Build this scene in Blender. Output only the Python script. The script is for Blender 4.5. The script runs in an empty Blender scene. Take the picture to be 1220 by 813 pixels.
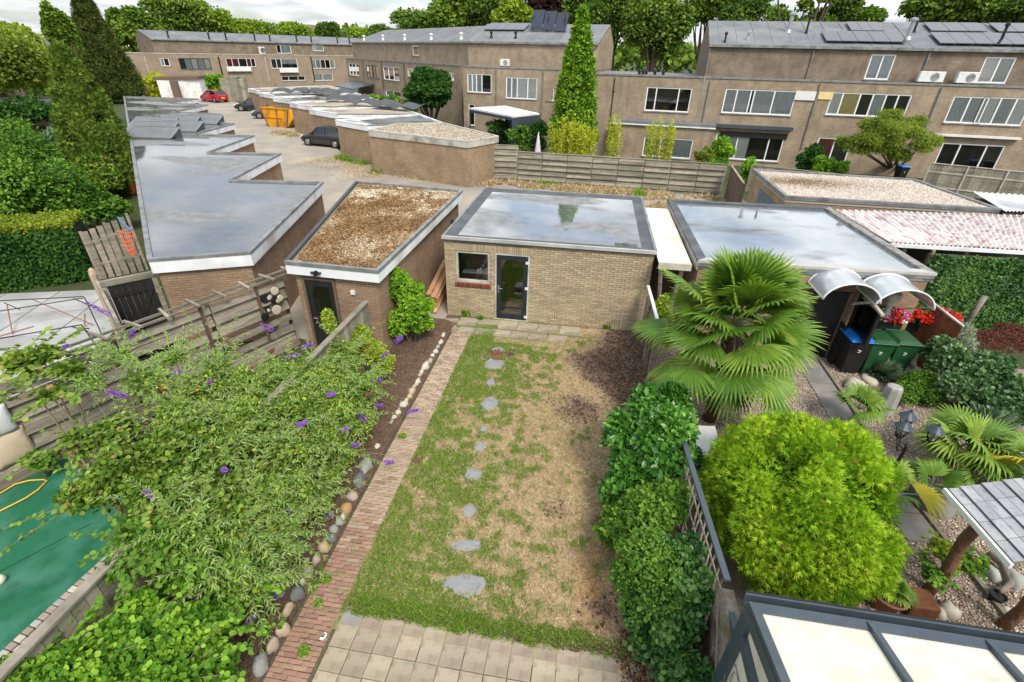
import bpy, math, random
import numpy as np
from mathutils import Vector, Matrix
random.seed(7); RS = np.random.RandomState(11)
SC = bpy.context.scene; COL = SC.collection
rad = math.radians

# ------------------------------------------------------------------ camera
F_PX, PITCH, ROLL, YAW, CAMH = 583.72, 0.5322, 0.0232, 0.1464, 6.848
PW, PH = 1220.0, 813.0
_fw = Vector((0, math.cos(PITCH), -math.sin(PITCH))); _up = Vector((0, math.sin(PITCH), math.cos(PITCH))); _r = Vector((1, 0, 0))
_r, _up = _r*math.cos(ROLL)+_up*math.sin(ROLL), -_r*math.sin(ROLL)+_up*math.cos(ROLL)
_R = Matrix.Rotation(YAW, 3, 'Z'); _fw = _R@_fw; _up = _R@_up; _r = _R@_r
cd = bpy.data.cameras.new('camera'); cam = bpy.data.objects.new('camera', cd); COL.objects.link(cam); SC.camera = cam
cd.sensor_fit = 'HORIZONTAL'; cd.sensor_width = 36.0; cd.lens = F_PX/PW*36.0; cd.clip_start = 0.1; cd.clip_end = 3000
_m = Matrix((_r, _up, -_fw)).transposed().to_4x4(); _m.translation = Vector((0, 0, CAMH)); cam.matrix_world = _m

# ------------------------------------------------------------------ sky, sun, exposure
SUN_EL, SUN_AZ = 50.0, 148.0      # azimuth: compass-like, 0 = +Y, clockwise
W = bpy.data.worlds.new('World'); SC.world = W; W.use_nodes = True
nt = W.node_tree; nt.nodes.clear(); N = nt.nodes.new; L = nt.links.new
out = N('ShaderNodeOutputWorld'); bg = N('ShaderNodeBackground'); bg.inputs[1].default_value = 0.15
sky = N('ShaderNodeTexSky'); sky.sky_type = 'NISHITA'; sky.sun_disc = False
sky.sun_elevation = rad(SUN_EL); sky.sun_rotation = rad(SUN_AZ); sky.air_density = 1.0; sky.dust_density = 1.5; sky.ozone_density = 1.0
tc = N('ShaderNodeTexCoord'); sep = N('ShaderNodeSeparateXYZ'); L(tc.outputs['Generated'], sep.inputs[0])
# project the direction on a cloud layer: xy / (z + k)
mx = N('ShaderNodeMath'); mx.operation = 'MAXIMUM'; mx.inputs[1].default_value = 0.0; L(sep.outputs[2], mx.inputs[0])
ad = N('ShaderNodeMath'); ad.operation = 'ADD'; ad.inputs[1].default_value = 0.16; L(mx.outputs[0], ad.inputs[0])
dv = N('ShaderNodeVectorMath'); dv.operation = 'DIVIDE'; L(tc.outputs['Generated'], dv.inputs[0])
cb = N('ShaderNodeCombineXYZ'); L(ad.outputs[0], cb.inputs[0]); L(ad.outputs[0], cb.inputs[1]); cb.inputs[2].default_value = 1.0; L(cb.outputs[0], dv.inputs[1])
ns = N('ShaderNodeTexNoise'); ns.inputs['Scale'].default_value = 1.35; ns.inputs['Detail'].default_value = 7; ns.inputs['Roughness'].default_value = 0.55; ns.inputs['Distortion'].default_value = 0.25
L(dv.outputs[0], ns.inputs['Vector'])
rp = N('ShaderNodeValToRGB'); rp.color_ramp.elements[0].position = 0.34; rp.color_ramp.elements[1].position = 0.54; L(ns.outputs[0], rp.inputs[0])
ns2 = N('ShaderNodeTexNoise'); ns2.inputs['Scale'].default_value = 2.6; ns2.inputs['Detail'].default_value = 5; L(dv.outputs[0], ns2.inputs['Vector'])
rp2 = N('ShaderNodeValToRGB'); rp2.color_ramp.elements[0].position = 0.35; rp2.color_ramp.elements[0].color = (4.6, 4.8, 5.0, 1); rp2.color_ramp.elements[1].position = 0.65; rp2.color_ramp.elements[1].color = (8.2, 8.3, 8.4, 1)
L(ns2.outputs[0], rp2.inputs[0])
mixw = N('ShaderNodeMix'); mixw.data_type = 'RGBA'; L(rp.outputs[0], mixw.inputs[0]); L(sky.outputs[0], mixw.inputs[6]); L(rp2.outputs[0], mixw.inputs[7])
ov = N('ShaderNodeMapRange'); ov.inputs[1].default_value = 0.0; ov.inputs[2].default_value = 0.85; ov.inputs[3].default_value = 0.66; ov.inputs[4].default_value = 1.15; L(sep.outputs[2], ov.inputs[0])   # an overcast sky is brighter overhead than at the horizon
om = N('ShaderNodeVectorMath'); om.operation = 'SCALE'; L(mixw.outputs[2], om.inputs[0]); L(ov.outputs[0], om.inputs['Scale']); L(om.outputs[0], bg.inputs[0]); L(bg.outputs[0], out.inputs[0])
sd = bpy.data.lights.new('sun', 'SUN'); sd.energy = 2.5; sd.angle = rad(18); sd.color = (1.0, 0.94, 0.83)
sun = bpy.data.objects.new('sun', sd); COL.objects.link(sun)
_sd = Vector((math.sin(rad(SUN_AZ))*math.cos(rad(SUN_EL)), math.cos(rad(SUN_AZ))*math.cos(rad(SUN_EL)), math.sin(rad(SUN_EL))))
sun.rotation_euler = _sd.to_track_quat('Z', 'Y').to_euler()
SC.view_settings.view_transform = 'Standard'; SC.view_settings.look = 'None'; SC.view_settings.gamma = 1.0; SC.view_settings.exposure = 0.6
SC.render.engine = 'CYCLES'; SC.cycles.max_bounces = 6; SC.cycles.transparent_max_bounces = 8

# ------------------------------------------------------------------ measuring the place from the camera
def ray(x, y): return _fw*F_PX + _r*(x-PW/2) - _up*(y-PH/2)
def G(x, y, z=0.0):
    d = ray(x, y); t = (z-CAMH)/d.z; return Vector((d.x*t, d.y*t, z))
def PL(x, y, A, B):
    n = Vector((-(B.y-A.y), B.x-A.x)); d = ray(x, y); t = (A.x*n.x+A.y*n.y)/(d.x*n.x+d.y*n.y)
    return Vector((d.x*t, d.y*t, CAMH+d.z*t))
def SH(x, y, g):
    d = ray(x, y); t = math.hypot(g[0], g[1])/math.hypot(d.x, d.y); return CAMH+d.z*t
def mpp(p): return (Vector(p)-Vector((0, 0, CAMH))).dot(_fw)/F_PX   # metres per photo pixel at p

# ------------------------------------------------------------------ numpy noise
def _h(ix, iy, s):
    n = np.sin(ix*127.1+iy*311.7+s*74.7)*43758.5453; return n-np.floor(n)
def vn(x, y, sc=1.0, s=0):
    x = np.asarray(x, float)*sc; y = np.asarray(y, float)*sc; ix = np.floor(x); iy = np.floor(y); fx = x-ix; fy = y-iy
    fx = fx*fx*(3-2*fx); fy = fy*fy*(3-2*fy)
    return (_h(ix, iy, s)*(1-fx)+_h(ix+1, iy, s)*fx)*(1-fy)+(_h(ix, iy+1, s)*(1-fx)+_h(ix+1, iy+1, s)*fx)*fy
def fbm(x, y, sc=1.0, s=0, o=4):
    v = 0; a = 0.5
    for i in range(o): v = v+a*vn(x, y, sc*2**i, s+i*3.1); a *= 0.5
    return v/(1-0.5**o)

# ------------------------------------------------------------------ materials
MATS = {}
def newmat(name):
    m = bpy.data.materials.new(name); m.use_nodes = True; t = m.node_tree; t.nodes.clear()
    o = t.nodes.new('ShaderNodeOutputMaterial'); b = t.nodes.new('ShaderNodeBsdfPrincipled'); t.links.new(b.outputs[0], o.inputs[0])
    MATS[name] = m; return m, t, b, o
def c4(c): return (c[0], c[1], c[2], 1)
def M(name, c1, c2=None, c3=None, scale=6, rough=0.8, bump=0.3, bscale=None, bdist=0.01, metal=0.0, coord='Object', rnd=0.0, detail=6, spec=0.3, stain=None, stsc=0.7, objrnd=0.0, stretch=None):
    """mixed-noise surface; rnd: brightness spread by per-face attribute; objrnd: by object"""
    m, t, b, o = newmat(name); N = t.nodes.new; L = t.links.new
    tc = N('ShaderNodeTexCoord'); src = tc.outputs[coord]
    if stretch:
        mp = N('ShaderNodeMapping'); mp.inputs['Scale'].default_value = stretch; L(src, mp.inputs[0]); src = mp.outputs[0]
    n1 = N('ShaderNodeTexNoise'); n1.inputs['Scale'].default_value = scale; n1.inputs['Detail'].default_value = detail; n1.inputs['Roughness'].default_value = 0.6; L(src, n1.inputs['Vector'])
    c2 = c2 or tuple(v*0.8 for v in c1); r = N('ShaderNodeValToRGB'); r.color_ramp.elements[0].position = 0.32; r.color_ramp.elements[1].position = 0.68
    r.color_ramp.elements[0].color = c4(c1); r.color_ramp.elements[1].color = c4(c2)
    if c3: e = r.color_ramp.elements.new(0.5); e.color = c4(c3)
    L(n1.outputs[0], r.inputs[0]); col = r.outputs[0]
    if stain:
        n3 = N('ShaderNodeTexNoise'); n3.inputs['Scale'].default_value = stsc; n3.inputs['Detail'].default_value = 5; L(src, n3.inputs['Vector'])
        r3 = N('ShaderNodeValToRGB'); r3.color_ramp.elements[0].position = 0.45; r3.color_ramp.elements[1].position = 0.72; L(n3.outputs[0], r3.inputs[0])
        mx = N('ShaderNodeMix'); mx.data_type = 'RGBA'; L(r3.outputs[0], mx.inputs[0]); L(col, mx.inputs[6]); mx.inputs[7].default_value = c4(stain); col = mx.outputs[2]
    if rnd or objrnd:
        if rnd:
            at = N('ShaderNodeAttribute'); at.attribute_name = 'rnd'; v = at.outputs['Fac']; am = rnd
        else:
            oi = N('ShaderNodeObjectInfo'); v = oi.outputs['Random']; am = objrnd
        mr = N('ShaderNodeMapRange'); mr.inputs[3].default_value = 1-am; mr.inputs[4].default_value = 1+am; L(v, mr.inputs[0])
        hs = N('ShaderNodeHueSaturation'); L(mr.outputs[0], hs.inputs['Value']); L(col, hs.inputs['Color'])
        mh = N('ShaderNodeMapRange'); mh.inputs[3].default_value = 0.49; mh.inputs[4].default_value = 0.515
        fr = N('ShaderNodeMath'); fr.operation = 'MULTIPLY'; fr.inputs[1].default_value = 7.3; L(v, fr.inputs[0]); f2 = N('ShaderNodeMath'); f2.operation = 'FRACT'; L(fr.outputs[0], f2.inputs[0]); L(f2.outputs[0], mh.inputs[0]); L(mh.outputs[0], hs.inputs['Hue'])
        col = hs.outputs[0]
    L(col, b.inputs['Base Color']); b.inputs['Roughness'].default_value = rough; b.inputs['Metallic'].default_value = metal; b.inputs['Specular IOR Level'].default_value = spec
    if bump:
        n2 = N('ShaderNodeTexNoise'); n2.inputs['Scale'].default_value = bscale or scale*5; n2.inputs['Detail'].default_value = 5; L(src, n2.inputs['Vector'])
        bp = N('ShaderNodeBump'); bp.inputs['Strength'].default_value = bump; bp.inputs['Distance'].default_value = bdist; L(n2.outputs[0], bp.inputs['Height']); L(bp.outputs[0], b.inputs['Normal'])
    return m
def brickmat(name, c1, c2, mortar, bw=0.22, bh=0.0625, ms=0.011, stain=None, var=0.35, bump=0.6, vertical=False):
    m, t, b, o = newmat(name); N = t.nodes.new; L = t.links.new
    tc = N('ShaderNodeTexCoord'); src = tc.outputs['UV']
    br = N('ShaderNodeTexBrick'); br.inputs['Scale'].default_value = 1.0; br.inputs['Brick Width'].default_value = bw; br.inputs['Row Height'].default_value = bh
    br.inputs['Mortar Size'].default_value = ms; br.inputs['Mortar Smooth'].default_value = 0.2; br.inputs['Bias'].default_value = 0.0
    br.inputs['Color1'].default_value = c4(c1); br.inputs['Color2'].default_value = c4(c2); br.inputs['Mortar'].default_value = c4(mortar); L(src, br.inputs['Vector'])
    n = N('ShaderNodeTexNoise'); n.inputs['Scale'].default_value = 0.9; n.inputs['Detail'].default_value = 8; n.inputs['Roughness'].default_value = 0.65; L(src, n.inputs['Vector'])
    mr = N('ShaderNodeMapRange'); mr.inputs[1].default_value = 0.3; mr.inputs[2].default_value = 0.7; mr.inputs[3].default_value = 1-var; mr.inputs[4].default_value = 1+var*0.7; L(n.outputs[0], mr.inputs[0])
    hs = N('ShaderNodeHueSaturation'); L(br.outputs[0], hs.inputs['Color']); L(mr.outputs[0], hs.inputs['Value']); col = hs.outputs[0]
    if stain:
        mp = N('ShaderNodeMapping'); mp.inputs['Scale'].default_value = (2.2, 0.35, 1); L(src, mp.inputs[0])
        n3 = N('ShaderNodeTexNoise'); n3.inputs['Scale'].default_value = 1.0; n3.inputs['Detail'].default_value = 6; L(mp.outputs[0], n3.inputs['Vector'])
        r3 = N('ShaderNodeValToRGB'); r3.color_ramp.elements[0].position = 0.5; r3.color_ramp.elements[1].position = 0.8; r3.color_ramp.elements[1].color = (.8, .8, .8, 1); L(n3.outputs[0], r3.inputs[0])
        mx = N('ShaderNodeMix'); mx.data_type = 'RGBA'; L(r3.outputs[0], mx.inputs[0]); L(col, mx.inputs[6]); mx.inputs[7].default_value = c4(stain); col = mx.outputs[2]
    L(col, b.inputs['Base Color']); b.inputs['Roughness'].default_value = 0.9; b.inputs['Specular IOR Level'].default_value = 0.15
    bp = N('ShaderNodeBump'); bp.invert = True; bp.inputs['Strength'].default_value = bump; bp.inputs['Distance'].default_value = 0.01; L(br.outputs[1], bp.inputs['Height']); L(bp.outputs[0], b.inputs['Normal'])
    return m
def leafmat(name, dark, mid, light, trans=0.22, rough=0.6, accent=None, spec=0.12):
    m, t, b, o = newmat(name); N = t.nodes.new; L = t.links.new
    at = N('ShaderNodeAttribute'); at.attribute_name = 'rnd'
    r = N('ShaderNodeValToRGB'); e = r.color_ramp.elements; e[0].position = 0.0; e[0].color = c4(dark); e[1].position = 0.92; e[1].color = c4(light)
    k = e.new(0.45); k.color = c4(mid)
    if accent: k = e.new(0.985); k.color = c4(accent)
    L(at.outputs['Fac'], r.inputs[0]); L(r.outputs[0], b.inputs['Base Color']); b.inputs['Roughness'].default_value = rough; b.inputs['Specular IOR Level'].default_value = spec
    tr = N('ShaderNodeBsdfTranslucent'); mxc = N('ShaderNodeMix'); mxc.data_type = 'RGBA'; mxc.blend_type = 'MULTIPLY'; mxc.inputs[0].default_value = 1; L(r.outputs[0], mxc.inputs[6]); mxc.inputs[7].default_value = (1.3, 1.5, 0.6, 1); L(mxc.outputs[2], tr.inputs[0])
    ms = N('ShaderNodeMixShader'); ms.inputs[0].default_value = trans; L(b.outputs[0], ms.inputs[1]); L(tr.outputs[0], ms.inputs[2]); L(ms.outputs[0], o.inputs[0])
    return m
def colmat(name, rough=0.9, bump=0.5, bscale=60, bdist=0.02, nscale=25, namt=0.3):
    """ground whose colour map is a per-vertex colour of the ground itself (grass, straw, soil)"""
    m, t, b, o = newmat(name); N = t.nodes.new; L = t.links.new
    at = N('ShaderNodeAttribute'); at.attribute_name = 'col'; tc = N('ShaderNodeTexCoord')
    n = N('ShaderNodeTexNoise'); n.inputs['Scale'].default_value = nscale; n.inputs['Detail'].default_value = 6; n.inputs['Roughness'].default_value = 0.7; L(tc.outputs['Object'], n.inputs['Vector'])
    mr = N('ShaderNodeMapRange'); mr.inputs[1].default_value = 0.3; mr.inputs[2].default_value = 0.7; mr.inputs[3].default_value = 1-namt; mr.inputs[4].default_value = 1+namt; L(n.outputs[0], mr.inputs[0])
    hs = N('ShaderNodeHueSaturation'); L(at.outputs['Color'], hs.inputs['Color']); L(mr.outputs[0], hs.inputs['Value']); L(hs.outputs[0], b.inputs['Base Color'])
    b.inputs['Roughness'].default_value = rough; b.inputs['Specular IOR Level'].default_value = 0.15
    n2 = N('ShaderNodeTexNoise'); n2.inputs['Scale'].default_value = bscale; n2.inputs['Detail'].default_value = 4; L(tc.outputs['Object'], n2.inputs['Vector'])
    bp = N('ShaderNodeBump'); bp.inputs['Strength'].default_value = bump; bp.inputs['Distance'].default_value = bdist; L(n2.outputs[0], bp.inputs['Height']); L(bp.outputs[0], b.inputs['Normal'])
    return m
def glassmat(name, tint=(0.97, 0.98, 0.98), refl=0.06):
    m, t, b, o = newmat(name); N = t.nodes.new; L = t.links.new
    tr = N('ShaderNodeBsdfTransparent'); tr.inputs[0].default_value = c4(tint); gl = N('ShaderNodeBsdfGlossy'); gl.inputs['Roughness'].default_value = 0.03
    fr = N('ShaderNodeFresnel'); fr.inputs[0].default_value = 1.38; ad = N('ShaderNodeMath'); ad.operation = 'ADD'; ad.inputs[1].default_value = refl*0.7; ad.use_clamp = True; L(fr.outputs[0], ad.inputs[0])
    ms = N('ShaderNodeMixShader'); L(ad.outputs[0], ms.inputs[0]); L(tr.outputs[0], ms.inputs[1]); L(gl.outputs[0], ms.inputs[2]); L(ms.outputs[0], o.inputs[0]); return m
def wetroof(name, dry, wet, thresh=0.5, fm=1.1, scale=0.35, off=(0, 0, 0), tint=(1, 1, 1), gloss=0.5, sharp=0.05, seams=True):
    """bitumen sheet with standing rain water: the puddles are smooth and mirror the sky"""
    m, t, b, o = newmat(name); N = t.nodes.new; L = t.links.new
    tc = N('ShaderNodeTexCoord'); mp = N('ShaderNodeMapping'); mp.inputs['Location'].default_value = off; mp.inputs['Scale'].default_value = (0.6, 1.3, 1); L(tc.outputs['UV'], mp.inputs[0])
    n = N('ShaderNodeTexNoise'); n.inputs['Scale'].default_value = scale; n.inputs['Detail'].default_value = 6; n.inputs['Roughness'].default_value = 0.55; n.inputs['Distortion'].default_value = 0.3; L(mp.outputs[0], n.inputs['Vector'])
    r = N('ShaderNodeValToRGB'); r.color_ramp.elements[0].position = thresh-sharp; r.color_ramp.elements[1].position = thresh+sharp; L(n.outputs[0], r.inputs[0])
    cm = N('ShaderNodeMix'); cm.data_type = 'RGBA'; L(r.outputs[0], cm.inputs[0]); cm.inputs[6].default_value = c4(dry); cm.inputs[7].default_value = c4(wet)
    n2 = N('ShaderNodeTexNoise'); n2.inputs['Scale'].default_value = 3.0; n2.inputs['Detail'].default_value = 6; L(tc.outputs['UV'], n2.inputs['Vector'])
    mr = N('ShaderNodeMapRange'); mr.inputs[1].default_value = 0.3; mr.inputs[2].default_value = 0.7; mr.inputs[3].default_value = 0.75; mr.inputs[4].default_value = 1.25; L(n2.outputs[0], mr.inputs[0])
    hs = N('ShaderNodeHueSaturation'); L(cm.outputs[2], hs.inputs['Color']); L(mr.outputs[0], hs.inputs['Value']); L(hs.outputs[0], b.inputs['Base Color'])
    b.inputs['Roughness'].default_value = 0.75
    n3 = N('ShaderNodeTexNoise'); n3.inputs['Scale'].default_value = 60; L(tc.outputs['UV'], n3.inputs['Vector'])
    bp = N('ShaderNodeBump'); bp.inputs['Strength'].default_value = 0.3; bp.inputs['Distance'].default_value = 0.004; L(n3.outputs[0], bp.inputs['Height']); L(bp.outputs[0], b.inputs['Normal'])
    gl = N('ShaderNodeBsdfGlossy'); gl.inputs['Roughness'].default_value = 0.02; gl.inputs[0].default_value = c4(tint)
    nw = N('ShaderNodeTexNoise'); nw.inputs['Scale'].default_value = 7; nw.inputs['Detail'].default_value = 3; L(tc.outputs['UV'], nw.inputs['Vector'])
    bw = N('ShaderNodeBump'); bw.inputs['Strength'].default_value = 0.08; bw.inputs['Distance'].default_value = 0.004; L(nw.outputs[0], bw.inputs['Height']); L(bw.outputs[0], gl.inputs['Normal'])
    lw = N('ShaderNodeFresnel'); lw.inputs[0].default_value = 1.9
    md = N('ShaderNodeMath'); md.operation = 'MULTIPLY_ADD'; md.inputs[1].default_value = fm; md.inputs[2].default_value = gloss*0.5; md.use_clamp = True; L(lw.outputs[0], md.inputs[0])
    mm = N('ShaderNodeMath'); mm.operation = 'MULTIPLY'; L(md.outputs[0], mm.inputs[0]); L(r.outputs[0], mm.inputs[1])
    ms = N('ShaderNodeMixShader'); L(mm.outputs[0], ms.inputs[0]); L(b.outputs[0], ms.inputs[1]); L(gl.outputs[0], ms.inputs[2]); L(ms.outputs[0], o.inputs[0]); return m

# ------------------------------------------------------------------ mesh helpers
class MB:
    def __init__(s): s.v = []; s.f = []; s.m = []
    def add(s, vs, fs, mi=0):
        o = len(s.v); s.v += [tuple(p) for p in vs]; s.f += [tuple(i+o for i in f) for f in fs]; s.m += [mi]*len(fs); return s
    def box(s, x0, y0, z0, x1, y1, z1, mi=0, rz=0.0, piv=None):
        vs = [Vector((x, y, z)) for z in (z0, z1) for (x, y) in ((x0, y0), (x1, y0), (x1, y1), (x0, y1))]
        if rz:
            pv = Vector(piv) if piv else Vector(((x0+x1)/2, (y0+y1)/2, 0)); R = Matrix.Rotation(rz, 3, 'Z'); vs = [R@(v-pv)+pv for v in vs]
        return s.add(vs, [(3, 2, 1, 0), (4, 5, 6, 7), (0, 1, 5, 4), (1, 2, 6, 5), (2, 3, 7, 6), (3, 0, 4, 7)], mi)
    def ob(s, c, X, Y, Z, mi=0):   # oriented box by half vectors
        c = Vector(c); X = Vector(X); Y = Vector(Y); Z = Vector(Z)
        vs = [c+X*a+Y*b+Z*d for d in (-1, 1) for (a, b) in ((-1, -1), (1, -1), (1, 1), (-1, 1))]
        return s.add(vs, [(3, 2, 1, 0), (4, 5, 6, 7), (0, 1, 5, 4), (1, 2, 6, 5), (2, 3, 7, 6), (3, 0, 4, 7)], mi)
    def beam(s, p, q, w, h, mi=0, up=(0, 0, 1)):
        p = Vector(p); q = Vector(q); d = q-p; up = Vector(up)
        if abs(d.normalized().dot(up)) > 0.98: up = Vector((0, 1, 0))
        X = d.cross(up).normalized()*w/2; Z = X.cross(d).normalized()*h/2
        return s.ob((p+q)/2, X, d/2, Z, mi)
    def prism(s, poly, z0, z1, mi=0, mtop=None):
        n = len(poly); a = sum(poly[i][0]*poly[(i+1) % n][1]-poly[(i+1) % n][0]*poly[i][1] for i in range(n))
        if a < 0: poly = list(poly)[::-1]
        vs = [(p[0], p[1], z0) for p in poly]+[(p[0], p[1], z1) for p in poly]
        s.add(vs, [tuple(range(n-1, -1, -1))]+[(i, (i+1) % n, (i+1) % n+n, i+n) for i in range(n)], mi)
        return s.add([(p[0], p[1], z1) for p in poly], [tuple(range(n))], mi if mtop is None else mtop)
    def tube(s, pts, rs, n=6, mi=0, cap=True):
        pts = [Vector(p) for p in pts]; rs = rs if isinstance(rs, (list, tuple)) else [rs]*len(pts); o = []; X = None
        for i, p in enumerate(pts):
            d = (pts[min(i+1, len(pts)-1)]-pts[max(i-1, 0)]).normalized()
            if X is None: X = d.cross(Vector((0, 0, 1)) if abs(d.z) < 0.9 else Vector((1, 0, 0))).normalized()
            else:
                X = (X-d*X.dot(d)).normalized()
            Y = d.cross(X); o += [p+(X*math.cos(2*math.pi*k/n)+Y*math.sin(2*math.pi*k/n))*rs[i] for k in range(n)]
        fs = [(i*n+k, i*n+(k+1) % n, (i+1)*n+(k+1) % n, (i+1)*n+k) for i in range(len(pts)-1) for k in range(n)]
        if cap: fs += [tuple(range(n-1, -1, -1)), tuple(range((len(pts)-1)*n, len(pts)*n))]
        return s.add(o, fs, mi)
    def lathe(s, prof, c, n=16, mi=0):
        c = Vector(c); o = [c+Vector((r*math.cos(2*math.pi*k/n), r*math.sin(2*math.pi*k/n), z)) for r, z in prof for k in range(n)]
        return s.add(o, [(i*n+k, i*n+(k+1) % n, (i+1)*n+(k+1) % n, (i+1)*n+k) for i in range(len(prof)-1) for k in range(n)]+[tuple(range(n-1, -1, -1)), tuple(range((len(prof)-1)*n, len(prof)*n))], mi)
    def quad(s, a, b, c, d, mi=0): return s.add([a, b, c, d], [(0, 1, 2, 3)], mi)
    def build(s, name, mats, parent=None, smooth=False, bevel=0.0, **kw):
        mats = mats if isinstance(mats, (list, tuple)) else [mats]; me = bpy.data.meshes.new(name)
        off = Vector(parent.get('_o', (0, 0, 0))) if parent else Vector((0, 0, 0))
        org = Vector((0, 0, 0))
        if not parent:   # origin at base centre
            xs = [p[0] for p in s.v]; ys = [p[1] for p in s.v]; zs = [p[2] for p in s.v]; org = Vector(((min(xs)+max(xs))/2, (min(ys)+max(ys))/2, min(zs))); off = org
        me.from_pydata([(p[0]-off.x, p[1]-off.y, p[2]-off.z) for p in s.v], [], s.f)
        for m_ in mats: me.materials.append(m_)
        me.polygons.foreach_set('material_index', s.m)
        if smooth: me.polygons.foreach_set('use_smooth', [True]*len(s.f))
        uvs(me, off); me.update()
        o = bpy.data.objects.new(name, me); COL.objects.link(o); o.location = org
        if parent: o.parent = parent; o['_o'] = tuple(off)
        if bevel: b = o.modifiers.new('bevel', 'BEVEL'); b.width = bevel; b.segments = 2; b.limit_method = 'ANGLE'
        tag(o, **kw); return o
def uvs(me, off):
    uv = me.uv_layers.new(name='UVMap'); nl = len(me.loops); d = np.zeros(nl*2)
    co = np.zeros(len(me.vertices)*3); me.vertices.foreach_get('co', co); co = co.reshape(-1, 3)+np.array(off)
    for p in me.polygons:
        n = p.normal
        for li in p.loop_indices:
            v = co[me.loops[li].vertex_index]
            if abs(n.z) > 0.75: d[li*2] = v[0]; d[li*2+1] = v[1]
            else:
                h = math.hypot(n.x, n.y); tx, ty = -n.y/h, n.x/h; d[li*2] = v[0]*tx+v[1]*ty; d[li*2+1] = v[2]
    uv.data.foreach_set('uv', d)
def tag(o, label=None, cat=None, group=None, kind=None):
    if label: o['label'] = label
    if cat: o['category'] = cat
    if group: o['group'] = group
    if kind: o['kind'] = kind
    return o
def thing(name, label, cat, loc=(0, 0, 0), group=None):
    o = bpy.data.objects.new(name, None); o.empty_display_size = 0.2; COL.objects.link(o); o.location = loc; o['_o'] = tuple(loc)
    return tag(o, label, cat, group)
def link(name, me, parent, loc, rot=(0, 0, 0), scale=(1, 1, 1), **kw):
    o = bpy.data.objects.new(name, me); COL.objects.link(o); off = Vector(parent['_o']) if parent and '_o' in parent else Vector((0, 0, 0))
    o.location = Vector(loc)-off; o.rotation_euler = rot; o.scale = scale
    if parent: o.parent = parent
    tag(o, **kw); return o
def npmesh(name, V, Fc, rnd, mat, parent=None, col=None, smooth=False, loc=None, **kw):
    """V (n,3) verts, Fc (m,k) faces with a fixed corner count, rnd (m,) per-face value"""
    me = bpy.data.meshes.new(name); V = np.asarray(V, float); Fc = np.asarray(Fc, np.int32); m, k = Fc.shape
    if parent is not None: V = V-np.array(parent.get('_o', (0, 0, 0)))
    org = Vector((0, 0, 0))
    if parent is None and kw.get('cat'):
        a = V.min(0); b = V.max(0); org = Vector(((a[0]+b[0])/2, (a[1]+b[1])/2, a[2])); V = V-np.array(org)
    me.vertices.add(len(V)); me.vertices.foreach_set('co', V.ravel()); me.loops.add(m*k); me.loops.foreach_set('vertex_index', Fc.ravel())
    me.polygons.add(m); me.polygons.foreach_set('loop_start', np.arange(m)*k)
    if smooth: me.polygons.foreach_set('use_smooth', np.ones(m, bool))
    me.update(calc_edges=True)
    if rnd is not None: a = me.attributes.new('rnd', 'FLOAT', 'FACE'); a.data.foreach_set('value', np.asarray(rnd, float))
    if col is not None: a = me.attributes.new('col', 'FLOAT_COLOR', 'POINT'); a.data.foreach_set('color', np.c_[col, np.ones(len(V))].ravel())
    me.materials.append(mat); o = bpy.data.objects.new(name, me); COL.objects.link(o); o.location = org
    if parent is not None: o.parent = parent; o['_o'] = tuple(parent.get('_o', (0, 0, 0)))
    tag(o, **kw); return o
def unit(a): return a/np.maximum(np.linalg.norm(a, axis=-1, keepdims=True), 1e-9)
TPL = {   # leaf outlines: x across, y along, z lift
 'ovate': (np.array([[0, 0, 0], [.30, .28, .07], [.26, .66, .06], [0, 1, -.06], [-.26, .66, .06], [-.30, .28, .07]]), [[0, 1, 2, 3], [0, 3, 4, 5]]),
 'round': (np.array([[0, 0, 0], [.42, .30, .06], [.36, .75, .05], [0, 1, -.04], [-.36, .75, .05], [-.42, .30, .06]]), [[0, 1, 2, 3], [0, 3, 4, 5]]),
 'lance': (np.array([[0, 0, 0], [.13, .30, .04], [.09, .68, .00], [0, 1, -.16], [-.09, .68, .00], [-.13, .30, .04]]), [[0, 1, 2, 3], [0, 3, 4, 5]]),
 'fern': (np.array([[0, 0, 0], [.06, .5, .02], [0, 1, -.08], [-.06, .5, .02], [.02, .12, 0], [.22, .40, .02], [.40, .74, -.06], [.12, .45, .0], [-.02, .12, 0], [-.12, .45, 0], [-.40, .74, -.06], [-.22, .40, .02]]), [[0, 1, 2, 3], [4, 5, 6, 7], [8, 9, 10, 11]]),
 'blade': (np.array([[.05, 0, 0], [.035, .55, .03], [0, 1, -.12], [-.05, 0, 0]]), [[0, 1, 2, 3]]),
 'spray': (np.array([[0, 0, 0], [.22, .35, .03], [.08, .5, 0], [.20, .8, .0], [0, 1, -.1], [-.20, .8, 0], [-.08, .5, 0], [-.22, .35, .03]]), [[0, 1, 2, 3], [0, 3, 4, 5], [0, 5, 6, 7]]),
 'far': (np.array([[0, 0, 0], [.45, .5, .1], [0, 1, 0], [-.45, .5, .1]]), [[0, 1, 2, 3]]),
}
def leaves(P, D, Nn, size, shape):
    """P positions, D growth directions, Nn face normals -> V, F"""
    T, TF = TPL[shape]; TF = np.array(TF); n = len(P); D = unit(D); X = unit(np.cross(D, Nn)); Z = np.cross(X, D); size = np.asarray(size)*np.ones(n)
    V = P[:, None, :]+size[:, None, None]*(T[None, :, 0:1]*X[:, None, :]+T[None, :, 1:2]*D[:, None, :]+T[None, :, 2:3]*Z[:, None, :])
    Fc = TF[None]+(np.arange(n)*len(T))[:, None, None]
    return V.reshape(-1, 3), Fc.reshape(-1, TF.shape[1]), len(TF)
def randdir(n): return unit(RS.normal(size=(n, 3)))
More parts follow.
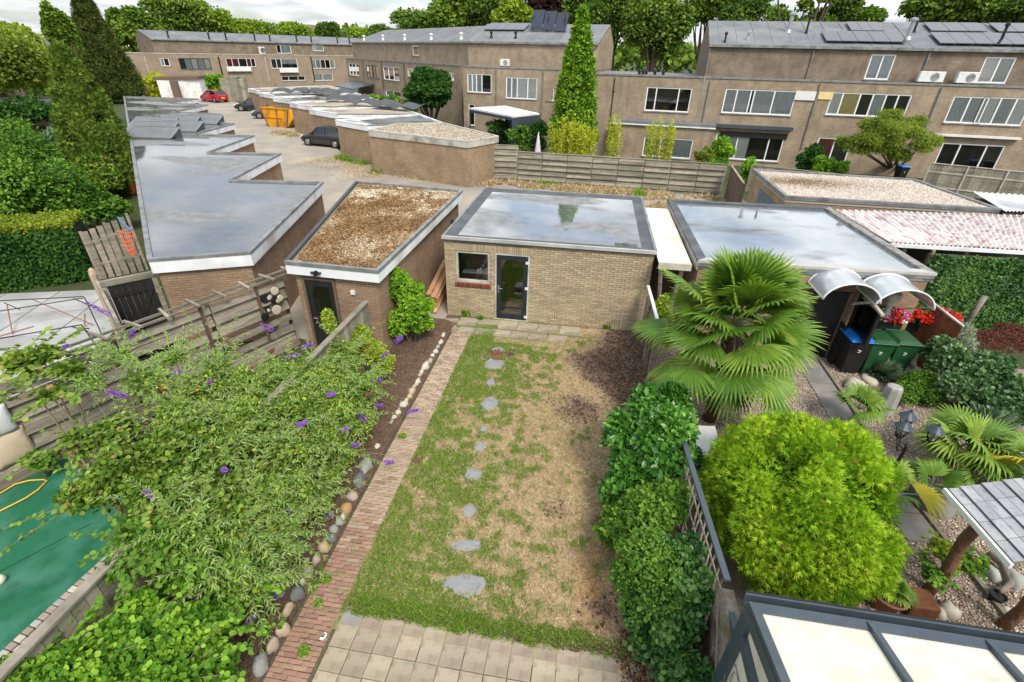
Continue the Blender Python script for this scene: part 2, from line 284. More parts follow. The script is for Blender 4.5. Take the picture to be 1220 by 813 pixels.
def blobs_leaves(blobs, n, size, shape, droop=0.0, outw=0.55, shell=0.45, up=0.5, tone=0.22, zmin=0.02):
    """blobs: list of (centre, (rx,ry,rz)); leaves spread through the outer part of each, area-weighted"""
    w = np.array([b[1][0]*b[1][1]+b[1][0]*b[1][2]+b[1][1]*b[1][2] for b in blobs]); w = w/w.sum(); bi = RS.choice(len(blobs), n, p=w)
    C = np.array([b[0] for b in blobs], float)[bi]; R_ = np.array([b[1] for b in blobs], float)[bi]
    d = randdir(n); d[:, 2] = np.where(d[:, 2] < -0.55, -d[:, 2], d[:, 2]); rr = 1-shell*RS.rand(n)**1.4
    rr = rr*(0.86+0.28*vn(d[:, 0]*2+bi*3.7, d[:, 1]*2+d[:, 2]*2.3, 1.6, 5))
    P = C+d*R_*rr[:, None]; nn = unit(d/np.maximum(R_, 1e-3))
    # drop leaves deep inside other blobs
    keep = P[:, 2] > zmin
    for c, r in blobs[:60]:
        q = (((P-np.array(c))/np.array(r))**2).sum(1); keep &= ~(q < (1-shell)**2*0.7)
    tw = RS.rand(len(blobs))*tone*2-tone
    P = P[keep]; nn = nn[keep]; bi = bi[keep]; k = len(P)
    D = unit(nn*outw+randdir(k)*0.75+np.array([0, 0, -droop])); Nn = unit(nn*0.6+randdir(k)*0.55+np.array([0, 0, up]))
    V, Fc, nf = leaves(P, D, Nn, size*(0.65+0.7*RS.rand(k)), shape)
    rnd = np.clip(0.42+tw[bi]+RS.normal(size=k)*0.2, 0, 1); sp = RS.rand(k) > 0.985; rnd[sp] = 1.0; rnd[~sp] = np.minimum(rnd[~sp], 0.94)
    return V, Fc, np.repeat(rnd, nf)
def lumps(c, r, k, frac=0.42, jitter=0.75, rs=None, flat=1.0):
    """break an ellipsoid into k smaller lumps around a core"""
    c = np.array(c, float); r = np.array(r, float)*np.ones(3); o = [(tuple(c), tuple(r*0.72))]
    for i in range(k):
        d = randdir(1)[0]; d[2] = d[2]*0.9+0.12; f = frac*(0.7+0.6*RS.rand()); o.append((tuple(c+d*r*(1-f)*(0.85+0.2*RS.rand())), tuple(r*f*np.array([1, 1, flat]))))
    return o
def cat3(*parts):
    V = []; Fs = []; R = []; o = 0
    for v, f, r in parts: V.append(v); Fs.append(f+o); R.append(r); o += len(v)
    return np.concatenate(V), np.concatenate(Fs), np.concatenate(R)
# ================================================================== MATERIALS USED BY THE STRUCTURES
m_brick_house = brickmat('house_brick', (.355, .268, .178), (.255, .19, .127), (.38, .32, .25), stain=(.20, .155, .115), var=.3)
m_brick_dark = brickmat('upper_brick', (.235, .18, .132), (.165, .125, .092), (.26, .215, .17), stain=(.13, .10, .076), var=.35)
m_brick_far = brickmat('far_brick', (.36, .27, .205), (.30, .225, .17), (.32, .26, .2), stain=(.24, .18, .14), var=.22)
m_brick_garage = brickmat('garage_brick', (.36, .235, .15), (.27, .17, .105), (.20, .155, .115), stain=(.24, .18, .13), var=.3)
m_brick_court = brickmat('court_brick', (.38, .27, .17), (.29, .20, .125), (.25, .19, .13), stain=(.2, .17, .11), var=.3)
m_mortar = M('mortar', (.29, .25, .19), (.21, .18, .135), scale=9, rough=.95, stain=(.10, .09, .065), stsc=1.5)
m_tanbrick = M('tan_brick', (.47, .37, .245), (.36, .28, .185), (.42, .33, .22), scale=16, rough=.9, bump=.5, bdist=.004, objrnd=.18, stain=(.27, .225, .155), stsc=.55)
m_tanbrick_s = M('tan_brick_stuff', (.47, .37, .245), (.36, .28, .185), (.42, .33, .22), scale=16, rough=.9, bump=.5, bdist=.004, rnd=.18, stain=(.27, .225, .155), stsc=.55)
m_redsill = M('red_sill_brick', (.16, .045, .03), (.24, .07, .045), scale=20, rough=.6, objrnd=.3)
m_white = M('white_paint', (.80, .80, .79), (.70, .70, .68), scale=4, rough=.5, bump=.05, stain=(.55, .55, .52), stsc=1.2)
m_whitef = M('white_fascia', (.74, .76, .79), (.66, .68, .70), scale=3, rough=.55, bump=.08, stain=(.42, .42, .40), stsc=1.1, stretch=None)
m_frame = M('window_white', (.82, .82, .82), (.74, .74, .73), scale=4, rough=.4, bump=.02)
m_dkframe = M('dark_window_frame', (.025, .03, .035), (.04, .045, .05), scale=4, rough=.4, bump=.02)
m_anth = M('anthracite_metal', (.045, .06, .075), (.06, .078, .095), scale=5, rough=.35, bump=.03, spec=.5)
m_zinc = M('grey_coping', (.30, .31, .31), (.20, .205, .205), scale=3, rough=.5, bump=.1, metal=.3, stain=(.13, .13, .12), stsc=2)
m_cream = M('cream_coping', (.55, .52, .45), (.42, .39, .33), scale=4, rough=.6, bump=.1, stain=(.3, .28, .23), stsc=2)
m_bitumen = M('bitumen', (.055, .062, .072), (.085, .092, .10), scale=5, rough=.6, bump=.35, bscale=60, bdist=.004, stain=(.12, .125, .13), stsc=1.5)
m_roofgrey = M('grey_roofing', (.17, .18, .19), (.12, .13, .14), scale=1.2, rough=.65, bump=.2, stain=(.22, .22, .22), stsc=.5)
m_roofblack = M('black_roofing', (.05, .055, .06), (.08, .085, .09), scale=1.5, rough=.6, bump=.2)
m_glass = glassmat('window_glass'); m_glassdk = glassmat('dark_glass', (.35, .37, .36), .25)
m_room = M('room_dark', (.02, .019, .018), (.035, .032, .03), scale=2, rough=.9, bump=0)  # near-black colour stands in for the unlit room behind the glass
m_curt = M('pale_curtain', (.85, .85, .80), (.66, .67, .64), scale=14, rough=.9, bump=.3, stretch=(6, 6, .3))
m_curtgrey = M('grey_blind', (.60, .63, .63), (.42, .45, .46), scale=10, rough=.8, bump=.1, stretch=(6, 6, .3))
m_curtyel = M('yellow_curtain', (.80, .66, .32), (.6, .48, .2), scale=10, rough=.8, bump=.2, stretch=(8, 8, .3))
m_redcloth = M('red_blind', (.35, .04, .03), (.25, .03, .025), scale=5, rough=.8)
m_solar = M('solar_cells', (.02, .025, .04), (.03, .035, .05), scale=3, rough=.12, bump=0, spec=.8)
m_metal = M('galvanised_metal', (.45, .46, .47), (.33, .34, .35), scale=5, rough=.4, metal=.7, bump=.05)
m_plastwhite = M('white_plastic', (.72, .72, .70), (.62, .62, .60), scale=5, rough=.4, bump=.02)
m_black = M('black_part', (.012, .012, .012), (.02, .02, .02), scale=5, rough=.5, bump=.05)
m_blackwood = M('black_boards', (.012, .012, .013), (.022, .021, .02), scale=8, rough=.6, bump=.3, stretch=(1, 1, .15))
m_oldwood = M('weathered_wood', (.33, .285, .23), (.19, .16, .125), (.26, .225, .18), scale=5, rough=.9, bump=.5, bscale=25, stretch=(1, 1, 6), objrnd=.25, stain=(.12, .125, .09), stsc=1.2)
m_greywood = M('grey_fence_wood', (.33, .295, .235), (.20, .175, .135), (.27, .24, .19), scale=4, rough=.9, bump=.5, bscale=22, stretch=(1, 1, 5), objrnd=.28, stain=(.15, .155, .11), stsc=.8)
m_brownwood = M('brown_fence_wood', (.16, .11, .08), (.10, .07, .05), scale=6, rough=.9, bump=.5, stretch=(4, 4, .4), objrnd=.25)
m_redwood = M('red_brown_wood', (.20, .075, .035), (.12, .045, .022), scale=8, rough=.7, bump=.4, objrnd=.2)

# ================================================================== GROUND, COURT, YARDS
m_ground = M('ground_soil_grass', (.06, .075, .028), (.09, .085, .045), (.045, .06, .02), scale=.6, rough=.95, bump=.6, bscale=8, bdist=.05)
g = MB(); g.quad((-1200, -300, 0), (1200, -300, 0), (1200, 2200, 0), (-1200, 2200, 0)); g.build('ground', m_ground, kind='structure').location.z = -0.03
m_court = M('court_paving', (.31, .275, .235), (.24, .215, .185), (.28, .25, .215), scale=.55, rough=.92, bump=.4, bscale=30, bdist=.01, stain=(.38, .33, .255), stsc=.35)
ct = MB(); ct.prism([(-9.3, 11), (-4.6, 9.9), (-4.5, 12.4), (2.6, 12.4), (2.75, 17.6), (8.2, 18.2), (7.3, 24.4), (7.4, 30.3), (-7.4, 31.0), (-13.5, 33), (-18.9, 37), (-30, 51), (-46, 66), (-60, 78), (-70, 74), (-56, 62), (-34, 40), (-20.5, 27), (-14.5, 22)], -.02, 0)
court = ct.build('court_paving', m_court, kind='structure')
# straw-coloured weeds along the court edges
def sandpatch(pts, n, name, label_mat, zz=.004):
    pass
m_yard = M('yard_concrete', (.42, .42, .41), (.33, .33, .325), scale=1.2, rough=.85, bump=.2, objrnd=.08, stain=(.26, .26, .25), stsc=.6)

# --- left neighbour's concrete slab yard
yr = thing('concrete_yard', None, None, (0, 0, 0)); tag(yr, kind='structure')
yo = G(-40, 342); A0 = Vector((-9.2, 8.6)); dY = Vector((-.92, -.39)).normalized(); nY = Vector((-dY.y, dY.x))
a0 = G(128, 345); a1 = G(-30, 352); dY = Vector((a1.x-a0.x, a1.y-a0.y)).normalized(); nY = Vector((dY.y, -dY.x))
if nY.y > 0: nY = -nY
sl = MB().box(-.735, -.735, 0, .735, .735, .03).build('yard_slab', m_yard, yr, bevel=.006); sm = sl.data; bpy.data.objects.remove(sl)
for i in range(-1, 9):
    for j in range(0, 6):
        p = Vector((a0.x, a0.y))+dY*(i*1.5+.6)+nY*(j*1.5+.75)
        o = link('yard_slab', sm, yr, (p.x, p.y, -.015+random.uniform(-.003, .003)), (0, 0, math.atan2(dY.y, dY.x)))

# ================================================================== FACADE TOOLS
class Fac:
    def __init__(s, A, B, off=0.0):
        s.A = Vector((A.x, A.y, 0)); s.d = Vector((B.x-A.x, B.y-A.y, 0)).normalized(); n = Vector((-s.d.y, s.d.x, 0))
        if n.dot(-s.A) < 0: n = -n
        s.n = n; s.A = s.A+n*off
    def uz(s, x, y, off=0.0):
        A = s.A+s.n*off; p = PL(x, y, A, A+s.d); return (p-s.A).dot(s.d), p.z
    def P(s, u, z, off=0.0): return s.A+s.d*u+s.n*off+Vector((0, 0, z))
    def poly(s, pts): return [tuple((s.A+s.d*u+s.n*o).to_2d()) for u, o in pts]
def fbox(mb, fc, u0, u1, z0, z1, o0, o1, mi=0):
    c = fc.P((u0+u1)/2, (z0+z1)/2, (o0+o1)/2); mb.ob(c, fc.d*abs(u1-u0)/2, fc.n*abs(o1-o0)/2, Vector((0, 0, abs(z1-z0)/2)), mi)
def fwall(mb, fc, u0, u1, z0, z1, holes, th=.12, off=0.0):
    us = sorted({u0, u1, *[min(max(h[k], u0), u1) for h in holes for k in (0, 1)]}); zs = sorted({z0, z1, *[min(max(h[k], z0), z1) for h in holes for k in (2, 3)]})
    ins = lambda u, z: any(h[0] < u < h[1] and h[2] < z < h[3] for h in holes)
    for i in range(len(us)-1):
        for j in range(len(zs)-1):
            a, b, c, d = us[i], us[i+1], zs[j], zs[j+1]
            if b-a < 1e-4 or d-c < 1e-4 or ins((a+b)/2, (c+d)/2): continue
            mb.quad(fc.P(a, c, off), fc.P(b, c, off), fc.P(b, d, off), fc.P(a, d, off))
    for h in holes:
        a, b, c, d = h
        for p, q in (((a, c), (b, c)), ((b, c), (b, d)), ((b, d), (a, d)), ((a, d), (a, c))):
            mb.quad(fc.P(*p, off), fc.P(*q, off), fc.P(*q, off-th), fc.P(*p, off-th))
CM = {'g': m_curtgrey, 'c': m_curt, 'y': m_curtyel, 'r': m_redcloth, 'w': m_plastwhite}
def window(fc, root, u0, u1, z0, z1, mull=(), frame=None, fills='', fw=.075, off=0.0, name='window', transom=None, sill=True, label=None):
    """frame with mullions (the part), panes and curtains its sub-parts"""
    frame = frame or m_frame; b = MB(); o0, o1 = off-.12, off-.03
    fbox(b, fc, u0, u1, z0, z0+fw, o0, o1); fbox(b, fc, u0, u1, z1-fw, z1, o0, o1)
    fbox(b, fc, u0, u0+fw, z0+fw, z1-fw, o0, o1); fbox(b, fc, u1-fw, u1, z0+fw, z1-fw, o0, o1)
    xs = [0.0]+list(mull)+[1.0]
    for m_ in mull: um = u0+(u1-u0)*m_; fbox(b, fc, um-fw/2, um+fw/2, z0+fw, z1-fw, o0, o1)
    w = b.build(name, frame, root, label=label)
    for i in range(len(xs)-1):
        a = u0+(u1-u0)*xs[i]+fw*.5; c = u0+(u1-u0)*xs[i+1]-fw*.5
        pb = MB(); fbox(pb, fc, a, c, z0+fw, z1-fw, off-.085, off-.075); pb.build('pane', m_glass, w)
        k = fills[i] if i < len(fills) else ' '
        if k in CM:
            cb = MB(); nf = max(4, int((c-a)/.09)); top = z1-fw; bot = z0+fw
            if k == 'w': bot = z0+(z1-z0)*.45
            for q in range(nf):
                ua = a+(c-a)*q/nf; ub = a+(c-a)*(q+1)/nf; dd = .03*(q % 2); de = .03*((q+1) % 2)
                cb.quad(fc.P(ua, bot, off-.10-dd), fc.P(ub, bot, off-.10-de), fc.P(ub, top, off-.10-de), fc.P(ua, top, off-.10-dd))
            cb.build('curtain', CM[k], w)
        elif k == 'h':   # half curtain at one side
            cb = MB(); cc = a+(c-a)*.38
            for q in range(5):
                ua = a+(cc-a)*q/5; ub = a+(cc-a)*(q+1)/5; cb.quad(fc.P(ua, z0+fw, off-.15-.03*(q % 2)), fc.P(ub, z0+fw, off-.15-.03*((q+1) % 2)), fc.P(ub, z1-fw, off-.15-.03*((q+1) % 2)), fc.P(ua, z1-fw, off-.15-.03*(q % 2)))
            cb.build('curtain', m_curt, w)
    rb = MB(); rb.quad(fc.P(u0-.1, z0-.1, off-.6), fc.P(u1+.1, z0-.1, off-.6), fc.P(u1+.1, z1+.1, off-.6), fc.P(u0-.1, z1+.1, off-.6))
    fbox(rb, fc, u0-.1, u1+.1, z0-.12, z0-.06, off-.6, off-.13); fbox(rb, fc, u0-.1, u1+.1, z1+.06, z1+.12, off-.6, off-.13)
    rb.build('dark_room_backing', m_room, w)
    if sill: sb = MB(); fbox(sb, fc, u0-.04, u1+.04, z0-.07, z0-.002, off-.10, off+.06); sb.build('sill', m_zinc, w)
    return w
def pxrect(fc, tl, br, off=0.0):
    a = fc.uz(*tl, off); b = fc.uz(*br, off); return (min(a[0], b[0]), max(a[0], b[0]), min(a[1], b[1]), max(a[1], b[1]))
def pipe(fc, root, p0, p1, off=.08, r=.045, mat=None, name='downpipe'):
    a = fc.uz(*p0, off); b = fc.uz(*p1, off); t = MB(); u = (a[0]+b[0])/2; t.tube([fc.P(u, a[1], off), fc.P(u, b[1], off)], r, 8)
    for k in (.2, .8): z = a[1]+(b[1]-a[1])*k; fbox(t, fc, u-.07, u+.07, z-.03, z+.03, 0, off)
    return t.build(name, mat or m_zinc, root)
ZL, ZE = 5.64, 7.55
def house(fc, u0, u1, label, low=(), up=(), gnd=(), setback=.9, rise=1.6, depth=5.0, brick=None, ubrick=None, roofm=None, ledgem=None, z_e=ZE, group=None, base=0.0, has_up=True, total=9.5, offu=0.0):
    root = thing('house', label, 'house', fc.P((u0+u1)/2, base), group); brick = brick or m_brick_house; ubrick = ubrick or m_brick_dark
    holes = [w['r'] for w in list(low)+list(gnd)]; b = MB(); fwall(b, fc, u0, u1, base, ZL, holes)
    for u in (u0, u1): b.quad(fc.P(u, base, 0), fc.P(u, base, -total), fc.P(u, ZL, -total), fc.P(u, ZL, 0))
    b.quad(fc.P(u0, base, -total), fc.P(u1, base, -total), fc.P(u1, ZL, -total), fc.P(u0, ZL, -total)); b.build('wall', brick, root)
    lb = MB(); fbox(lb, fc, u0, u1, ZL-.06, ZL+.05, -.25, .05); lb.build('ledge', ledgem or m_zinc, root)
    fl = MB(); fbox(fl, fc, u0, u1, ZL-.25, ZL-.02, -total if not has_up else -setback-.2, -.25); fl.build('flat_roof', m_roofgrey, root)
    if has_up:
        b = MB(); fwall(b, fc, u0, u1, ZL-.1, z_e, [w['r'] for w in up], off=-setback)
        for u in (u0, u1):
            b.add([fc.P(u, ZL-.1, -setback), fc.P(u, ZL-.1, -total), fc.P(u, z_e, -total), fc.P(u, z_e+rise, -setback-depth), fc.P(u, z_e, -setback)], [(0, 1, 2, 3, 4)])
        b.build('upper_wall', ubrick, root)
        rb = MB(); s0 = fc.P(u0, z_e+.03, -setback+.12); s1 = fc.P(u1, z_e+.03, -setback+.12); t0 = fc.P(u0, z_e+rise+.05, -setback-depth); t1 = fc.P(u1, z_e+rise+.05, -setback-depth); e0 = fc.P(u0, z_e, -total); e1 = fc.P(u1, z_e, -total)
        dn = Vector((0, 0, -.12)); rb.quad(s0, s1, t1, t0); rb.quad(t0, t1, e1, e0); rb.quad(s0, s0+dn, s1+dn, s1); rb.quad(s0, t0, t0+dn, s0+dn); rb.quad(s1, t1, t1+dn, s1+dn); rb.quad(s0+dn, s1+dn, t1+dn, t0+dn)
        rf = rb.build('roof', roofm or m_roofgrey, root)
        gb = MB(); fbox(gb, fc, u0, u1, z_e-.10, z_e+.06, -setback+.12, -setback+.22); gb.build('gutter', m_zinc, rf)
        # seams across the roof sheets
        sb = MB(); k = u0+.7
        while k < u1-.3:
            a = fc.P(k, z_e+.045, -setback+.1); c = fc.P(k, z_e+rise+.065, -setback-depth+.05); sb.beam(a, c, .05, .02); k += 1.15
        sb.build('roof_seam', m_zinc, rf, kind='stuff')
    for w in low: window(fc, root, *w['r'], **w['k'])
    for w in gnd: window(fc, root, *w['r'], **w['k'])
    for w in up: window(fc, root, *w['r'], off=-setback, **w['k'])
    return root
def W_(fc, tl, br, off=0.0, **k): return dict(r=pxrect(fc, tl, br, off), k=k)
def roofpt(fc, u, t, setback=.9, rise=1.6, depth=5.0, z_e=ZE, lift=.06):
    return fc.P(u, z_e+.04+rise*t+lift, -setback+.12-(depth+.12)*t)
def vent(fc, root_label, u, t, h=.5, r=.07, mat=None, **kw):
    p = roofpt(fc, u, t, **kw); b = MB(); b.lathe([(r*1.8, -.15), (r*1.3, .06), (r, .08), (r, h), (r*1.7, h+.02), (r*1.7, h+.14), (r*.5, h+.2)], p, 10); return b

# ================================================================== RIGHT TERRACE (three storeys)
SB = .9
E_ = Fac(G(843.6, 92.4, ZL), G(1220, 104.2, ZL))
uE = [E_.uz(839, 92)[0], E_.uz(971, 97)[0], E_.uz(1107, 101)[0]]; uE.append(uE[2]+(uE[2]-uE[1])*1.0); uE.append(uE[3]+(uE[2]-uE[1]))
h1 = house(E_, uE[0], uE[1], 'three-storey terrace house with a long dark roller awning over its garden window',
  low=[W_(E_, (865.2, 105.7), (941.8, 138.3), mull=(.17, .37, .42, .70), fills='gg gg')],
  gnd=[W_(E_, (854, 159), (927, 193.3), mull=(.2, .33, .79), frame=m_frame, fills='ggh g')], group='brick terrace houses on the right')
h2 = house(E_, uE[1]+.002, uE[2], 'three-storey terrace house behind the lime-green tree, yellow curtains upstairs',
  low=[W_(E_, (991.8, 109.8), (1077, 141), mull=(.15, .37, .53, .69, .84), fills='cy g')],
  gnd=[W_(E_, (976, 163.6), (1006, 196), mull=(.5,), frame=m_frame, fills='r ')],
  up=[W_(E_, (1039, 64.7), (1058, 95.4), -SB, mull=(.5,), fills='gg')], group='brick terrace houses on the right')
h3 = house(E_, uE[2]+.002, uE[3], 'three-storey terrace house at the right photo edge with two air conditioners on its ledge',
  low=[W_(E_, (1137.4, 114.6), (1166, 148), mull=(.48,), fills='gg'), W_(E_, (1174, 115.5), (1216, 150.5), mull=(.36, .68), fills='cgc')],
  gnd=[W_(E_, (1124, 170), (1183, 205.5), mull=(.3, .72), fills='  ')],
  up=[W_(E_, (1175.4, 67.9), (1197.7, 99.9), -SB, mull=(.5,), fills='cg')], group='brick terrace houses on the right')
h4 = house(E_, uE[3]+.002, uE[4], 'last three-storey terrace house, cut off by the right photo edge', group='brick terrace houses on the right')
# roller awnings, white box vents, pipes: fixed parts of the houses
b = MB(); r = pxrect(E_, (850.4, 147.5), (944.5, 155.5), .25); fbox(b, E_, r[0], r[1], r[2]-.05, r[3], .02, .32); b.build('awning_box', m_anth, h1)
b = MB(); r = pxrect(E_, (862, 158), (938, 163), .05); fbox(b, E_, r[0]-.2, r[1], r[2]-.2, r[3]+.1, .004, .07); b.build('awning_valance', m_black, h1)
b = MB(); r = pxrect(E_, (1116, 159.5), (1216, 167), .25); fbox(b, E_, r[0], r[1], r[2], r[3], .02, .3); b.build('awning_box', m_plastwhite, h3)
b = MB(); r = pxrect(E_, (949, 108.5), (970, 120), .05); fbox(b, E_, r[0], r[1], r[2], r[3], .002, .09); b.build('vent_box', m_plastwhite, h1)
b = MB(); r = pxrect(E_, (976.5, 109.5), (991, 119), .05); fbox(b, E_, r[0], r[1], r[2], r[3], .002, .06); b.build('vent_box', m_curtyel, h2)
pipe(E_, h1, (839.4, 92), (829.2, 147), .1, .07, m_metal); pipe(E_, h1, (846, 96), (838, 147), .1, .05, m_metal)
pipe(E_, h2, (978, 99), (954.5, 178)); pipe(E_, h3, (1124, 104), (1102, 153))
E2 = Fac(E_.A, E_.A+E_.d, -SB)
pipe(E2, h1, (845, 58), (841, 91)); pipe(E2, h2, (971, 60), (959, 96)); pipe(E2, h3, (1107, 63), (1096, 97))
# solar panels on the roof slope, each panel a part
def solar(fc, root, ua, ub, ta, tb, nu, nt_, lift=.18, **kw):
    for i in range(nu):
        for j in range(nt_):
            q = [roofpt(fc, ua+(ub-ua)*(i+a*.97+.015)/nu, ta+(tb-ta)*(j+c*.96+.02)/nt_, lift=lift, **kw) for a, c in ((0, 0), (1, 0), (1, 1), (0, 1))]
            p = MB(); dn = Vector((0, 0, -.05)); p.add(q+[v+dn for v in q], [(0, 1, 2, 3), (7, 6, 5, 4), (0, 4, 5, 1), (1, 5, 6, 2), (2, 6, 7, 3), (3, 7, 4, 0)]); p.build('solar_panel', m_solar, root)
solar(E_, h2, uE[1]+.3, uE[2]-1.6, .1, .5, 5, 1); solar(E_, h2, uE[1]+2.2, uE[2]-2.4, .52, .9, 3, 1)
solar(E_, h3, uE[2]+.2, uE[3]-.5, .08, .5, 6, 1); solar(E_, h3, uE[2]+.4, uE[2]+3.6, .55, .9, 3, 1); solar(E_, h3, uE[2]+4.2, uE[3]-.3, .55, .9, 2, 1)
for hh, u, t, h, r_, mm in ((h1, uE[0]+1.0, .1, .35, .06, m_black), (h1, uE[1]-1.7, .55, .9, .13, m_metal), (h1, uE[1]-.6, .5, .8, .07, m_black), (h2, uE[2]-1.2, .35, .9, .14, m_metal), (h2, uE[2]-.5, .6, .7, .07, m_black), (h3, uE[3]-2.8, .25, .8, .08, m_black), (h1, uE[0]+2.5, .2, .25, .06, m_metal)):
    vent(E_, '', u, t, h, r_).build('roof_vent', mm, hh, smooth=False)
# two air conditioners standing on the ledge
def aircon(fc, tl, br, off, label):
    r = pxrect(fc, tl, br, off); root = thing('air_conditioner', label, 'air conditioner', fc.P((r[0]+r[1])/2, ZL+.06, off-.2), 'outdoor air conditioner units')
    b = MB(); fbox(b, fc, r[0], r[1], ZL+.12, r[3], off-.35, off); b.build('casing', m_plastwhite, root, bevel=.02)
    uc = r[0]+(r[1]-r[0])*.62; zc = (ZL+.12+r[3])/2; rr = (r[3]-ZL-.12)*.40
    t = MB(); t.tube([fc.P(uc, zc, off+.002), fc.P(uc, zc, off+.015)], rr, 20); t.build('fan_grille', m_black, root)
    for k in (.95, .72, .48, .22):
        t = MB(); ring = [fc.P(uc+rr*k*math.cos(a), zc+rr*k*math.sin(a), off+.022) for a in np.linspace(0, 2*math.pi, 17)]; t.tube(ring, .012, 4, cap=False); t.build('grille_ring', m_plastwhite, root)
    f = MB(); fbox(f, fc, r[0]+.08, r[0]+.16, ZL+.06, ZL+.12, off-.35, off); fbox(f, fc, r[1]-.16, r[1]-.08, ZL+.06, ZL+.12, off-.35, off); f.build('foot', m_black, root)
    return root
aircon(E_, (1098, 85), (1123, 98.8), -.25, 'left one of two white air conditioners, close to the drainpipe on the right terrace ledge')
aircon(E_, (1144, 85.7), (1163.6, 99.3), -.25, 'right one of two white air conditioners, directly beside the tall bedroom window')

# ================================================================== TWO-STOREY HOUSE BETWEEN THE TERRACES
M_ = Fac(G(706, 88, ZL), G(838, 92.3, ZL)); uM0 = 0.0; uM1 = M_.uz(838.5, 92.3)[0]
hm = house(M_, uM0, uM1, 'two-storey flat-roofed brick house behind the long plank fence, with a low front extension',
  low=[W_(M_, (771.3, 103.5), (820, 134.5), mull=(.22, .72), fills='   '), W_(M_, (701, 101), (707, 124), fills='g')], has_up=False, total=9)
r = pxrect(M_, (730, 141), (850, 153), 1.2); zt = (M_.uz(731, 149.5, 1.2)[1]+.1)
X0, X1 = M_.uz(731, 150, 1.2)[0], uM1+1.3
gw = pxrect(M_, (768, 163), (822, 190), 1.2)
b = MB(); M2 = Fac(M_.A, M_.A+M_.d, 1.2); fwall(b, M2, X0, X1, 0, zt, [gw]); b.quad(M2.P(X0, 0, 0), M2.P(X0, 0, -1.2), M2.P(X0, zt, -1.2), M2.P(X0, zt, 0)); b.quad(M2.P(X1, 0, 0), M2.P(X1, 0, -1.2), M2.P(X1, zt, -1.2), M2.P(X1, zt, 0)); b.build('extension_wall', m_brick_house, hm)
b = MB(); fbox(b, M2, X0-.1, X1+.05, zt, zt+.28, -1.2, .1); b.build('extension_roof', m_roofgrey, hm)
b = MB(); fbox(b, M2, X0-.12, X1+.07, zt+.02, zt+.10, .1, .14); b.build('extension_trim', m_white, hm)
window(M2, hm, *gw, mull=(.35,), fills='gg')
pipe(M_, hm, (729, 92), (727, 175), .06, .03, m_black)
for k, (u, o) in enumerate([(3.2, -1.5), (3.7, -1.2), (4.3, -1.6), (4.9, -1.3), (3.4, -2.4)]): b = MB(); b.lathe([(.12, ZL-.05), (.1, ZL+.2), (.16, ZL+.22), (.1, ZL+.36)], M_.P(u, 0, o), 8); b.build('roof_vent', m_black, hm)
b = MB(); c = M_.uz(731, 163, .03); b.ob(M_.P(c[0], c[1], .04), M_.d*.22, M_.n*.02, Vector((0, 0, .12))); b.ob(M_.P(c[0]-.12, c[1]+.1, .04), M_.d*.05, M_.n*.03, Vector((0, 0, .2))); b.ob(M_.P(c[0]+.14, c[1]+.08, .04), M_.d*.05, M_.n*.03, Vector((0, 0, .18))); b.build('wall_ornament', m_black, hm)

# ================================================================== MIDDLE TERRACE
C2 = Fac(G(551, 79.2, ZL), G(650, 82.4, ZL)); u1c = C2.uz(606, 81.1)[0]; u2c = C2.uz(655, 82.5)[0]; ue = C2.uz(707, 84)[0]
kc = dict(setback=1.4, rise=1.6, depth=5.0, z_e=7.62, group='brick terrace houses in the middle distance', ubrick=m_brick_house)
ha = house(C2, 0, C2.uz(577.5, 81)[0]+.8, 'middle-distance terrace house left of the white patio roof, one wide white window',
  low=[W_(C2, (556.5, 87.8), (585.6, 111.3), mull=(.2, .38, .6), fills='ccg ')], gnd=[W_(C2, (558, 124), (566, 150), fills=' ')], **kc)
ua = C2.uz(577.5, 81)[0]+.802
hb = house(C2, ua, u2c+.3, 'middle-distance terrace house with a white patio roof and a white air conditioner on its ledge',
  low=[W_(C2, (603, 92), (639.3, 119), mull=(.18, .36, .7), fills='ggcc')], gnd=[W_(C2, (600, 134), (640, 160), mull=(.5,), fills='  ')], **kc)
hc = house(C2, u2c+.302, ue, 'tall end house of the middle terrace, half hidden by the column-shaped green tree',
  low=[W_(C2, (652, 105.7), (659.4, 120.5), fills='c')], **kc)
pipe(C2, hb, (592, 82), (590, 128), .07, .05); pipe(C2, hb, (647, 84), (645, 138), .07, .04)
aircon(C2, (595.5, 70.5), (606, 80), -.5, 'small white air conditioner on the middle terrace ledge beside the column-shaped tree')
for u in (2.0, 4.4):
    vent(C2, '', u, .2, .3, .09, setback=1.4, z_e=7.62).build('roof_vent', m_black, ha)
solar(C2, ha, .5, 4.6, .55, .95, 4, 1, setback=1.4, z_e=7.62)
# tilted rack of solar panels standing on the roof of the tall end
sr = thing('solar_rack', 'tilted rack of dark solar panels standing up from the middle terrace roof', 'solar panels', roofpt(C2, u2c-1.2, .6, setback=1.4, z_e=7.62), )
pr = roofpt(C2, u2c-1.6, .62, setback=1.4, z_e=7.62)
for i in range(3):
    c = pr+C2.d*(i*1.15-1.0)+Vector((0, 0, .85-i*.1)); p = MB(); p.ob(c, C2.d*.55, (C2.n*.5+Vector((0, 0, -.75))), Vector((C2.n.x*.03, C2.n.y*.03, .02))); p.build('solar_panel', m_solar, sr)
p = MB()
for i in (-1.4, 0, 1.6): p.beam(pr+C2.d*i-Vector((0, 0, .3)), pr+C2.d*i+Vector((0, 0, 1.3)), .05, .05); p.beam(pr+C2.d*i+C2.n*.5-Vector((0, 0, .3)), pr+C2.d*i+Vector((0, 0, 1.1)), .05, .05)
p.build('rack_frame', m_black, sr)
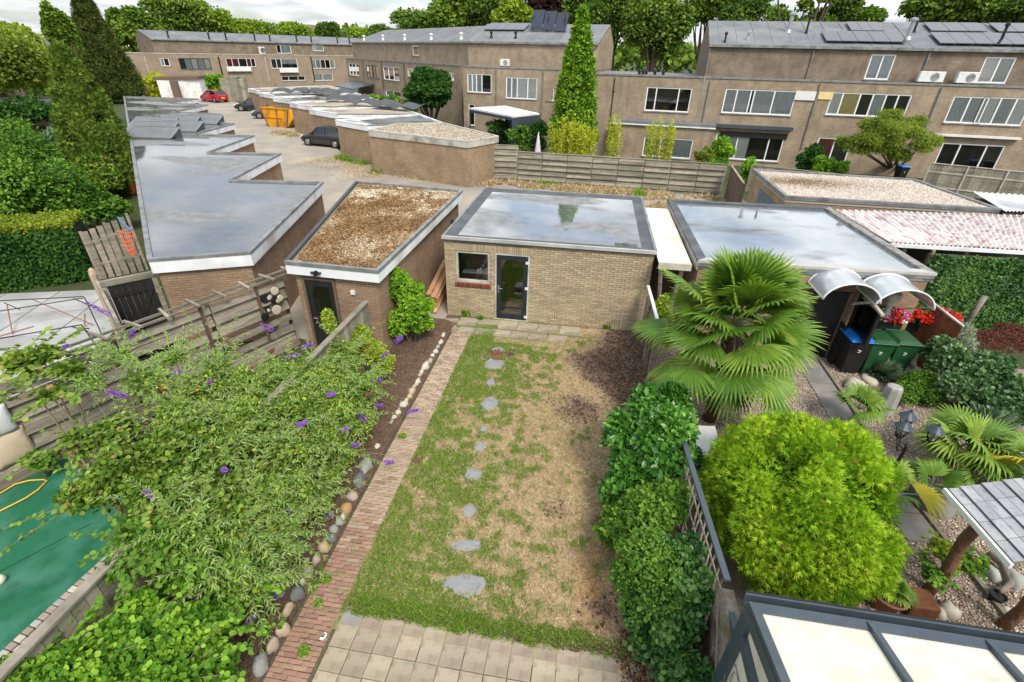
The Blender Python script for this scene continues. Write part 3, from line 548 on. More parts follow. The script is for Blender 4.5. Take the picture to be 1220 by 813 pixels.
# patio roof
pp = [G(559.6, 130.4, 2.5), G(601.6, 127.7, 2.5), G(642.6, 137, 2.5), G(611, 140.5, 2.5)]
pc = thing('patio_cover', 'white flat patio roof on dark posts against the middle terrace', 'patio cover', (pp[3].x, pp[3].y, 0))
b = MB(); b.prism([p.to_2d()[:] for p in pp], 2.5, 2.62); b.build('roof_sheet', m_white, pc)
for p in pp[:1]+pp[2:]: b = MB(); b.box(p.x-.06, p.y-.06, 0, p.x+.06, p.y+.06, 2.495); b.build('post', m_anth, pc)
for a_, b_ in ((pp[3], pp[2]), (pp[0], pp[3])):
    b = MB(); b.beam(a_-Vector((0, 0, .12)), b_-Vector((0, 0, .12)), .06, .2); b.build('beam', m_anth, pc)
for k in range(9):
    p = pp[3].lerp(pp[2], (k+.5)/9); b = MB(); b.box(p.x-.03, p.y-.1, .2, p.x+.32, p.y-.06, 2.3); b.build('side_board', m_anth, pc)

# houses running away to the left of the middle terrace
C1 = Fac(G(411.8, 69.6, ZL), G(549, 78.3, ZL)); L1 = C1.uz(549, 78.3)[0]
us = [0.0]+[C1.uz(x, y)[0] for x, y in ((431.5, 71), (455, 72.5), (481, 74), (516, 76))]+[L1]
lows = [W_(C1, (415, 75.4), (428.5, 91), mull=(.33, .66), fills='cc '), W_(C1, (435.4, 77.4), (451.6, 94), mull=(.25, .5, .75), frame=m_dkframe, fills='ccgc'), W_(C1, (456, 79), (476, 97), mull=(.33, .66), fills='cww'), W_(C1, (485, 81), (496.5, 92), mull=(.5,), fills='gc'), W_(C1, (534, 86.3), (540.7, 97), mull=(.5,), fills='c ')]
nms = ['far end house of the middle terrace, beside the distant row', 'middle terrace house with a dark framed window above a dark awning', 'middle terrace house with a half-closed white roller blind', 'middle terrace house directly behind the round bushy tree, tiny white upper window', 'middle terrace house right of the round bushy tree with a narrow window']
for i in range(5):
    k = dict(kc); k['setback'] = 1.2
    upw = [W_(C1, (491, 54.5), (499.4, 66.6), -1.2, fills=' ', )] if i == 3 else []
    hq = house(C1, us[i]+.002, us[i+1], nms[i], low=[lows[i]], gnd=[W_(C1, (459, 107), (477.8, 117.5), mull=(.5,), fills='c ')] if i == 2 else [], up=upw, **k)
    if i in (1, 2, 3, 4): pipe(C1, hq, [(431.5, 73), (431.5, 73), (455, 74), (481, 76), (516, 78)][i], [(0, 0), (434, 98), (456, 106), (482, 100), (516, 100)][i], .07, .07, m_brownwood)
    vent(C1, '', (us[i]+us[i+1])/2, .15, .35, .12, setback=1.2, z_e=7.62).build('roof_vent', m_plastwhite, hq)
    if i == 1:
        b = MB(); a_ = [C1.P(us[1]-3.5, 2.9, .1), C1.P(us[1]+3.5, 2.9, .1), C1.P(us[1]+3.5, 2.3, 3.0), C1.P(us[1]-3.5, 2.3, 3.0)]; b.add(a_+[v+Vector((0, 0, -.1)) for v in a_], [(0, 1, 2, 3), (7, 6, 5, 4), (2, 3, 7, 6), (1, 2, 6, 5), (0, 3, 7, 4)]); b.build('awning', m_anth, hq)

# ================================================================== DISTANT TERRACE ON THE LEFT
D_ = Fac(G(180, 63.6, ZL), G(409, 66.6, ZL)); ds = [D_.uz(x, 65)[0] for x in (150, 187, 262, 315, 364, 412, 450)]
Dn = ['leftmost house of the distant terrace, beyond the two dark conifers', 'distant terrace house with a wide black-framed window', 'distant terrace house with red blinds and a white balcony rail', 'distant terrace house with a half-lowered white roller blind', 'distant terrace house with two white shutters, near the skyline tower', 'right end house of the distant terrace, meeting the middle terrace']
dl = [[], [W_(D_, (190, 69.5), (203.2, 79), mull=(.4,), fills='c '), W_(D_, (212, 69.5), (252.8, 82.7), mull=(.18, .38, .58, .8), frame=m_dkframe, fills=' gcgc')], [W_(D_, (268.5, 69.5), (305.5, 80), mull=(.2, .42, .7, .85), fills='rr r ')], [W_(D_, (322, 70), (355.5, 81.7), mull=(.2, .38), fills='  w')], [W_(D_, (369.8, 71), (399.4, 81.7), mull=(.2, .4, .6, .8), fills='cg  c')], []]
dg = [[], [W_(D_, (219, 92), (249, 98), mull=(.3, .7), frame=m_dkframe, fills='')], [W_(D_, (274, 91), (290, 99), mull=(.5,), fills='c ')], [W_(D_, (335, 91), (366-2, 96), mull=(.3, .7), fills='')], [W_(D_, (372, 88), (397, 96), mull=(.5,), fills='cc')], []]
du = [[], [], [], [W_(D_, (328.5, 53.4), (347.6, 64), -1.0, mull=(.3,), fills=' g')], [W_(D_, (371.8, 53.6), (386, 61.2), -1.0, fills='c')], []]
for i in range(6):
    hq = house(D_, ds[i]+.002, ds[i+1], Dn[i], low=dl[i], gnd=dg[i], up=du[i], has_up=i > 0, setback=1.0, z_e=7.5, rise=1.25, depth=6, brick=m_brick_far, ubrick=m_brick_dark, ledgem=m_cream, group='brick terrace houses in the far distance')
    for k in (.3, .95) if i else (): vent(D_, '', ds[i]+(ds[i+1]-ds[i])*k, .15, .7, .12, setback=1.0, z_e=7.5, rise=1.25, depth=6).build('roof_vent', m_black, hq)
    pipe(D_, hq, (206+54*i if i else 175, 68), (212+55*i if i else 178, 97), .1, .1, m_cream if i % 2 == 0 else m_black)
    if i == 2:
        r = pxrect(D_, (270, 80), (300, 83.5), .5); b = MB(); fbox(b, D_, r[0], r[1], r[2]-.2, r[3], .3, .4); b.build('balcony_rail', m_white, hq)
    if i == 3:
        r = pxrect(D_, (333, 81), (356, 86.5), .5); b = MB(); fbox(b, D_, r[0], r[1], r[2], r[3], .2, .5); b.build('awning', m_white, hq)
aircon(Fac(D_.A, D_.A+D_.d, -.3), (308, 56), (316, 62.5), 0, 'tiny white air conditioner on the distant terrace')
# tower block far beyond and small house top left
tw = thing('tower_block', 'small brown tower block on the skyline above the distant trees', 'tower', G(362, 50, 0) if False else (-185, 330, 0))
for dx, w, h in ((0, 7, 19), (9, 15, 15.5), (24, 8, 11)):
    b = MB(); b.box(-185+dx, 330, 0, -185+dx+w, 342, h); b.build('tower_wing', m_brick_far, tw)
    for k in range(3):
        q = MB(); q.box(-185+dx+.8, 329.9, h-3-3*k, -185+dx+w-.8, 330.02, h-1.6-3*k); q.build('window_band', m_dkframe, tw)
F_ = Fac(G(-10, 62, 5.6), G(50, 60, 5.6)); 
hq = house(F_, -6, F_.uz(52, 60)[0], 'small grey-roofed house at the far left edge behind the yellow-green trees', has_up=True, setback=.3, z_e=7.6, rise=1.0, depth=5, brick=m_brick_far, ubrick=m_brick_dark)
b = MB(); b.box(*(F_.P(3, 0, -3).x, F_.P(3, 0, -3).y, 8.3), F_.P(3, 0, -3).x+3, F_.P(3, 0, -3).y+.4, 8.5); b.build('skylight', m_white, hq)
# ================================================================== FLAT-ROOFED SHEDS AND GARAGES
def inset(poly, t):
    n = len(poly); o = []
    a = sum(poly[i][0]*poly[(i+1) % n][1]-poly[(i+1) % n][0]*poly[i][1] for i in range(n)); sg = 1 if a > 0 else -1
    ts = t if isinstance(t, (list, tuple)) else [t]*n
    for i in range(n):
        p0 = Vector(poly[i-1]); p1 = Vector(poly[i]); p2 = Vector(poly[(i+1) % n]); d1 = (p1-p0).normalized(); d2 = (p2-p1).normalized()
        n1 = Vector((-d1.y, d1.x))*sg; n2 = Vector((-d2.y, d2.x))*sg; a1 = p0+n1*ts[i-1]; a2 = p1+n2*ts[i]
        den = d1.x*d2.y-d1.y*d2.x
        if abs(den) < 1e-3: o.append(p1+n2*ts[i]); continue
        s = ((a2.x-a1.x)*d2.y-(a2.y-a1.y)*d2.x)/den; o.append(a1+d1*s)
    return [tuple(p) for p in o]
def flat_building(name, label, cat, poly, zt, wallm, roofm, edges, group=None, cw=.08, up=.05, wall_in=.06, wallz0=0.0, skipwall=(), deck=.05, seams=0):
    """edges: per side (material, height of fascia) or None where the roof runs on"""
    n = len(poly); root = thing(name, label, cat, (sum(p[0] for p in poly)/n, sum(p[1] for p in poly)/n, 0), group)
    ws = [wall_in if e else 0.0 for e in edges]; wp = inset(poly, ws); b = MB()
    for i in range(n):
        if i in skipwall: continue
        p, q = wp[i], wp[(i+1) % n]; b.quad((p[0], p[1], wallz0), (q[0], q[1], wallz0), (q[0], q[1], zt-deck-.05), (p[0], p[1], zt-deck-.05))
    b.build('wall', wallm, root)
    if seams: seamlines(root, inset(poly, [.12 if e else .02 for e in edges]), zt-deck, roofm)
    b = MB(); b.prism(inset(poly, [.035 if e else 0 for e in edges]), zt-.22, zt-deck); rf = b.build('roof', roofm, root)
    ci = inset(poly, [cw if e else 0 for e in edges]); fi = inset(poly, [.03 if e else 0 for e in edges]); co = inset(poly, [-.012 if e else 0 for e in edges])
    for i, e in enumerate(edges):
        if not e: continue
        j = (i+1) % n; f = MB(); f.prism([poly[i], poly[j], fi[j], fi[i]], zt-e[1], zt-.002); f.build('fascia', e[0], root)
        c = MB(); c.prism([co[i], co[j], ci[j], ci[i]], zt-.001-deck, zt+.02); c.build('coping', e[2] if len(e) > 2 else m_zinc, root)
    return root, rf
def seamlines(root, poly, z, mat, step=1.02):
    q = MB(); ys = [p[1] for p in poly]; y = min(ys)+.5
    while y < max(ys)-.1:
        xs = []
        for i in range(len(poly)):
            (x0, y0), (x1, y1) = poly[i], poly[(i+1) % len(poly)]
            if (y0 > y) != (y1 > y): xs.append(x0+(x1-x0)*(y-y0)/(y1-y0))
        xs.sort()
        for a, c in zip(xs[::2], xs[1::2]):
            if c-a > .3: q.beam((a+.02, y, z+.001), (c-.02, y, z+.001), .035, .006)
        y += step
    if q.v: q.build('roof_seam', m_seam, root, kind='stuff')
def P2(x, y, z): p = G(x, y, z); return (p.x, p.y)

m_seam = M('seam_bitumen', (.12, .125, .125), (.19, .195, .19), scale=3, rough=.45, bump=.2)
# ---- the brick shed at the end of the garden ------------------------------------------------------
SX0, SX1, SY0, SY1, SZ = -3.86, 1.88, 12.62, 18.36, 2.46
shed = thing('brick_shed', 'tan brick garden shed with dark glass door at the end of the lawn', 'shed', ((SX0+SX1)/2, SY0, 0))
WY = SY0+.055
fs = Fac(Vector((SX0, WY, 0)), Vector((SX1, WY, 0)))
wr = pxrect(fs, (541.9, 298.4), (584, 338.9)); drr = pxrect(fs, (589.7, 301.9), (628.5, 381.5)); drr = (drr[0], drr[1], .04, wr[3]+.005)
wr = (wr[0], wr[1], wr[2], drr[3])
b = MB(); fwall(b, fs, .03, SX1-SX0-.03, 0, SZ-.1, [wr, drr], th=.2, off=-.012)
for x in (SX0+.03, SX1-.03): b.quad((x, WY+.012, 0), (x, SY1-.05, 0), (x, SY1-.05, SZ-.1), (x, WY+.012, SZ-.1))
b.quad((SX0+.03, SY1-.05, 0), (SX1-.03, SY1-.05, 0), (SX1-.03, SY1-.05, SZ-.1), (SX0+.03, SY1-.05, SZ-.1))
b.build('wall', [m_mortar], shed)
side = MB()
for x, s in ((SX0+.028, -1), (SX1-.028, 1)): side.box(min(x, x+s*.02), WY+.1, 0, max(x, x+s*.02), SY1-.05, SZ-.12)
side.build('side_wall', brickmat('tan_brick_flat', (.50, .375, .23), (.37, .265, .155), (.2, .17, .12), stain=(.2, .17, .11)), shed)
# individual bricks of the front wall
bricks = []   # (x0,x1,z0,z1)
PZ, PXB = .0625, .22; zc = 0.02; row = 0; U0, U1 = .02, SX1-SX0-.02; sold_z = drr[3]
while zc < SZ-.14:
    off = (row % 2)*PXB/2 + (0 if row % 4 < 2 else .0); u = U0-off
    while u < U1:
        a, c = max(u, U0), min(u+PXB-.01, U1); z0, z1 = zc, zc+PZ-.011
        spans = [(a, c)]
        for h in (wr, drr, (wr[0]-.02, wr[1]+.02, sold_z, sold_z+.215), (drr[0]-.02, drr[1]+.05, sold_z, sold_z+.215), (wr[0]-.03, wr[1]+.03, wr[2]-.13, wr[2])):
            if z1 > h[2]+.004 and z0 < h[3]-.004:
                ns_ = []
                for s, t in spans:
                    if t <= h[0] or s >= h[1]: ns_.append((s, t))
                    else:
                        if s < h[0]: ns_.append((s, h[0]))
                        if t > h[1]: ns_.append((h[1], t))
                spans = ns_
        for s, t in spans:
            if t-s > .03: bricks.append((s, t-.001, z0, z1))
        u += PXB
    zc += PZ; row += 1
for h0, h1 in ((wr[0]-.02, wr[1]+.02), (drr[0]-.02, drr[1]+.05)):
    k = h0
    while k < h1-.03: bricks.append((k, k+.052, sold_z+.004, sold_z+.206)); k += .0625
bricks.sort(key=lambda t: (t[0]+SX0)**2+(CAMH-t[2])**2)
bm_cache = {}
def bcube(sx, sy, sz, mat, ch=.004):
    key = (round(sx, 2), round(sy, 3), round(sz, 3), mat.name)
    if key not in bm_cache:
        sx, sy, sz = max(round(sx, 2), .02), sy, sz; m = MB(); v = []
        for z, k in ((-sz/2, 0), (sz/2, 0)):
            v += [(-sx/2, sy/2, z), (sx/2, sy/2, z), (sx/2, -sy/2+ch, z), (-sx/2, -sy/2+ch, z)]
        v += [(-sx/2+ch, -sy/2, -sz/2+ch), (sx/2-ch, -sy/2, -sz/2+ch), (sx/2-ch, -sy/2, sz/2-ch), (-sx/2+ch, -sy/2, sz/2-ch)]
        m.add(v, [(8, 9, 10, 11), (3, 2, 9, 8), (2, 6, 10, 9), (6, 7, 11, 10), (7, 3, 8, 11), (4, 5, 6, 7)[::-1], (0, 1, 2, 3), (1, 5, 6, 2), (0, 3, 7, 4)])
        me = bpy.data.meshes.new('brick'); me.from_pydata(m.v, [], m.f); me.materials.append(mat); uvs(me, Vector()); bm_cache[key] = me
    return bm_cache[key]
for s, t, z0, z1 in bricks[:300]:
    link('brick', bcube(t-s, .05, z1-z0, m_tanbrick), shed, (SX0+(s+t)/2, WY+.022+random.uniform(-.003, .003), (z0+z1)/2))
b = MB(); rv = []
for s, t, z0, z1 in bricks[300:]:
    dy = random.uniform(-.003, .003); b.box(SX0+s, WY-.003+dy, z0, SX0+t, WY+.04, z1); rv += [random.random()]*6
o = b.build('brick', m_tanbrick_s, shed, kind='stuff'); a = o.data.attributes.new('rnd', 'FLOAT', 'FACE'); a.data.foreach_set('value', rv)
k = wr[0]-.02
while k < wr[1]: 
    link('sill_brick', bcube(.052, .13, .105, m_redsill), shed, (SX0+k+.026, WY+.02, wr[2]-.07)); k += .0625
fw_ = wr; w = window(fs, shed, *fw_, mull=(), fills='', fw=.07, sill=False, frame=m_cream)
# shelf with small pale things seen through the pane
q = MB(); q.box(SX0+wr[0]+.1, WY+.35, wr[2]+.15, SX0+wr[1]-.1, WY+.55, wr[2]+.18)
for k in range(4): q.box(SX0+wr[0]+.55+.08*k, WY+.36, wr[2]+.18, SX0+wr[0]+.6+.08*k, WY+.42, wr[2]+.28+.04*(k % 2))
q.build('shelf', m_plastwhite, shed)
# door: pale frame, dark leaf, glass, handle, three hinges
u0, u1, z0, z1 = drr
q = MB(); fbox(q, fs, u0, u0+.045, z0, z1, -.1, .005); fbox(q, fs, u1-.045, u1, z0, z1, -.1, .005); fbox(q, fs, u0+.045, u1-.045, z1-.04, z1, -.1, .005); fbox(q, fs, u0-.02, u1+.02, 0, z0, -.14, .05); q.build('door_frame', m_cream, shed)
q = MB(); fbox(q, fs, u0+.05, u0+.17, z0+.01, z1-.045, -.06, -.01); fbox(q, fs, u1-.17, u1-.05, z0+.01, z1-.045, -.06, -.01); fbox(q, fs, u0+.17, u1-.17, z1-.17, z1-.045, -.06, -.01); fbox(q, fs, u0+.17, u1-.17, z0+.01, z0+.15, -.06, -.01)
dr = q.build('door', M('dark_navy_paint', (.018, .022, .030), (.026, .031, .040), scale=5, rough=.4), shed)
q = MB(); fbox(q, fs, u0+.17, u1-.17, z0+.15, z1-.17, -.045, -.035); q.build('pane', m_glassdk, dr)
q = MB(); fbox(q, fs, u0+.16, u1-.16, z0+.14, z1-.16, -.9, -.88); q.build('dark_room_backing', m_room, dr)
q = MB(); fbox(q, fs, u0+.06, u1-.06, z0, z0+.02, -.9, -.07); fbox(q, fs, u0+.25, u1-.3, z0+.02, z0+.35, -.8, -.5); q.build('floor_inside', M('pale_floor', (.3, .29, .27)), dr)
hz = z0+.95
q = MB(); fbox(q, fs, u0+.085, u0+.125, hz-.12, hz+.12, -.01, .0); q.tube([fs.P(u0+.105, hz+.04, 0), fs.P(u0+.105, hz+.04, .05), fs.P(u0+.23, hz+.035, .05)], .012, 8); q.build('handle', m_metal, dr)
for z in (z0+.12, (z0+z1)/2+.02, z1-.22): q = MB(); fbox(q, fs, u1-.11, u1-.02, z-.035, z+.035, -.008, .02); q.build('hinge', m_plastwhite, dr)
for cx_, cy_ in ((658, 377.5), (732, 384.5)):
    u, z = fs.uz(cx_, cy_); q = MB()
    for k in range(5): fbox(q, fs, u-.14+k*.065, u-.128+k*.065, z-.07, z+.07, -.01, .0045)
    q.build('air_vent', m_black, shed)
# roof: sheet, dark upstand strips, zinc edge
m_wet = wetroof('wet_roof', (.20, .205, .20), (.13, .135, .135), thresh=.46, fm=.9, scale=.42, off=(3.3, 6.6, 0), gloss=.55, sharp=.05)
poly = [(SX0, SY0), (SX1, SY0), (SX1, SY1), (SX0, SY1)]
q = MB(); q.prism(inset(poly, .30), SZ-.2, SZ-.05); q.build('roof', m_wet, shed)
ip = inset(poly, .04); ii = inset(poly, .34)
for i in range(4):
    j = (i+1) % 4; q = MB()
    q.add([(*poly[i], SZ-.12), (*poly[j], SZ-.12), (*ip[j], SZ), (*ip[i], SZ), (*ii[j], SZ-.045), (*ii[i], SZ-.045), (*ii[j], SZ-.2), (*ii[i], SZ-.2)], [(3, 2, 4, 5), (5, 4, 6, 7), (0, 1, 2, 3)]); q.build('roof_edge_strip', m_bitumen, shed)
    e = MB(); oo = inset(poly, -.03); e.prism([oo[i], oo[j], ip[j], ip[i]], SZ-.075, SZ+.012); e.build('coping', m_zinc if i else M('aluminium_trim', (.50, .50, .47), (.40, .40, .38), scale=3, rough=.5, metal=.2, stain=(.25, .25, .23)), shed)
q = MB(); q.lathe([(.09, SZ-.05), (.09, SZ-.02), (.03, SZ+.01)], (SX1-.75, SY0+.5, 0), 10); q.box(SX1-1.05, SY0+.36, SZ-.05, SX1-.45, SY0+.6, SZ-.04); q.build('roof_drain', m_bitumen, shed)

# ---- gravel-roofed shed to its left --------------------------------------------------------------
GZ = 2.5
gp = [P2(339, 312, GZ), P2(450, 323, GZ), P2(551, 227, GZ), P2(424, 216, GZ)]
m_gravelbase = M('roof_gravel_base', (.34, .28, .20), (.20, .14, .085), (.27, .21, .14), scale=30, rough=.95, bump=.8, bscale=80, bdist=.02)
gsh, _ = flat_building('gravel_roof_shed', 'brick shed with a mossy gravel roof and white fascia, left of the tan shed', 'shed', gp, GZ, m_brick_garage, m_gravelbase,
    [(m_whitef, .30, m_zinc), (m_whitef, .30, m_zinc), (m_zinc, .2), (m_zinc, .2, m_roofblack)], wall_in=.14, deck=.07)
# mossy pebbles, spread in drifts
def pebbles(name, parent, pts, size, mat, seed=1, flat=.6, tone=None, **kw):
    n = len(pts); oc = np.array([[1, 0, 0], [0, 1, 0], [-1, 0, 0], [0, -1, 0], [0, 0, 1], [0, 0, -.6]]); of = np.array([[0, 1, 4], [1, 2, 4], [2, 3, 4], [3, 0, 4], [1, 0, 5], [2, 1, 5], [3, 2, 5], [0, 3, 5]])
    an = RS.rand(n)*6.28; s = size*(.5+.9*RS.rand(n)**1.5); ca, sa = np.cos(an), np.sin(an); e = .6+.5*RS.rand(n)
    X = oc[None, :, 0]*s[:, None]; Y = oc[None, :, 1]*(s*e)[:, None]; Z = oc[None, :, 2]*(s*flat)[:, None]
    V = np.stack([X*ca[:, None]-Y*sa[:, None], X*sa[:, None]+Y*ca[:, None], Z], -1)+np.asarray(pts)[:, None, :]+RS.normal(size=(n, 6, 3))*(s*.18)[:, None, None]
    Fc = of[None]+(np.arange(n)*6)[:, None, None]; r = RS.rand(n) if tone is None else np.clip(tone, 0, 1)
    return npmesh(name, V.reshape(-1, 3), Fc.reshape(-1, 3), np.repeat(r, 8), mat, parent, kind='stuff', **kw)
def rampmat(name, cols, rough=.9):
    m, t, b_, o = newmat(name); at = t.nodes.new('ShaderNodeAttribute'); at.attribute_name = 'rnd'; r = t.nodes.new('ShaderNodeValToRGB')
    while len(r.color_ramp.elements) < len(cols): r.color_ramp.elements.new(.5)
    for e, (p, c) in zip(r.color_ramp.elements, sorted(cols)): e.position = p; e.color = c4(c)
    t.links.new(at.outputs['Fac'], r.inputs[0]); t.links.new(r.outputs[0], b_.inputs['Base Color']); b_.inputs['Roughness'].default_value = rough; b_.inputs['Specular IOR Level'].default_value = .2; return m
def inpoly(x, y, poly):
    c = np.zeros(len(x), bool); n = len(poly)
    for i in range(n):
        x0, y0 = poly[i][0], poly[i][1]; x1, y1 = poly[(i+1) % n][0], poly[(i+1) % n][1]
        k = ((y0 > y) != (y1 > y)) & (x < (x1-x0)*(y-y0)/(y1-y0+1e-12)+x0); c ^= k
    return c
def scatter_poly(poly, n):
    xs = [p[0] for p in poly]; ys = [p[1] for p in poly]; x = RS.uniform(min(xs), max(xs), n); y = RS.uniform(min(ys), max(ys), n); k = inpoly(x, y, poly); return x[k], y[k]
m_peb = rampmat('roof_pebbles', [(0, (.10, .055, .025)), (.2, (.24, .13, .05)), (.42, (.30, .20, .10)), (.65, (.38, .31, .21)), (.85, (.52, .46, .36)), (1, (.7, .64, .54))])
x, y = scatter_poly(inset(gp, .14), 42000); f = fbm(x, y, .9, 3); edge = np.clip((x-y*.0+5.2)*.3, -.2, .3)
pebbles('roof_gravel', gsh, np.c_[x, y, np.full(len(x), GZ-.065)], .030, m_peb, tone=.5+RS.normal(size=len(x))*.25-(f-.42)*1.5-.25*np.exp(-((x+6.4)**2/2+(y-14)**2/9))+.25*(y > 16)+0*edge)
x, y = scatter_poly(inset(gp, .2), 15000); k = fbm(x, y, 1.6, 9)+.10*RS.rand(len(x))-.05*(x+6)-.012*(y-12) > .60; x, y = x[k], y[k]
m_moss = rampmat('roof_moss', [(0, (.08, .045, .02)), (.5, (.20, .11, .045)), (1, (.34, .20, .09))]); pebbles('roof_moss', gsh, np.c_[x, y, np.full(len(x), GZ-.05)], .035, m_moss, flat=.8)
fg = Fac(Vector((*gp[0], 0)), Vector((*gp[1], 0)), -.14)
r = pxrect(fg, (362, 331), (406, 392), .02); r = (r[0], r[1], 0.02, 2.05)
q = MB(); fbox(q, fg, r[0]-.06, r[0], 0, r[3]+.06, .0, .05); fbox(q, fg, r[1], r[1]+.06, 0, r[3]+.06, 0, .05); fbox(q, fg, r[0], r[1], r[3], r[3]+.06, 0, .05); q.build('door_frame', m_brownwood, gsh)
q = MB(); fbox(q, fg, r[0], r[1], r[2], r[3], .004, .03); dd = q.build('door', m_blackwood, gsh)
q = MB(); fbox(q, fg, r[0]+.15, r[1]-.12, .9, r[3]-.15, .032, .036); q.build('pane', m_glassdk, dd)
q = MB(); fbox(q, fg, r[0]+.2, r[0]+.35, 1.2, 1.75, .037, .04); fbox(q, fg, r[0]+.5, r[0]+.62, 1.3, 1.8, .037, .04); q.build('pale_reflection_strip', m_curtgrey, dd) if False else None
q = MB(); q.tube([fg.P(r[0]+.09, 1.02, .03), fg.P(r[0]+.09, 1.02, .08), fg.P(r[0]+.2, 1.02, .08)], .012, 6); q.build('handle', m_metal, dd)
u, z = fg.uz(420, 349, .05); q = MB(); fbox(q, fg, u-.05, u+.05, z-.05, z+.05, .002, .06); q.build('wall_socket', m_plastwhite, gsh)
u, z = fg.uz(375.5, 326, .2); q = MB(); fbox(q, fg, u-.12, u+.12, z-.01, z+.02, .14, .22); fbox(q, fg, u-.03, u+.03, z-.06, z+.05, .14, .24); q.build('wall_lamp', m_black, gsh)

# ---- zigzag row of garages on the far left ---------------------------------------------------------
m_wetrow = wetroof('wet_garage_roof', (.19, .195, .19), (.065, .068, .07), thresh=.44, fm=.8, scale=.26, off=(4.2, 1.0, 0), gloss=.10, sharp=.03)
LA = Vector(P2(176, 310, GZ)); LB = Vector(P2(157, 182, GZ)); Ld = (LB-LA).normalized()
def onleft(a, b):   # extend a->b to the left edge line
    a = Vector(a); b = Vector(b); d = b-a; den = d.x*Ld.y-d.y*Ld.x; s = ((LA.x-a.x)*Ld.y-(LA.y-a.y)*Ld.x)/den; return tuple(a+d*s)
corn = [((298, 301), (385, 217), (275, 214.5)), ((275, 214.5), (335, 183), (248, 181.5)), ((248, 181.5), (303, 161.5), (230, 160.3)), ((230, 160.3), (279.6, 147.2), (228, 144.5)), ((228, 144.5), (262, 135.6), (206.6, 133.5)), ((206.6, 133.5), (248, 125), (200, 122.8)), ((200, 122.8), (237, 117.8), (196, 116.5))]
ends = ['nearest garage of the left zigzag row, long white fascia and wet roof', 'second garage of the left zigzag row, puddles mirror the conifers', 'third garage of the left zigzag row, just before the tilted roof frames', 'fourth garage of the left zigzag row, with tilted glass frames on its roof', 'fifth garage of the left zigzag row, mossy wet roof', 'sixth garage of the left zigzag row, light grey dry roof', 'farthest garage of the left zigzag row, beside the red car']
prevL = tuple(LA); WT = (m_whitef, .34, m_zinc); GT = (m_zinc, .2, m_zinc)
for i, (a, b_, c) in enumerate(corn):
    A_, B_, C_ = P2(*a, GZ), P2(*b_, GZ), P2(*c, GZ); nl = onleft(B_, C_)
    if i == 6: nl = (nl[0], nl[1])
    if i == 0: poly = [prevL, A_, B_, C_, nl]; ed = [WT, WT, GT, None, WT]
    else: poly = [prevL, A_, B_, C_, nl]; ed = [None, WT, GT, None, WT]
    if i == 6: ed[3] = GT
    flat_building('garage', ends[i], 'garage', poly, GZ, m_brick_garage, m_wetrow, ed, group='zigzag garages on the left', cw=.10, wall_in=.1, skipwall=() if i == 0 else (0,)); prevL = nl
for k, (x, y, w, lb) in enumerate([(175, 164, 2.6, 'front left of the tilted glass frames'), (176, 157, 2.6, 'second left tilted glass frame, behind the front one'), (178, 151, 2.6, 'rear left tilted glass frame beside the conifer'), (208, 156, 2.5, 'front middle tilted glass frame'), (207, 148.5, 2.5, 'rear middle tilted glass frame'), (236, 147, 2.4, 'rightmost tilted glass frame')]):
    p = G(x, y, GZ); rt = thing('solar_collector', lb+' on the left garage roofs', 'solar panel', (p.x, p.y, GZ-.05), 'tilted solar frames on the garage roofs')
    d = Vector((1, .12, 0)).normalized(); e = Vector((-.12, 1, 0)).normalized(); a = p-d*w/2; q = MB(); z = Vector((0, 0, 1))
    v = [a, a+d*w, a+d*w+e*1.0+z*.42, a+e*1.0+z*.42]; q.add(v+[t-z*.05 for t in v], [(0, 1, 2, 3), (7, 6, 5, 4), (0, 4, 5, 1), (1, 5, 6, 2), (2, 6, 7, 3), (3, 7, 4, 0)]); q.build('panel', m_roofgrey, rt)
    q = MB(); q.beam(v[0], v[1], .06, .06); q.beam(v[1], v[2], .06, .06); q.beam(v[3], v[0], .06, .06); q.beam(v[2], v[3], .06, .06); q.build('frame', m_metal, rt)
    q = MB(); q.add([v[3], v[2], v[2]-z*.42, v[3]-z*.42], [(0, 1, 2, 3)]); q.add([v[1], v[2], v[2]-z*.42], [(0, 1, 2)]); q.add([v[0], v[3], v[3]-z*.42], [(0, 1, 2)]); q.build('back_panel', m_roofblack, rt)

# ---- zigzag garages across the court ---------------------------------------------------------------
CZ = 2.55; m_courtroof = M('court_gravel_roof', (.36, .30, .23), (.22, .19, .14), (.40, .34, .27), scale=5, rough=.95, bump=.6, bscale=40, stain=(.16, .15, .10), stsc=.5)
m_wetcourt = wetroof('wet_court_roof', (.14, .145, .145), (.17, .18, .19), thresh=.48, scale=.3, off=(1, 7, 0), gloss=.1)
# far-side points run along the hedge behind the garages
fl_ = [(438.4, 155), (399.2, 143), (368.2, 130.5), (344.8, 122.7), (324.6, 116.5), (309, 111), (295, 105.8)]; bk = [(528, 146.3), (500, 136), (472, 127), (446, 118), (425, 111), (408, 106), (390, 102)]
jn = [None, (437.4, 149.5), (402, 136), (372, 127), (347, 119.5), (327, 114), (310, 109)]
lab = ['front court garage with a pebbled roof and grimy fascia beside the plank fence', 'second court garage right of the parked dark car', 'third court garage, low white fascia behind the dark car', 'fourth court garage behind the yellow skip, tall blank brick side', 'fifth court garage, black sheets on its roof', 'sixth court garage, left of the black roof sheets', 'farthest court garage, next to the grey garden fence']
FT = (m_whitef, .36, m_whitef)
poly = [P2(438.4, 155, CZ), P2(557.5, 168.5, CZ), P2(594, 162.3, CZ), P2(528, 146.3, CZ), P2(473.8, 147.3, CZ)]
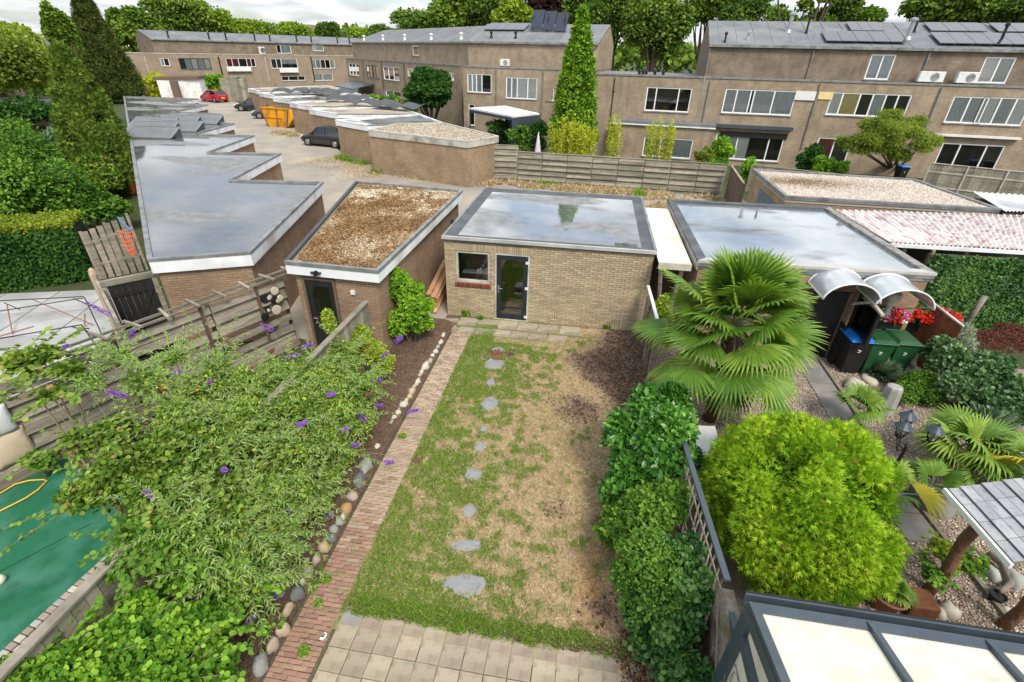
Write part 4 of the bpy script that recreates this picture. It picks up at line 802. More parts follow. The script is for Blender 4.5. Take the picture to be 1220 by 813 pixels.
flat_building('garage', lab[0], 'garage', poly, CZ, m_brick_court, m_courtroof, [(M('grimy_white', (.52, .50, .46), (.38, .37, .33), scale=2, stain=(.2, .19, .15), stsc=1.6), .36, m_cream)]*5, group='zigzag garages across the court', cw=.14)
x, y = scatter_poly(inset(poly, .2), 9000)
pebbles('roof_gravel', bpy.data.objects.get('garage.007') or bpy.data.objects['garage'], np.c_[x, y, np.full(len(x), CZ-.05)], .05, rampmat('court_pebbles', [(0, (.2, .15, .10)), (.5, (.40, .33, .25)), (1, (.6, .54, .45))]))
for i in range(1, 7):
    z = CZ-.02*i; a = P2(*fl_[i], z); j = P2(*jn[i], z); b0 = P2(*bk[i-1], z); b1 = P2(*bk[i], z)
    flat_building('garage', lab[i], 'garage', [a, j, b0, b1], z, m_brick_court, m_wetcourt if i in (1, 4, 5) else m_courtroof, [FT, (m_whitef, .3, m_zinc), FT, FT], group='zigzag garages across the court', cw=.14)
for k, (x, y, w, t, lb) in enumerate([(415, 121, 4, .4, 'left black roof sheet'), (437, 126.5, 5, -.25, 'long black roof sheet'), (470, 131, 5, -.3, 'right black roof sheet by the hedge'), (352, 112, 5, .3, 'far left buckled black sheet'), (375, 113, 6, -.3, 'far middle buckled black sheet'), (398, 112.5, 5, .3, 'far right buckled black sheet')]):
    p = G(x, y, CZ); q = MB(); d = Vector((math.cos(t), math.sin(t), 0)); e = Vector((-d.y, d.x, 0)); n_ = 8; vs = []
    for a in range(n_+1):
        for s in (0, 1): vs.append(p+d*(a/n_-.5)*w+e*s*1.1+Vector((0, 0, .06+.28*abs(math.sin(a*1.1+k))+.25*s)))
    vs += [v-Vector((0, 0, .04)) for v in vs]; m_ = 2*(n_+1)
    q.add(vs, [(2*a, 2*a+2, 2*a+3, 2*a+1) for a in range(n_)]+[(m_+2*a+1, m_+2*a+3, m_+2*a+2, m_+2*a) for a in range(n_)]+[(2*a, m_+2*a, m_+2*a+2, 2*a+2) for a in range(n_)]+[(2*a+1, 2*a+3, m_+2*a+3, m_+2*a+1) for a in range(n_)]); q.build('roof_sheet', m_roofblack, label=lb+' lying on the court garage roofs', cat='roof sheet', group='black sheets on the court garage roofs')

# ---- white link roof and wet-roofed shed on the right ---------------------------------------------
lk = thing('link_roof', 'cream white translucent sheet roof spanning between the tan shed and the right shed', 'roof', (2.3, 14.6, 2.2))
m_cream2 = M('cream_sheet', (.78, .74, .64), (.66, .62, .53), scale=1.5, rough=.45, bump=.05, stain=(.5, .46, .38), stsc=.8)
for y0, y1 in ((12.15, 15.2), (15.22, 16.1), (16.12, 17.3)):
    q = MB(); q.box(SX1+.035, y0, 2.33, 2.72, y1, 2.36); q.build('sheet', m_cream2, lk)
q = MB(); q.box(SX1+.035, 12.08, 2.2, 2.72, 12.14, 2.37); q.build('front_batten', m_cream, lk)
q = MB(); q.beam((2.0, 12.2, 2.2), (2.3, 12.6, 0), .08, .05); q.beam((2.55, 12.3, 2.2), (2.45, 12.5, 0), .1, .06); q.build('support_plank', m_oldwood, lk)
q = MB(); q.box(1.95, 13.4, 0, 2.7, 13.5, 2.2); q.build('back_boarding', m_brownwood, lk)
RZ = 2.5; rp_ = [P2(832, 311, RZ), P2(1116, 326.5, RZ), P2(988, 247.5, RZ), P2(795.5, 238, RZ)]
m_wetR = wetroof('wet_roof_right', (.13, .135, .14), (.16, .18, .20), thresh=.40, scale=.5, off=(7.7, 3.3, 0), tint=(.92, .97, 1.0), fm=.85, gloss=.5, sharp=.07)
m_grit = M('gritty_coping', (.34, .33, .31), (.17, .165, .155), scale=14, rough=.9, bump=.8, bscale=50, stain=(.10, .10, .09), stsc=3)
rsh, _ = flat_building('flat_roof_shed', 'wide brick shed with a rain-covered bitumen roof behind the fan palm', 'shed', rp_, RZ, m_brick_garage, m_wetR,
    [(m_zinc, .14, M('dull_aluminium', (.45, .44, .41), (.36, .35, .33), scale=3, rough=.5)), (m_grit, .25, m_grit), (m_bitumen, .2, m_bitumen), (m_cream, .25, m_bitumen)], cw=.22, wall_in=.06)
# ---- gravel-roofed garage further right ----------------------------------------------------------
g2 = [P2(936, 234, RZ), P2(1193, 249.5, RZ), P2(1089, 213.5, RZ), P2(897, 201.5, RZ)]
m_gr2 = M('pale_gravel_base', (.48, .42, .36), (.36, .31, .26), scale=25, rough=.95, bump=.7, bscale=60)
gr, _ = flat_building('garage', 'garage with a pale pebble roof in front of the right terrace', 'garage', g2, RZ, m_brick_court, m_gr2, [(m_zinc, .12), (m_zinc, .15), (m_zinc, .12), (m_zinc, .15)], cw=.12)
x, y = scatter_poly(inset(g2, .15), 26000); ff = fbm(x, y, .35, 4)
ctr = np.exp(-(((x-9.0)/2.2)**2+((y-22.5)/.9)**2)); pebbles('roof_gravel', gr, np.c_[x, y, np.full(len(x), RZ-.05)], .034, rampmat('pale_pebbles', [(0, (.16, .10, .05)), (.25, (.30, .22, .14)), (.5, (.48, .42, .36)), (1, (.70, .64, .58))]), tone=.62+RS.normal(size=len(x))*.18-ctr*.55*(ff+.4))
fl2 = Fac(Vector((*g2[3], 0)), Vector((*g2[0], 0)), .0); a = fl2.uz(905, 222, 0); c = fl2.uz(925, 240, 0)
q = MB(); fbox(q, fl2, min(a[0], c[0]), max(a[0], c[0])+.8, 0, 2.0, -.058, -.03); q.build('door', M('blue_grey_door', (.12, .16, .19), (.09, .12, .15)), gr)
# ---- corrugated roof of the carport ----------------------------------------------------------------
cp = [G(996, 249, 2.42), G(1062, 287, 2.42), G(1262, 298.5, 2.42), G(1262, 257, 2.42)]
cor = thing('carport', 'open carport under a weathered pink and white corrugated roof, right of the wet-roofed shed', 'carport', (10, 16, 0))
m_corr = M('corrugated_sheet', (.70, .66, .64), (.56, .46, .43), (.75, .72, .70), scale=7, rough=.8, bump=.15, stain=(.36, .22, .20), stsc=2.2, stretch=(5, .7, 1))
n_ = 6
for s in range(n_):
    V = []; Fq = []; nu = 48; nv = 2
    for i in range(nu+1):
        t = (s+(i/nu)*1.0)/n_; a = cp[1].lerp(cp[2], t); c = cp[0].lerp(cp[3], t); zz = .05*math.sin(i/nu*2*math.pi*6)
        for j in range(nv+1): p = a.lerp(c, j/nv); V.append((p.x, p.y, p.z+zz-.05+.0*j/nv+.006*(s % 2)))
    m0 = len(V); V += [(v[0], v[1], v[2]-.012) for v in V]
    for i in range(nu):
        for j in range(nv): k = i*(nv+1)+j; Fq += [(k, k+nv+1, k+nv+2, k+1), (m0+k+1, m0+k+nv+2, m0+k+nv+1, m0+k)]
        k = i*(nv+1); Fq.append((k, m0+k, m0+k+nv+1, k+nv+1))
    q = MB(); q.add(V, Fq); q.build('corrugated_panel', m_corr, cor, smooth=True)
q = MB(); a, c = cp[1]-Vector((0, .02, .12)), cp[2]-Vector((0, .02, .12)); q.beam(a, c, .05, .10); q.build('gutter', m_whitef, cor)
q = MB(); q.beam(cp[0]-Vector((0, 0, .1)), cp[3]-Vector((0, 0, .1)), .1, .12); q.build('rear_beam', m_oldwood, cor)
for t in (.12, .5, .9):
    p = cp[1].lerp(cp[2], t); q = MB(); q.box(p.x-.05, p.y+.1, 0, p.x+.05, p.y+.2, 2.3); q.build('post', m_oldwood, cor)
q = MB(); q.box(cp[0].x, cp[0].y-.02, 0, cp[3].x, cp[0].y+.05, 2.25); q.build('back_boarding', m_blackwood, cor)
iw = thing('ivy_wall', None, None)
bpy.data.objects.remove(iw)
# corrugated white roof far right
q = MB(); a = [G(1158, 232, 2.5), G(1196, 251, 2.5), G(1262, 253, 2.5), G(1262, 238, 2.5)]; V = []; nu = 60
for i in range(nu+1):
    t = i/nu; p0 = a[1].lerp(a[2], t); p1 = a[0].lerp(a[3], t); zz = .03*math.sin(i*1.57)
    V += [(p0.x, p0.y, 2.5+zz), (p1.x, p1.y, 2.6+zz)]
q.add(V+[(v[0], v[1], v[2]-.02) for v in V], [(2*i, 2*i+2, 2*i+3, 2*i+1) for i in range(nu)]+[(2*i+122, 2*i+124, 2*i+2, 2*i) for i in range(nu)])
ms = thing('metal_roof', 'ribbed white metal lean-to roof at the right photo edge above the pink corrugated one', 'roof', (a[0].x+2, a[0].y-1, 0)); q.build('ribbed_sheet', m_whitef, ms)
q = MB(); q.prism([(a[0].x+.1, a[0].y-.1), (a[1].x+.1, a[1].y+.1), (a[2].x, a[2].y+.1), (a[3].x, a[3].y-.1)], 0, 2.4); q.build('boarding', m_brownwood, ms)
# ================================================================== OUR GARDEN: lawn, path, patio, bed
PX0, PX1 = -3.43, -2.88          # brick path
STP = [(593, 418, 8, 4), (589, 435, 13, 7), (585, 457, 5.5, 5), (584, 482, 10, 8.5), (576, 512, 4.5, 4), (572, 533, 8, 6.5), (564, 565, 11, 7.5), (559, 609, 9, 7.5), (556, 651, 20, 8), (555, 697, 27, 13)]
def off_stones(x, y):
    k = np.ones(len(x), bool)
    for a, b, c, d in STP:
        p = G(a, b); s = mpp(p); ry = (G(a, b-d)-G(a, b+d)).length/2; k &= ((x-p.x)/(c*s*.92))**2+((y-p.y)/(ry*.92))**2 > 1
    return k
def lawn_masks(x, y, fine=True):
    """how green, and how much bare soil, the lawn is at a place"""
    f = fbm(x, y, 1.1, 2); f2 = fbm(x, y, 3.2, 8); w = fbm(x, y, .5, 21)
    left = np.clip((-.9-x)*.55, -.45, .75); front = np.clip((4.6-y)*.6, 0, .7)*np.clip((.0-x)*.8+.5, 0.1, 1); back = np.clip((y-9.6)*.35, 0, .4)*np.clip((.3-x), 0, 1)
    f3 = fbm(x, y, 6.5, 17, 3); g = .33+(f-.5)*.7+(f2-.5)*1.2+(f3-.5)*(2.8 if fine else .5)+left*.8+front+back-np.clip((x-.1)*.3, 0, .38)
    soil = np.clip((x-.45)*1.4+(f-.5)*1.6, 0, 1)*np.clip((y-8.2)*.6+.0, 0, 1)+np.clip((x-.95+(w-.5)*.9)*2.2, 0, 1)*.9
    soil = soil+np.clip(1-np.hypot((x-.2)/.8, (y-9.0)/.7)+(f-.5)*1.5, 0, 1)*1.6+np.clip(1-np.hypot((x+.05)/.5, (y-5.9)/.4), 0, 1)*.8+np.clip(1-np.hypot((x+1.65)/.3, (y-10.75)/.2), 0, 1)*1.5+np.clip(1-np.hypot((x-.5)/1.0, (y-10.4)/1.0)+(f-.5)*1.5, 0, 1)*1.6+np.clip(1-np.hypot((x-.75)/.45, (y-4.25)/.5), 0, 1)
    return np.clip(g, 0, 1), np.clip(soil, 0, 1)
nx, ny = 150, 240
gx, gy = np.meshgrid(np.linspace(PX1-.03, 2.0, nx), np.linspace(3.35, 12.62, ny)); gx = gx.ravel(); gy = gy.ravel()
g_, s_ = lawn_masks(gx, gy, False); straw = np.array([.40, .30, .175]); straw2 = np.array([.29, .205, .125]); soil = np.array([.17, .11, .075]); grn = np.array([.20, .21, .07])
t = fbm(gx, gy, 2.4, 31)[:, None]; cc = straw*(1-t)+straw2*t; og = np.clip(1-np.hypot((gx-.62)/.35, (gy-4.6)/1.1), 0, 1)[:, None]*.7; cc = cc*(1-og)+np.array([.42, .19, .05])*og
cc = cc*(1-g_[:, None]*.8)+grn*g_[:, None]*.8; cc = cc*(1-s_[:, None])+soil*s_[:, None]
gz = .01+.03*fbm(gx, gy, 1.3, 5)+.05*s_*fbm(gx, gy, 7, 6)
idx = np.arange(nx*ny).reshape(ny, nx); Fq = np.stack([idx[:-1, :-1], idx[:-1, 1:], idx[1:, 1:], idx[1:, :-1]], -1).reshape(-1, 4)
npmesh('lawn', np.c_[gx, gy, gz], Fq, None, colmat('lawn_ground', nscale=14, namt=.45, bscale=45, bdist=.03), col=cc, smooth=True, kind='structure')
# grass blades: green tufts and dry straw
def blades(name, x, y, z, h, rnd, mat, lay=.6, wd=1.0, parent=None, **kw):
    n = len(x); P = np.c_[x, y, z]; D = randdir(n); D[:, 2] = np.abs(D[:, 2])*.5+lay; Nn = randdir(n); V, Fc, nf = leaves(P, D, Nn, h, 'blade'); V = V.reshape(n, 4, 3)
    return npmesh(name, V.reshape(-1, 3), Fc, rnd, mat, parent, kind='stuff', **kw)
n = 330000; x = RS.uniform(PX1, 1.75, n); y = RS.uniform(3.45, 12.2, n); g_, s_ = lawn_masks(x, y); fz = fbm(x, y, 7, 14)
edge = (fbm(x, y*3, 2.5, 9)-.5)*.3
k = (RS.rand(n) < (.10+.9*np.clip(g_*1.5-.12+(fz-.5)*1.6, 0, 1))*(1-s_)**1.5) & (x > PX1+.02+edge*.3) & (y > 3.62+edge) & ~((y > 11.3) & (x > -2.2) & (x < -.3)) & off_stones(x, y); xk, yk, gk = x[k], y[k], g_[k]
isg = RS.rand(len(xk)) < np.clip(gk*1.35+.04, 0, 1)
zz = .015+.03*fbm(xk, yk, 1.3, 5)
m_grass = leafmat('grass_blades', (.09, .17, .02), (.18, .30, .035), (.32, .44, .08), trans=.2); m_straw = leafmat('straw_blades', (.30, .21, .11), (.49, .37, .21), (.72, .60, .40), trans=.15)
blades('grass', xk[isg], yk[isg], zz[isg], .045*(.5+RS.rand(isg.sum())), np.clip(RS.normal(.5, .25, isg.sum()), 0, .95), m_grass, lay=.5, label=None)
bpy.data.objects['grass']['label'] = 'short patchy green grass of the lawn'; bpy.data.objects['grass']['category'] = 'grass'
m = ~isg; o = blades('dry_grass', xk[m], yk[m], zz[m]-.005, .05*(.5+RS.rand(m.sum())), np.clip(RS.normal(.5, .25, m.sum()), 0, .95), m_straw, lay=.12); tag(o, 'dead straw-coloured grass in the worn lawn', 'dry grass')
n = 70000; x = RS.uniform(-2.85, 1.0, n); y = RS.uniform(3.5, 12, n); g_, s_ = lawn_masks(x, y); k = (RS.rand(n) < (1-g_*.6)*(1-s_)*.9) & (y > 3.75) & off_stones(x, y); o = blades('dry_grass', x[k], y[k], .02+.03*fbm(x[k], y[k], 1.3, 5), .05*(.5+RS.rand(k.sum())), np.clip(RS.normal(.55, .25, k.sum()), 0, .95), m_straw, lay=.05)
tag(o, 'thin dead grass between the green tufts', 'dry grass')
# clods and crumbs of soil on the bare places
n = 60000; x = RS.uniform(-2.7, 1.9, n); y = RS.uniform(3.5, 12.6, n); g_, s_ = lawn_masks(x, y); k = RS.rand(n) < s_**2*.55; m_soilp = rampmat('soil_crumbs', [(0, (.06, .038, .025)), (.6, (.13, .085, .055)), (.9, (.22, .15, .10)), (1, (.4, .33, .24))])
o = pebbles('soil_crumbs', None, np.c_[x[k], y[k], .025+.03*fbm(x[k], y[k], 1.3, 5)+.04*s_[k]*RS.rand(k.sum())], .022, m_soilp); tag(o, 'dark loose soil crumbs on the bare lawn corners', 'soil')
# --- brick path
m_pathb = M('path_clinker', (.28, .15, .11), (.20, .11, .085), (.32, .20, .15), scale=9, rough=.85, bump=.5, bscale=60, bdist=.004, objrnd=.17, stain=(.30, .21, .15), stsc=.8)
m_pathfar = M('path_clinker_dusty', (.34, .24, .175), (.25, .17, .125), (.38, .285, .21), scale=9, rough=.9, bump=.5, bscale=60, bdist=.004, objrnd=.14, stain=(.38, .31, .23), stsc=1.5)
m_pathbed = M('path_sand', (.13, .10, .07), (.09, .075, .05), scale=20, rough=.95, bump=.6)
q = MB(); q.box(PX0-.06, 1.6, -.02, PX1+.02, 12.0, .004); pth = q.build('brick_path', m_pathbed, kind='structure'); pth['_o'] = tuple(pth.location)
cube = {}
def pathbrick(w, mat):
    key = (round(w, 2), mat.name)
    if key not in cube:
        w = key[0]; mm_ = MB(); h = .024; c = .003; d = .0575
        v = [(-w/2, -d/2, -h), (w/2, -d/2, -h), (w/2, d/2, -h), (-w/2, d/2, -h), (-w/2, -d/2, h-c), (w/2, -d/2, h-c), (w/2, d/2, h-c), (-w/2, d/2, h-c), (-w/2+c, -d/2+c, h), (w/2-c, -d/2+c, h), (w/2-c, d/2-c, h), (-w/2+c, d/2-c, h)]
        mm_.add(v, [(0, 1, 5, 4), (1, 2, 6, 5), (2, 3, 7, 6), (3, 0, 4, 7), (4, 5, 9, 8), (5, 6, 10, 9), (6, 7, 11, 10), (7, 4, 8, 11), (8, 9, 10, 11)]); me = bpy.data.meshes.new('brick'); me.from_pydata(mm_.v, [], mm_.f); me.materials.append(mat); uvs(me, Vector()); cube[key] = me
    return cube[key]
y = 1.9; row = 0; cnt = 0; rest = MB(); restv = []
while y < 11.95:
    x = PX0; first = True; pw = .205
    cuts = [PX0+.005] + ([PX0+.19, PX0+.375] if row % 2 else [PX0+.09, PX0+.28, PX0+.465]) + [PX1-.005]
    sag = .006*math.sin(y*1.3)+.004*math.sin(x*7+y*5)
    for a, c in zip(cuts[:-1], cuts[1:]):
        if c-a < .07: continue
        jx, jy = random.uniform(-.003, .003), random.uniform(-.003, .003); dustier = y > 5.2+random.uniform(-1, 1)
        if cnt < 300 and y > 2.4: link('brick', pathbrick(c-a-.004, m_pathfar if dustier else m_pathb), pth, ((a+c)/2+jx, y+jy, .012+sag+random.uniform(-.003, .003)), (random.uniform(-.015, .015), random.uniform(-.015, .015), random.uniform(-.01, .01)+.05*math.sin(y*.3))); cnt += 1
        else: rest.box(a+.004+jx, y-.029+jy, -.01, c-.004+jx, y+.029+jy, .034+sag+random.uniform(-.004, .004)); restv += [random.random()]*6
    y += .0655; row += 1
o = rest.build('brick', M('path_dusty_stuff', (.34, .24, .18), (.25, .175, .13), (.38, .29, .215), scale=9, rough=.9, bump=.5, bscale=60, bdist=.004, rnd=.25), pth, kind='stuff'); a = o.data.attributes.new('rnd', 'FLOAT', 'FACE'); a.data.foreach_set('value', restv)
# weeds in the path joints
n = 9000; x = RS.uniform(PX0-.05, PX1+.03, n); y = RS.uniform(2.2, 11.9, n); k = (fbm(x, y, 5, 44) > .60) | (np.abs(x-PX1) < .03*RS.rand(n)*2) & (fbm(x, y, 2, 3) > .4)
o = blades('path_weeds', x[k], y[k], np.full(k.sum(), .03), .035*(.5+RS.rand(k.sum())), np.clip(RS.normal(.4, .25, k.sum()), 0, .95), m_grass, lay=.3); tag(o, 'tiny weeds and moss in the brick path joints', 'weeds')
for px_, py_, r_ in ((379, 721, .05), (363, 778, .07), (389, 693, .07), (370, 700, .12), (381, 680, .06), (480, 522, .08)):
    p = G(px_, py_); n = int(260*r_/.06); a = RS.rand(n)*6.28; rr = r_*np.sqrt(RS.rand(n)); P = np.c_[p.x+rr*np.cos(a), p.y+rr*np.sin(a), .035+.03*RS.rand(n)]
    V, Fc, nf = leaves(P, randdir(n)+[0, 0, .4], randdir(n)*.5+[0, 0, 1], .035, 'ovate'); npmesh('weed_tuft', V, Fc, np.repeat(RS.rand(n)*.9, nf), m_grass, label='weed tuft in the brick path, '+{379: 'between the two dark edging stones', 363: 'left of the paper scrap', 389: 'at the lawn edge', 370: 'biggest of its kind, by the dark square stone', 381: 'nearest the lower edge of the lawn', 480: 'farthest up, under the buddleia tips'}[px_], cat='weed', group='weed tufts in the brick path', kind=None)
# --- patio of square concrete pavers
m_paver = M('concrete_paver', (.31, .255, .185), (.235, .19, .14), (.345, .29, .215), scale=7, rough=.9, bump=.45, bscale=90, bdist=.003, objrnd=.13, stain=(.24, .19, .14), stsc=1.6)
m_paverg = M('grey_paver', (.30, .29, .27), (.24, .23, .215), scale=7, rough=.9, bump=.4, bscale=90, objrnd=.08, stain=(.20, .17, .13))
q = MB(); q.box(PX1+.02, 1.6, -.02, 1.25, 3.74, .004); pat = q.build('patio', m_pathbed, kind='structure'); pat['_o'] = tuple(pat.location)
pb = MB(); pb.box(-.146, -.146, -.02, .146, .146, .02); bmp = pb.build('paver', m_paver, bevel=0); me = bmp.data; bpy.data.objects.remove(bmp)
bmx = MB(); c = .006; v = [(-.146, -.146, -.02), (.146, -.146, -.02), (.146, .146, -.02), (-.146, .146, -.02), (-.146, -.146, .014), (.146, -.146, .014), (.146, .146, .014), (-.146, .146, .014), (-.14, -.14, .02), (.14, -.14, .02), (.14, .14, .02), (-.14, .14, .02)]
def pavermesh(mat, seed):
    rr = random.Random(seed); vv = [(x+rr.uniform(-.002, .002), y+rr.uniform(-.002, .002), z) for x, y, z in v]; me = bpy.data.meshes.new('paver'); me.from_pydata(vv, [], [(0, 1, 5, 4), (1, 2, 6, 5), (2, 3, 7, 6), (3, 0, 4, 7), (4, 5, 9, 8), (5, 6, 10, 9), (6, 7, 11, 10), (7, 4, 8, 11), (8, 9, 10, 11)]); me.materials.append(mat); uvs(me, Vector()); return me
pms = [pavermesh(m_paver, i) for i in range(4)]; pmg = pavermesh(m_paverg, 9)
for j in range(-1, 5):
    for i in range(14):
        x = -2.832+.3*i+.15; y = 3.442-.3*j-.15
        if j == -1: y -= .0
        mt = pmg if (j == -1 and i == 0) else (m_paver and pms[(i*7+j*3) % 4])
        yy = y-(.03 if j == -1 else 0); sc = (1, .86, 1) if j == -1 else (1, 1, 1)
        link('paver', mt, pat, (x+random.uniform(-.003, .003), yy+random.uniform(-.003, .003), .012+random.uniform(-.004, .004)), (random.uniform(-.012, .012), random.uniform(-.012, .012), random.uniform(-.01, .01)), sc)
# grass creeping over the patio edge
n = 16000; x = RS.uniform(-2.7, 1.2, n); e = .10*fbm(x*6, x*0, 1, 5)+.07*vn(x*14, x*0, 1, 6)-.04; y = 3.66-e+RS.rand(n)*.25
gm, sm_ = lawn_masks(x, y); kk = RS.rand(n) > np.clip((x-.1)*.8, 0, .8); o = blades('grass', x[kk], y[kk], np.full(kk.sum(), .03), .05*(.6+.8*RS.rand(kk.sum())), np.clip(RS.normal(.45, .25, kk.sum()), 0, .95), m_grass, lay=.3); tag(o, 'ragged green grass fringe along the patio edge', 'grass')
n = 5000; x = RS.uniform(-2.8, 1.3, n); y = 3.68-.12*fbm(x*5, x*0, 1, 15)*RS.rand(n)-.0+.1*RS.rand(n); o = pebbles('soil_crumbs', None, np.c_[x, y, .03+.01*RS.rand(n)], .014, m_soilp); tag(o, 'dark soil spilled on the patio edge', 'soil')
# --- slabs in front of the shed
m_slab = M('shed_slab', (.36, .30, .23), (.27, .225, .17), scale=6, rough=.9, bump=.5, bscale=70, bdist=.004, objrnd=.16, stain=(.17, .16, .10), stsc=1.4)
q = MB(); q.box(-3.85, 11.35, -.02, 1.85, 12.66, .006); sps = q.build('shed_pavement', m_pathbed, kind='structure'); sps['_o'] = tuple(sps.location)
def slab(w, d, x, y, rz=0):
    m_ = MB(); m_.box(-w/2, -d/2, -.02, w/2, d/2, .018); o = m_.build('slab', m_slab); me = o.data; bpy.data.objects.remove(o); link('slab', me, sps, (x, y, .014+random.uniform(-.006, .006)), (random.uniform(-.02, .02), random.uniform(-.02, .02), rz))
for j, (y, d) in enumerate(((12.28, .54), (11.78, .40))):
    x = -3.3+.12*j
    while x < -.1:
        w = .58 if j == 0 else .50; slab(w-.015, d-.02, x+w/2-.1, y, random.uniform(-.03, .03)); x += w+(.06 if abs(x+.9) < .3 else 0)
slab(.5, .35, -3.55, 11.75, .5); slab(.4, .3, -3.6, 12.25, .2)
o = blades('weeds', *(lambda n: (RS.uniform(-3.6, 0.4, n), np.where(RS.rand(n) < .5, 12.56, 12.0)+RS.normal(size=n)*.03, np.full(n, .03)))(1800), .05*(.5+RS.rand(1800)), RS.rand(1800)*.9, m_grass, lay=.4); tag(o, 'weeds in the joints of the slabs at the shed', 'weeds')
for px_, py_, r_, h_ in ((556, 377, .10, .16), (573, 381, .08, .1), (713, 388, .12, .22), (723, 392, .1, .1), (745, 391, .1, .16)):
    p = G(px_, py_); n = 260; a = RS.rand(n)*6.28; rr = r_*np.sqrt(RS.rand(n)); P = np.c_[p.x+rr*np.cos(a), p.y-.05+rr*np.sin(a)*.6, .04+h_*RS.rand(n)]
    V, Fc, nf = leaves(P, randdir(n)+[0, 0, .6], randdir(n)*.5+[0, 0, 1], .06, 'ovate'); npmesh('weed', V, Fc, np.repeat(RS.rand(n)*.9, nf), m_grass, label='weed at the foot of the tan shed wall, '+{556: 'under the left edge of the window', 573: 'under the right edge of the window', 713: 'tallest, between the two air vents', 723: 'low, right of the tallest', 745: 'near the right end of the wall'}[px_], cat='weed', group='weeds along the shed wall')
# --- planting bed
nx, ny = 40, 200; bx, by = np.meshgrid(np.linspace(-4.95, PX0-.03, nx), np.linspace(1.5, 12.1, ny)); bx = bx.ravel(); by = by.ravel()
bz = .02+.09*np.clip((PX0-.03-bx)*3, 0, 1)+.06*fbm(bx, by, 5, 3)+.03*fbm(bx, by, 17, 4); idx = np.arange(nx*ny).reshape(ny, nx); Fq = np.stack([idx[:-1, :-1], idx[:-1, 1:], idx[1:, 1:], idx[1:, :-1]], -1).reshape(-1, 4)
t = fbm(bx, by, 4, 2)[:, None]; npmesh('soil_bed', np.c_[bx, by, bz], Fq, None, colmat('bed_soil', nscale=30, namt=.5, bscale=60, bdist=.04), col=np.array([.10, .062, .042])*(1-t)+np.array([.15, .10, .07])*t, smooth=True, kind='structure')
x = RS.uniform(-4.9, PX0-.06, 9000); y = RS.uniform(2, 12, 9000); o = pebbles('soil_crumbs', None, np.c_[x, y, .02+.09*np.clip((PX0-.03-x)*3, 0, 1)+.06*fbm(x, y, 5, 3)+.02], .016, m_soilp); tag(o, 'dark soil crumbs of the planting bed', 'soil')
# --- stones edging the bed and stepping stones
def stone(px_, py_, rx, ry, h, mat, label, name='edging_stone', cat='stone', group=None, flat=False, z0=0.0, seed=None, rot=0):
    """rx, ry half sizes in photo pixels"""
    p = G(px_, py_, z0+h*.4); s = mpp(p); k_ = .80 if name == 'edging_stone' else 1.0; a = rx*s*k_; dv_ = k_*(G(px_, py_-ry)-G(px_, py_+ry)).length/2; rr = random.Random(seed or px_*7+py_); n = 12
    z0 = z0+(.035 if name == 'edging_stone' else 0); h = h+(.035 if name == 'edging_stone' else 0); q = MB(); prof = [(1.0, 0.0), (1.06, .25), (.98, .62), (.72, .9), (.30, 1.0)] if not flat else [(1.0, 0), (1.02, .5), (.97, .9), (.6, 1.0), (.2, 1.02)]
    ang = [rr.uniform(.74, 1.2) for _ in range(n)]
    if flat: ang = [rr.uniform(.7, 1.2) for _ in range(n)]
    vs = []
    for k, (r, z) in enumerate(prof):
        for i in range(n):
            t = 2*math.pi*i/n; rad_ = r*ang[i]*(1+rr.uniform(-.05, .05)); X = a*rad_*math.cos(t); Y = dv_*rad_*math.sin(t); c, s_ = math.cos(rot), math.sin(rot)
            vs.append((p.x+X*c-Y*s_, p.y+X*s_+Y*c, z0+h*z*(1+rr.uniform(-.06, .06))))
    fs_ = [(k*n+i, k*n+(i+1) % n, (k+1)*n+(i+1) % n, (k+1)*n+i) for k in range(len(prof)-1) for i in range(n)]+[tuple(range((len(prof)-1)*n, len(prof)*n))]
    q.add(vs, fs_); return q.build(name, mat, smooth=not flat, label=label, cat=cat, group=group)
m_st = {k: M('stone_'+k, *v, scale=9, rough=.85, bump=.6, bscale=40, bdist=.01, stain=st) for k, v, st in (('pale', ((.56, .51, .43), (.43, .39, .32)), (.42, .37, .29)), ('grey', ((.34, .345, .32), (.24, .245, .23)), (.40, .38, .33)), ('dark', ((.16, .165, .165), (.10, .105, .11)), (.26, .25, .22)), ('tan', ((.50, .39, .26), (.38, .29, .19)), (.30, .24, .17)), ('orange', ((.46, .27, .13), (.36, .20, .10)), (.3, .2, .13)), ('rose', ((.46, .37, .31), (.37, .29, .24)), (.28, .24, .2)))}
m_slate = M('slate_stone', (.205, .215, .225), (.13, .14, .155), (.25, .255, .26), scale=7, rough=.75, bump=.6, bscale=25, bdist=.008, stain=(.30, .27, .22), stsc=4)
SG = 'stones edging the planting bed'
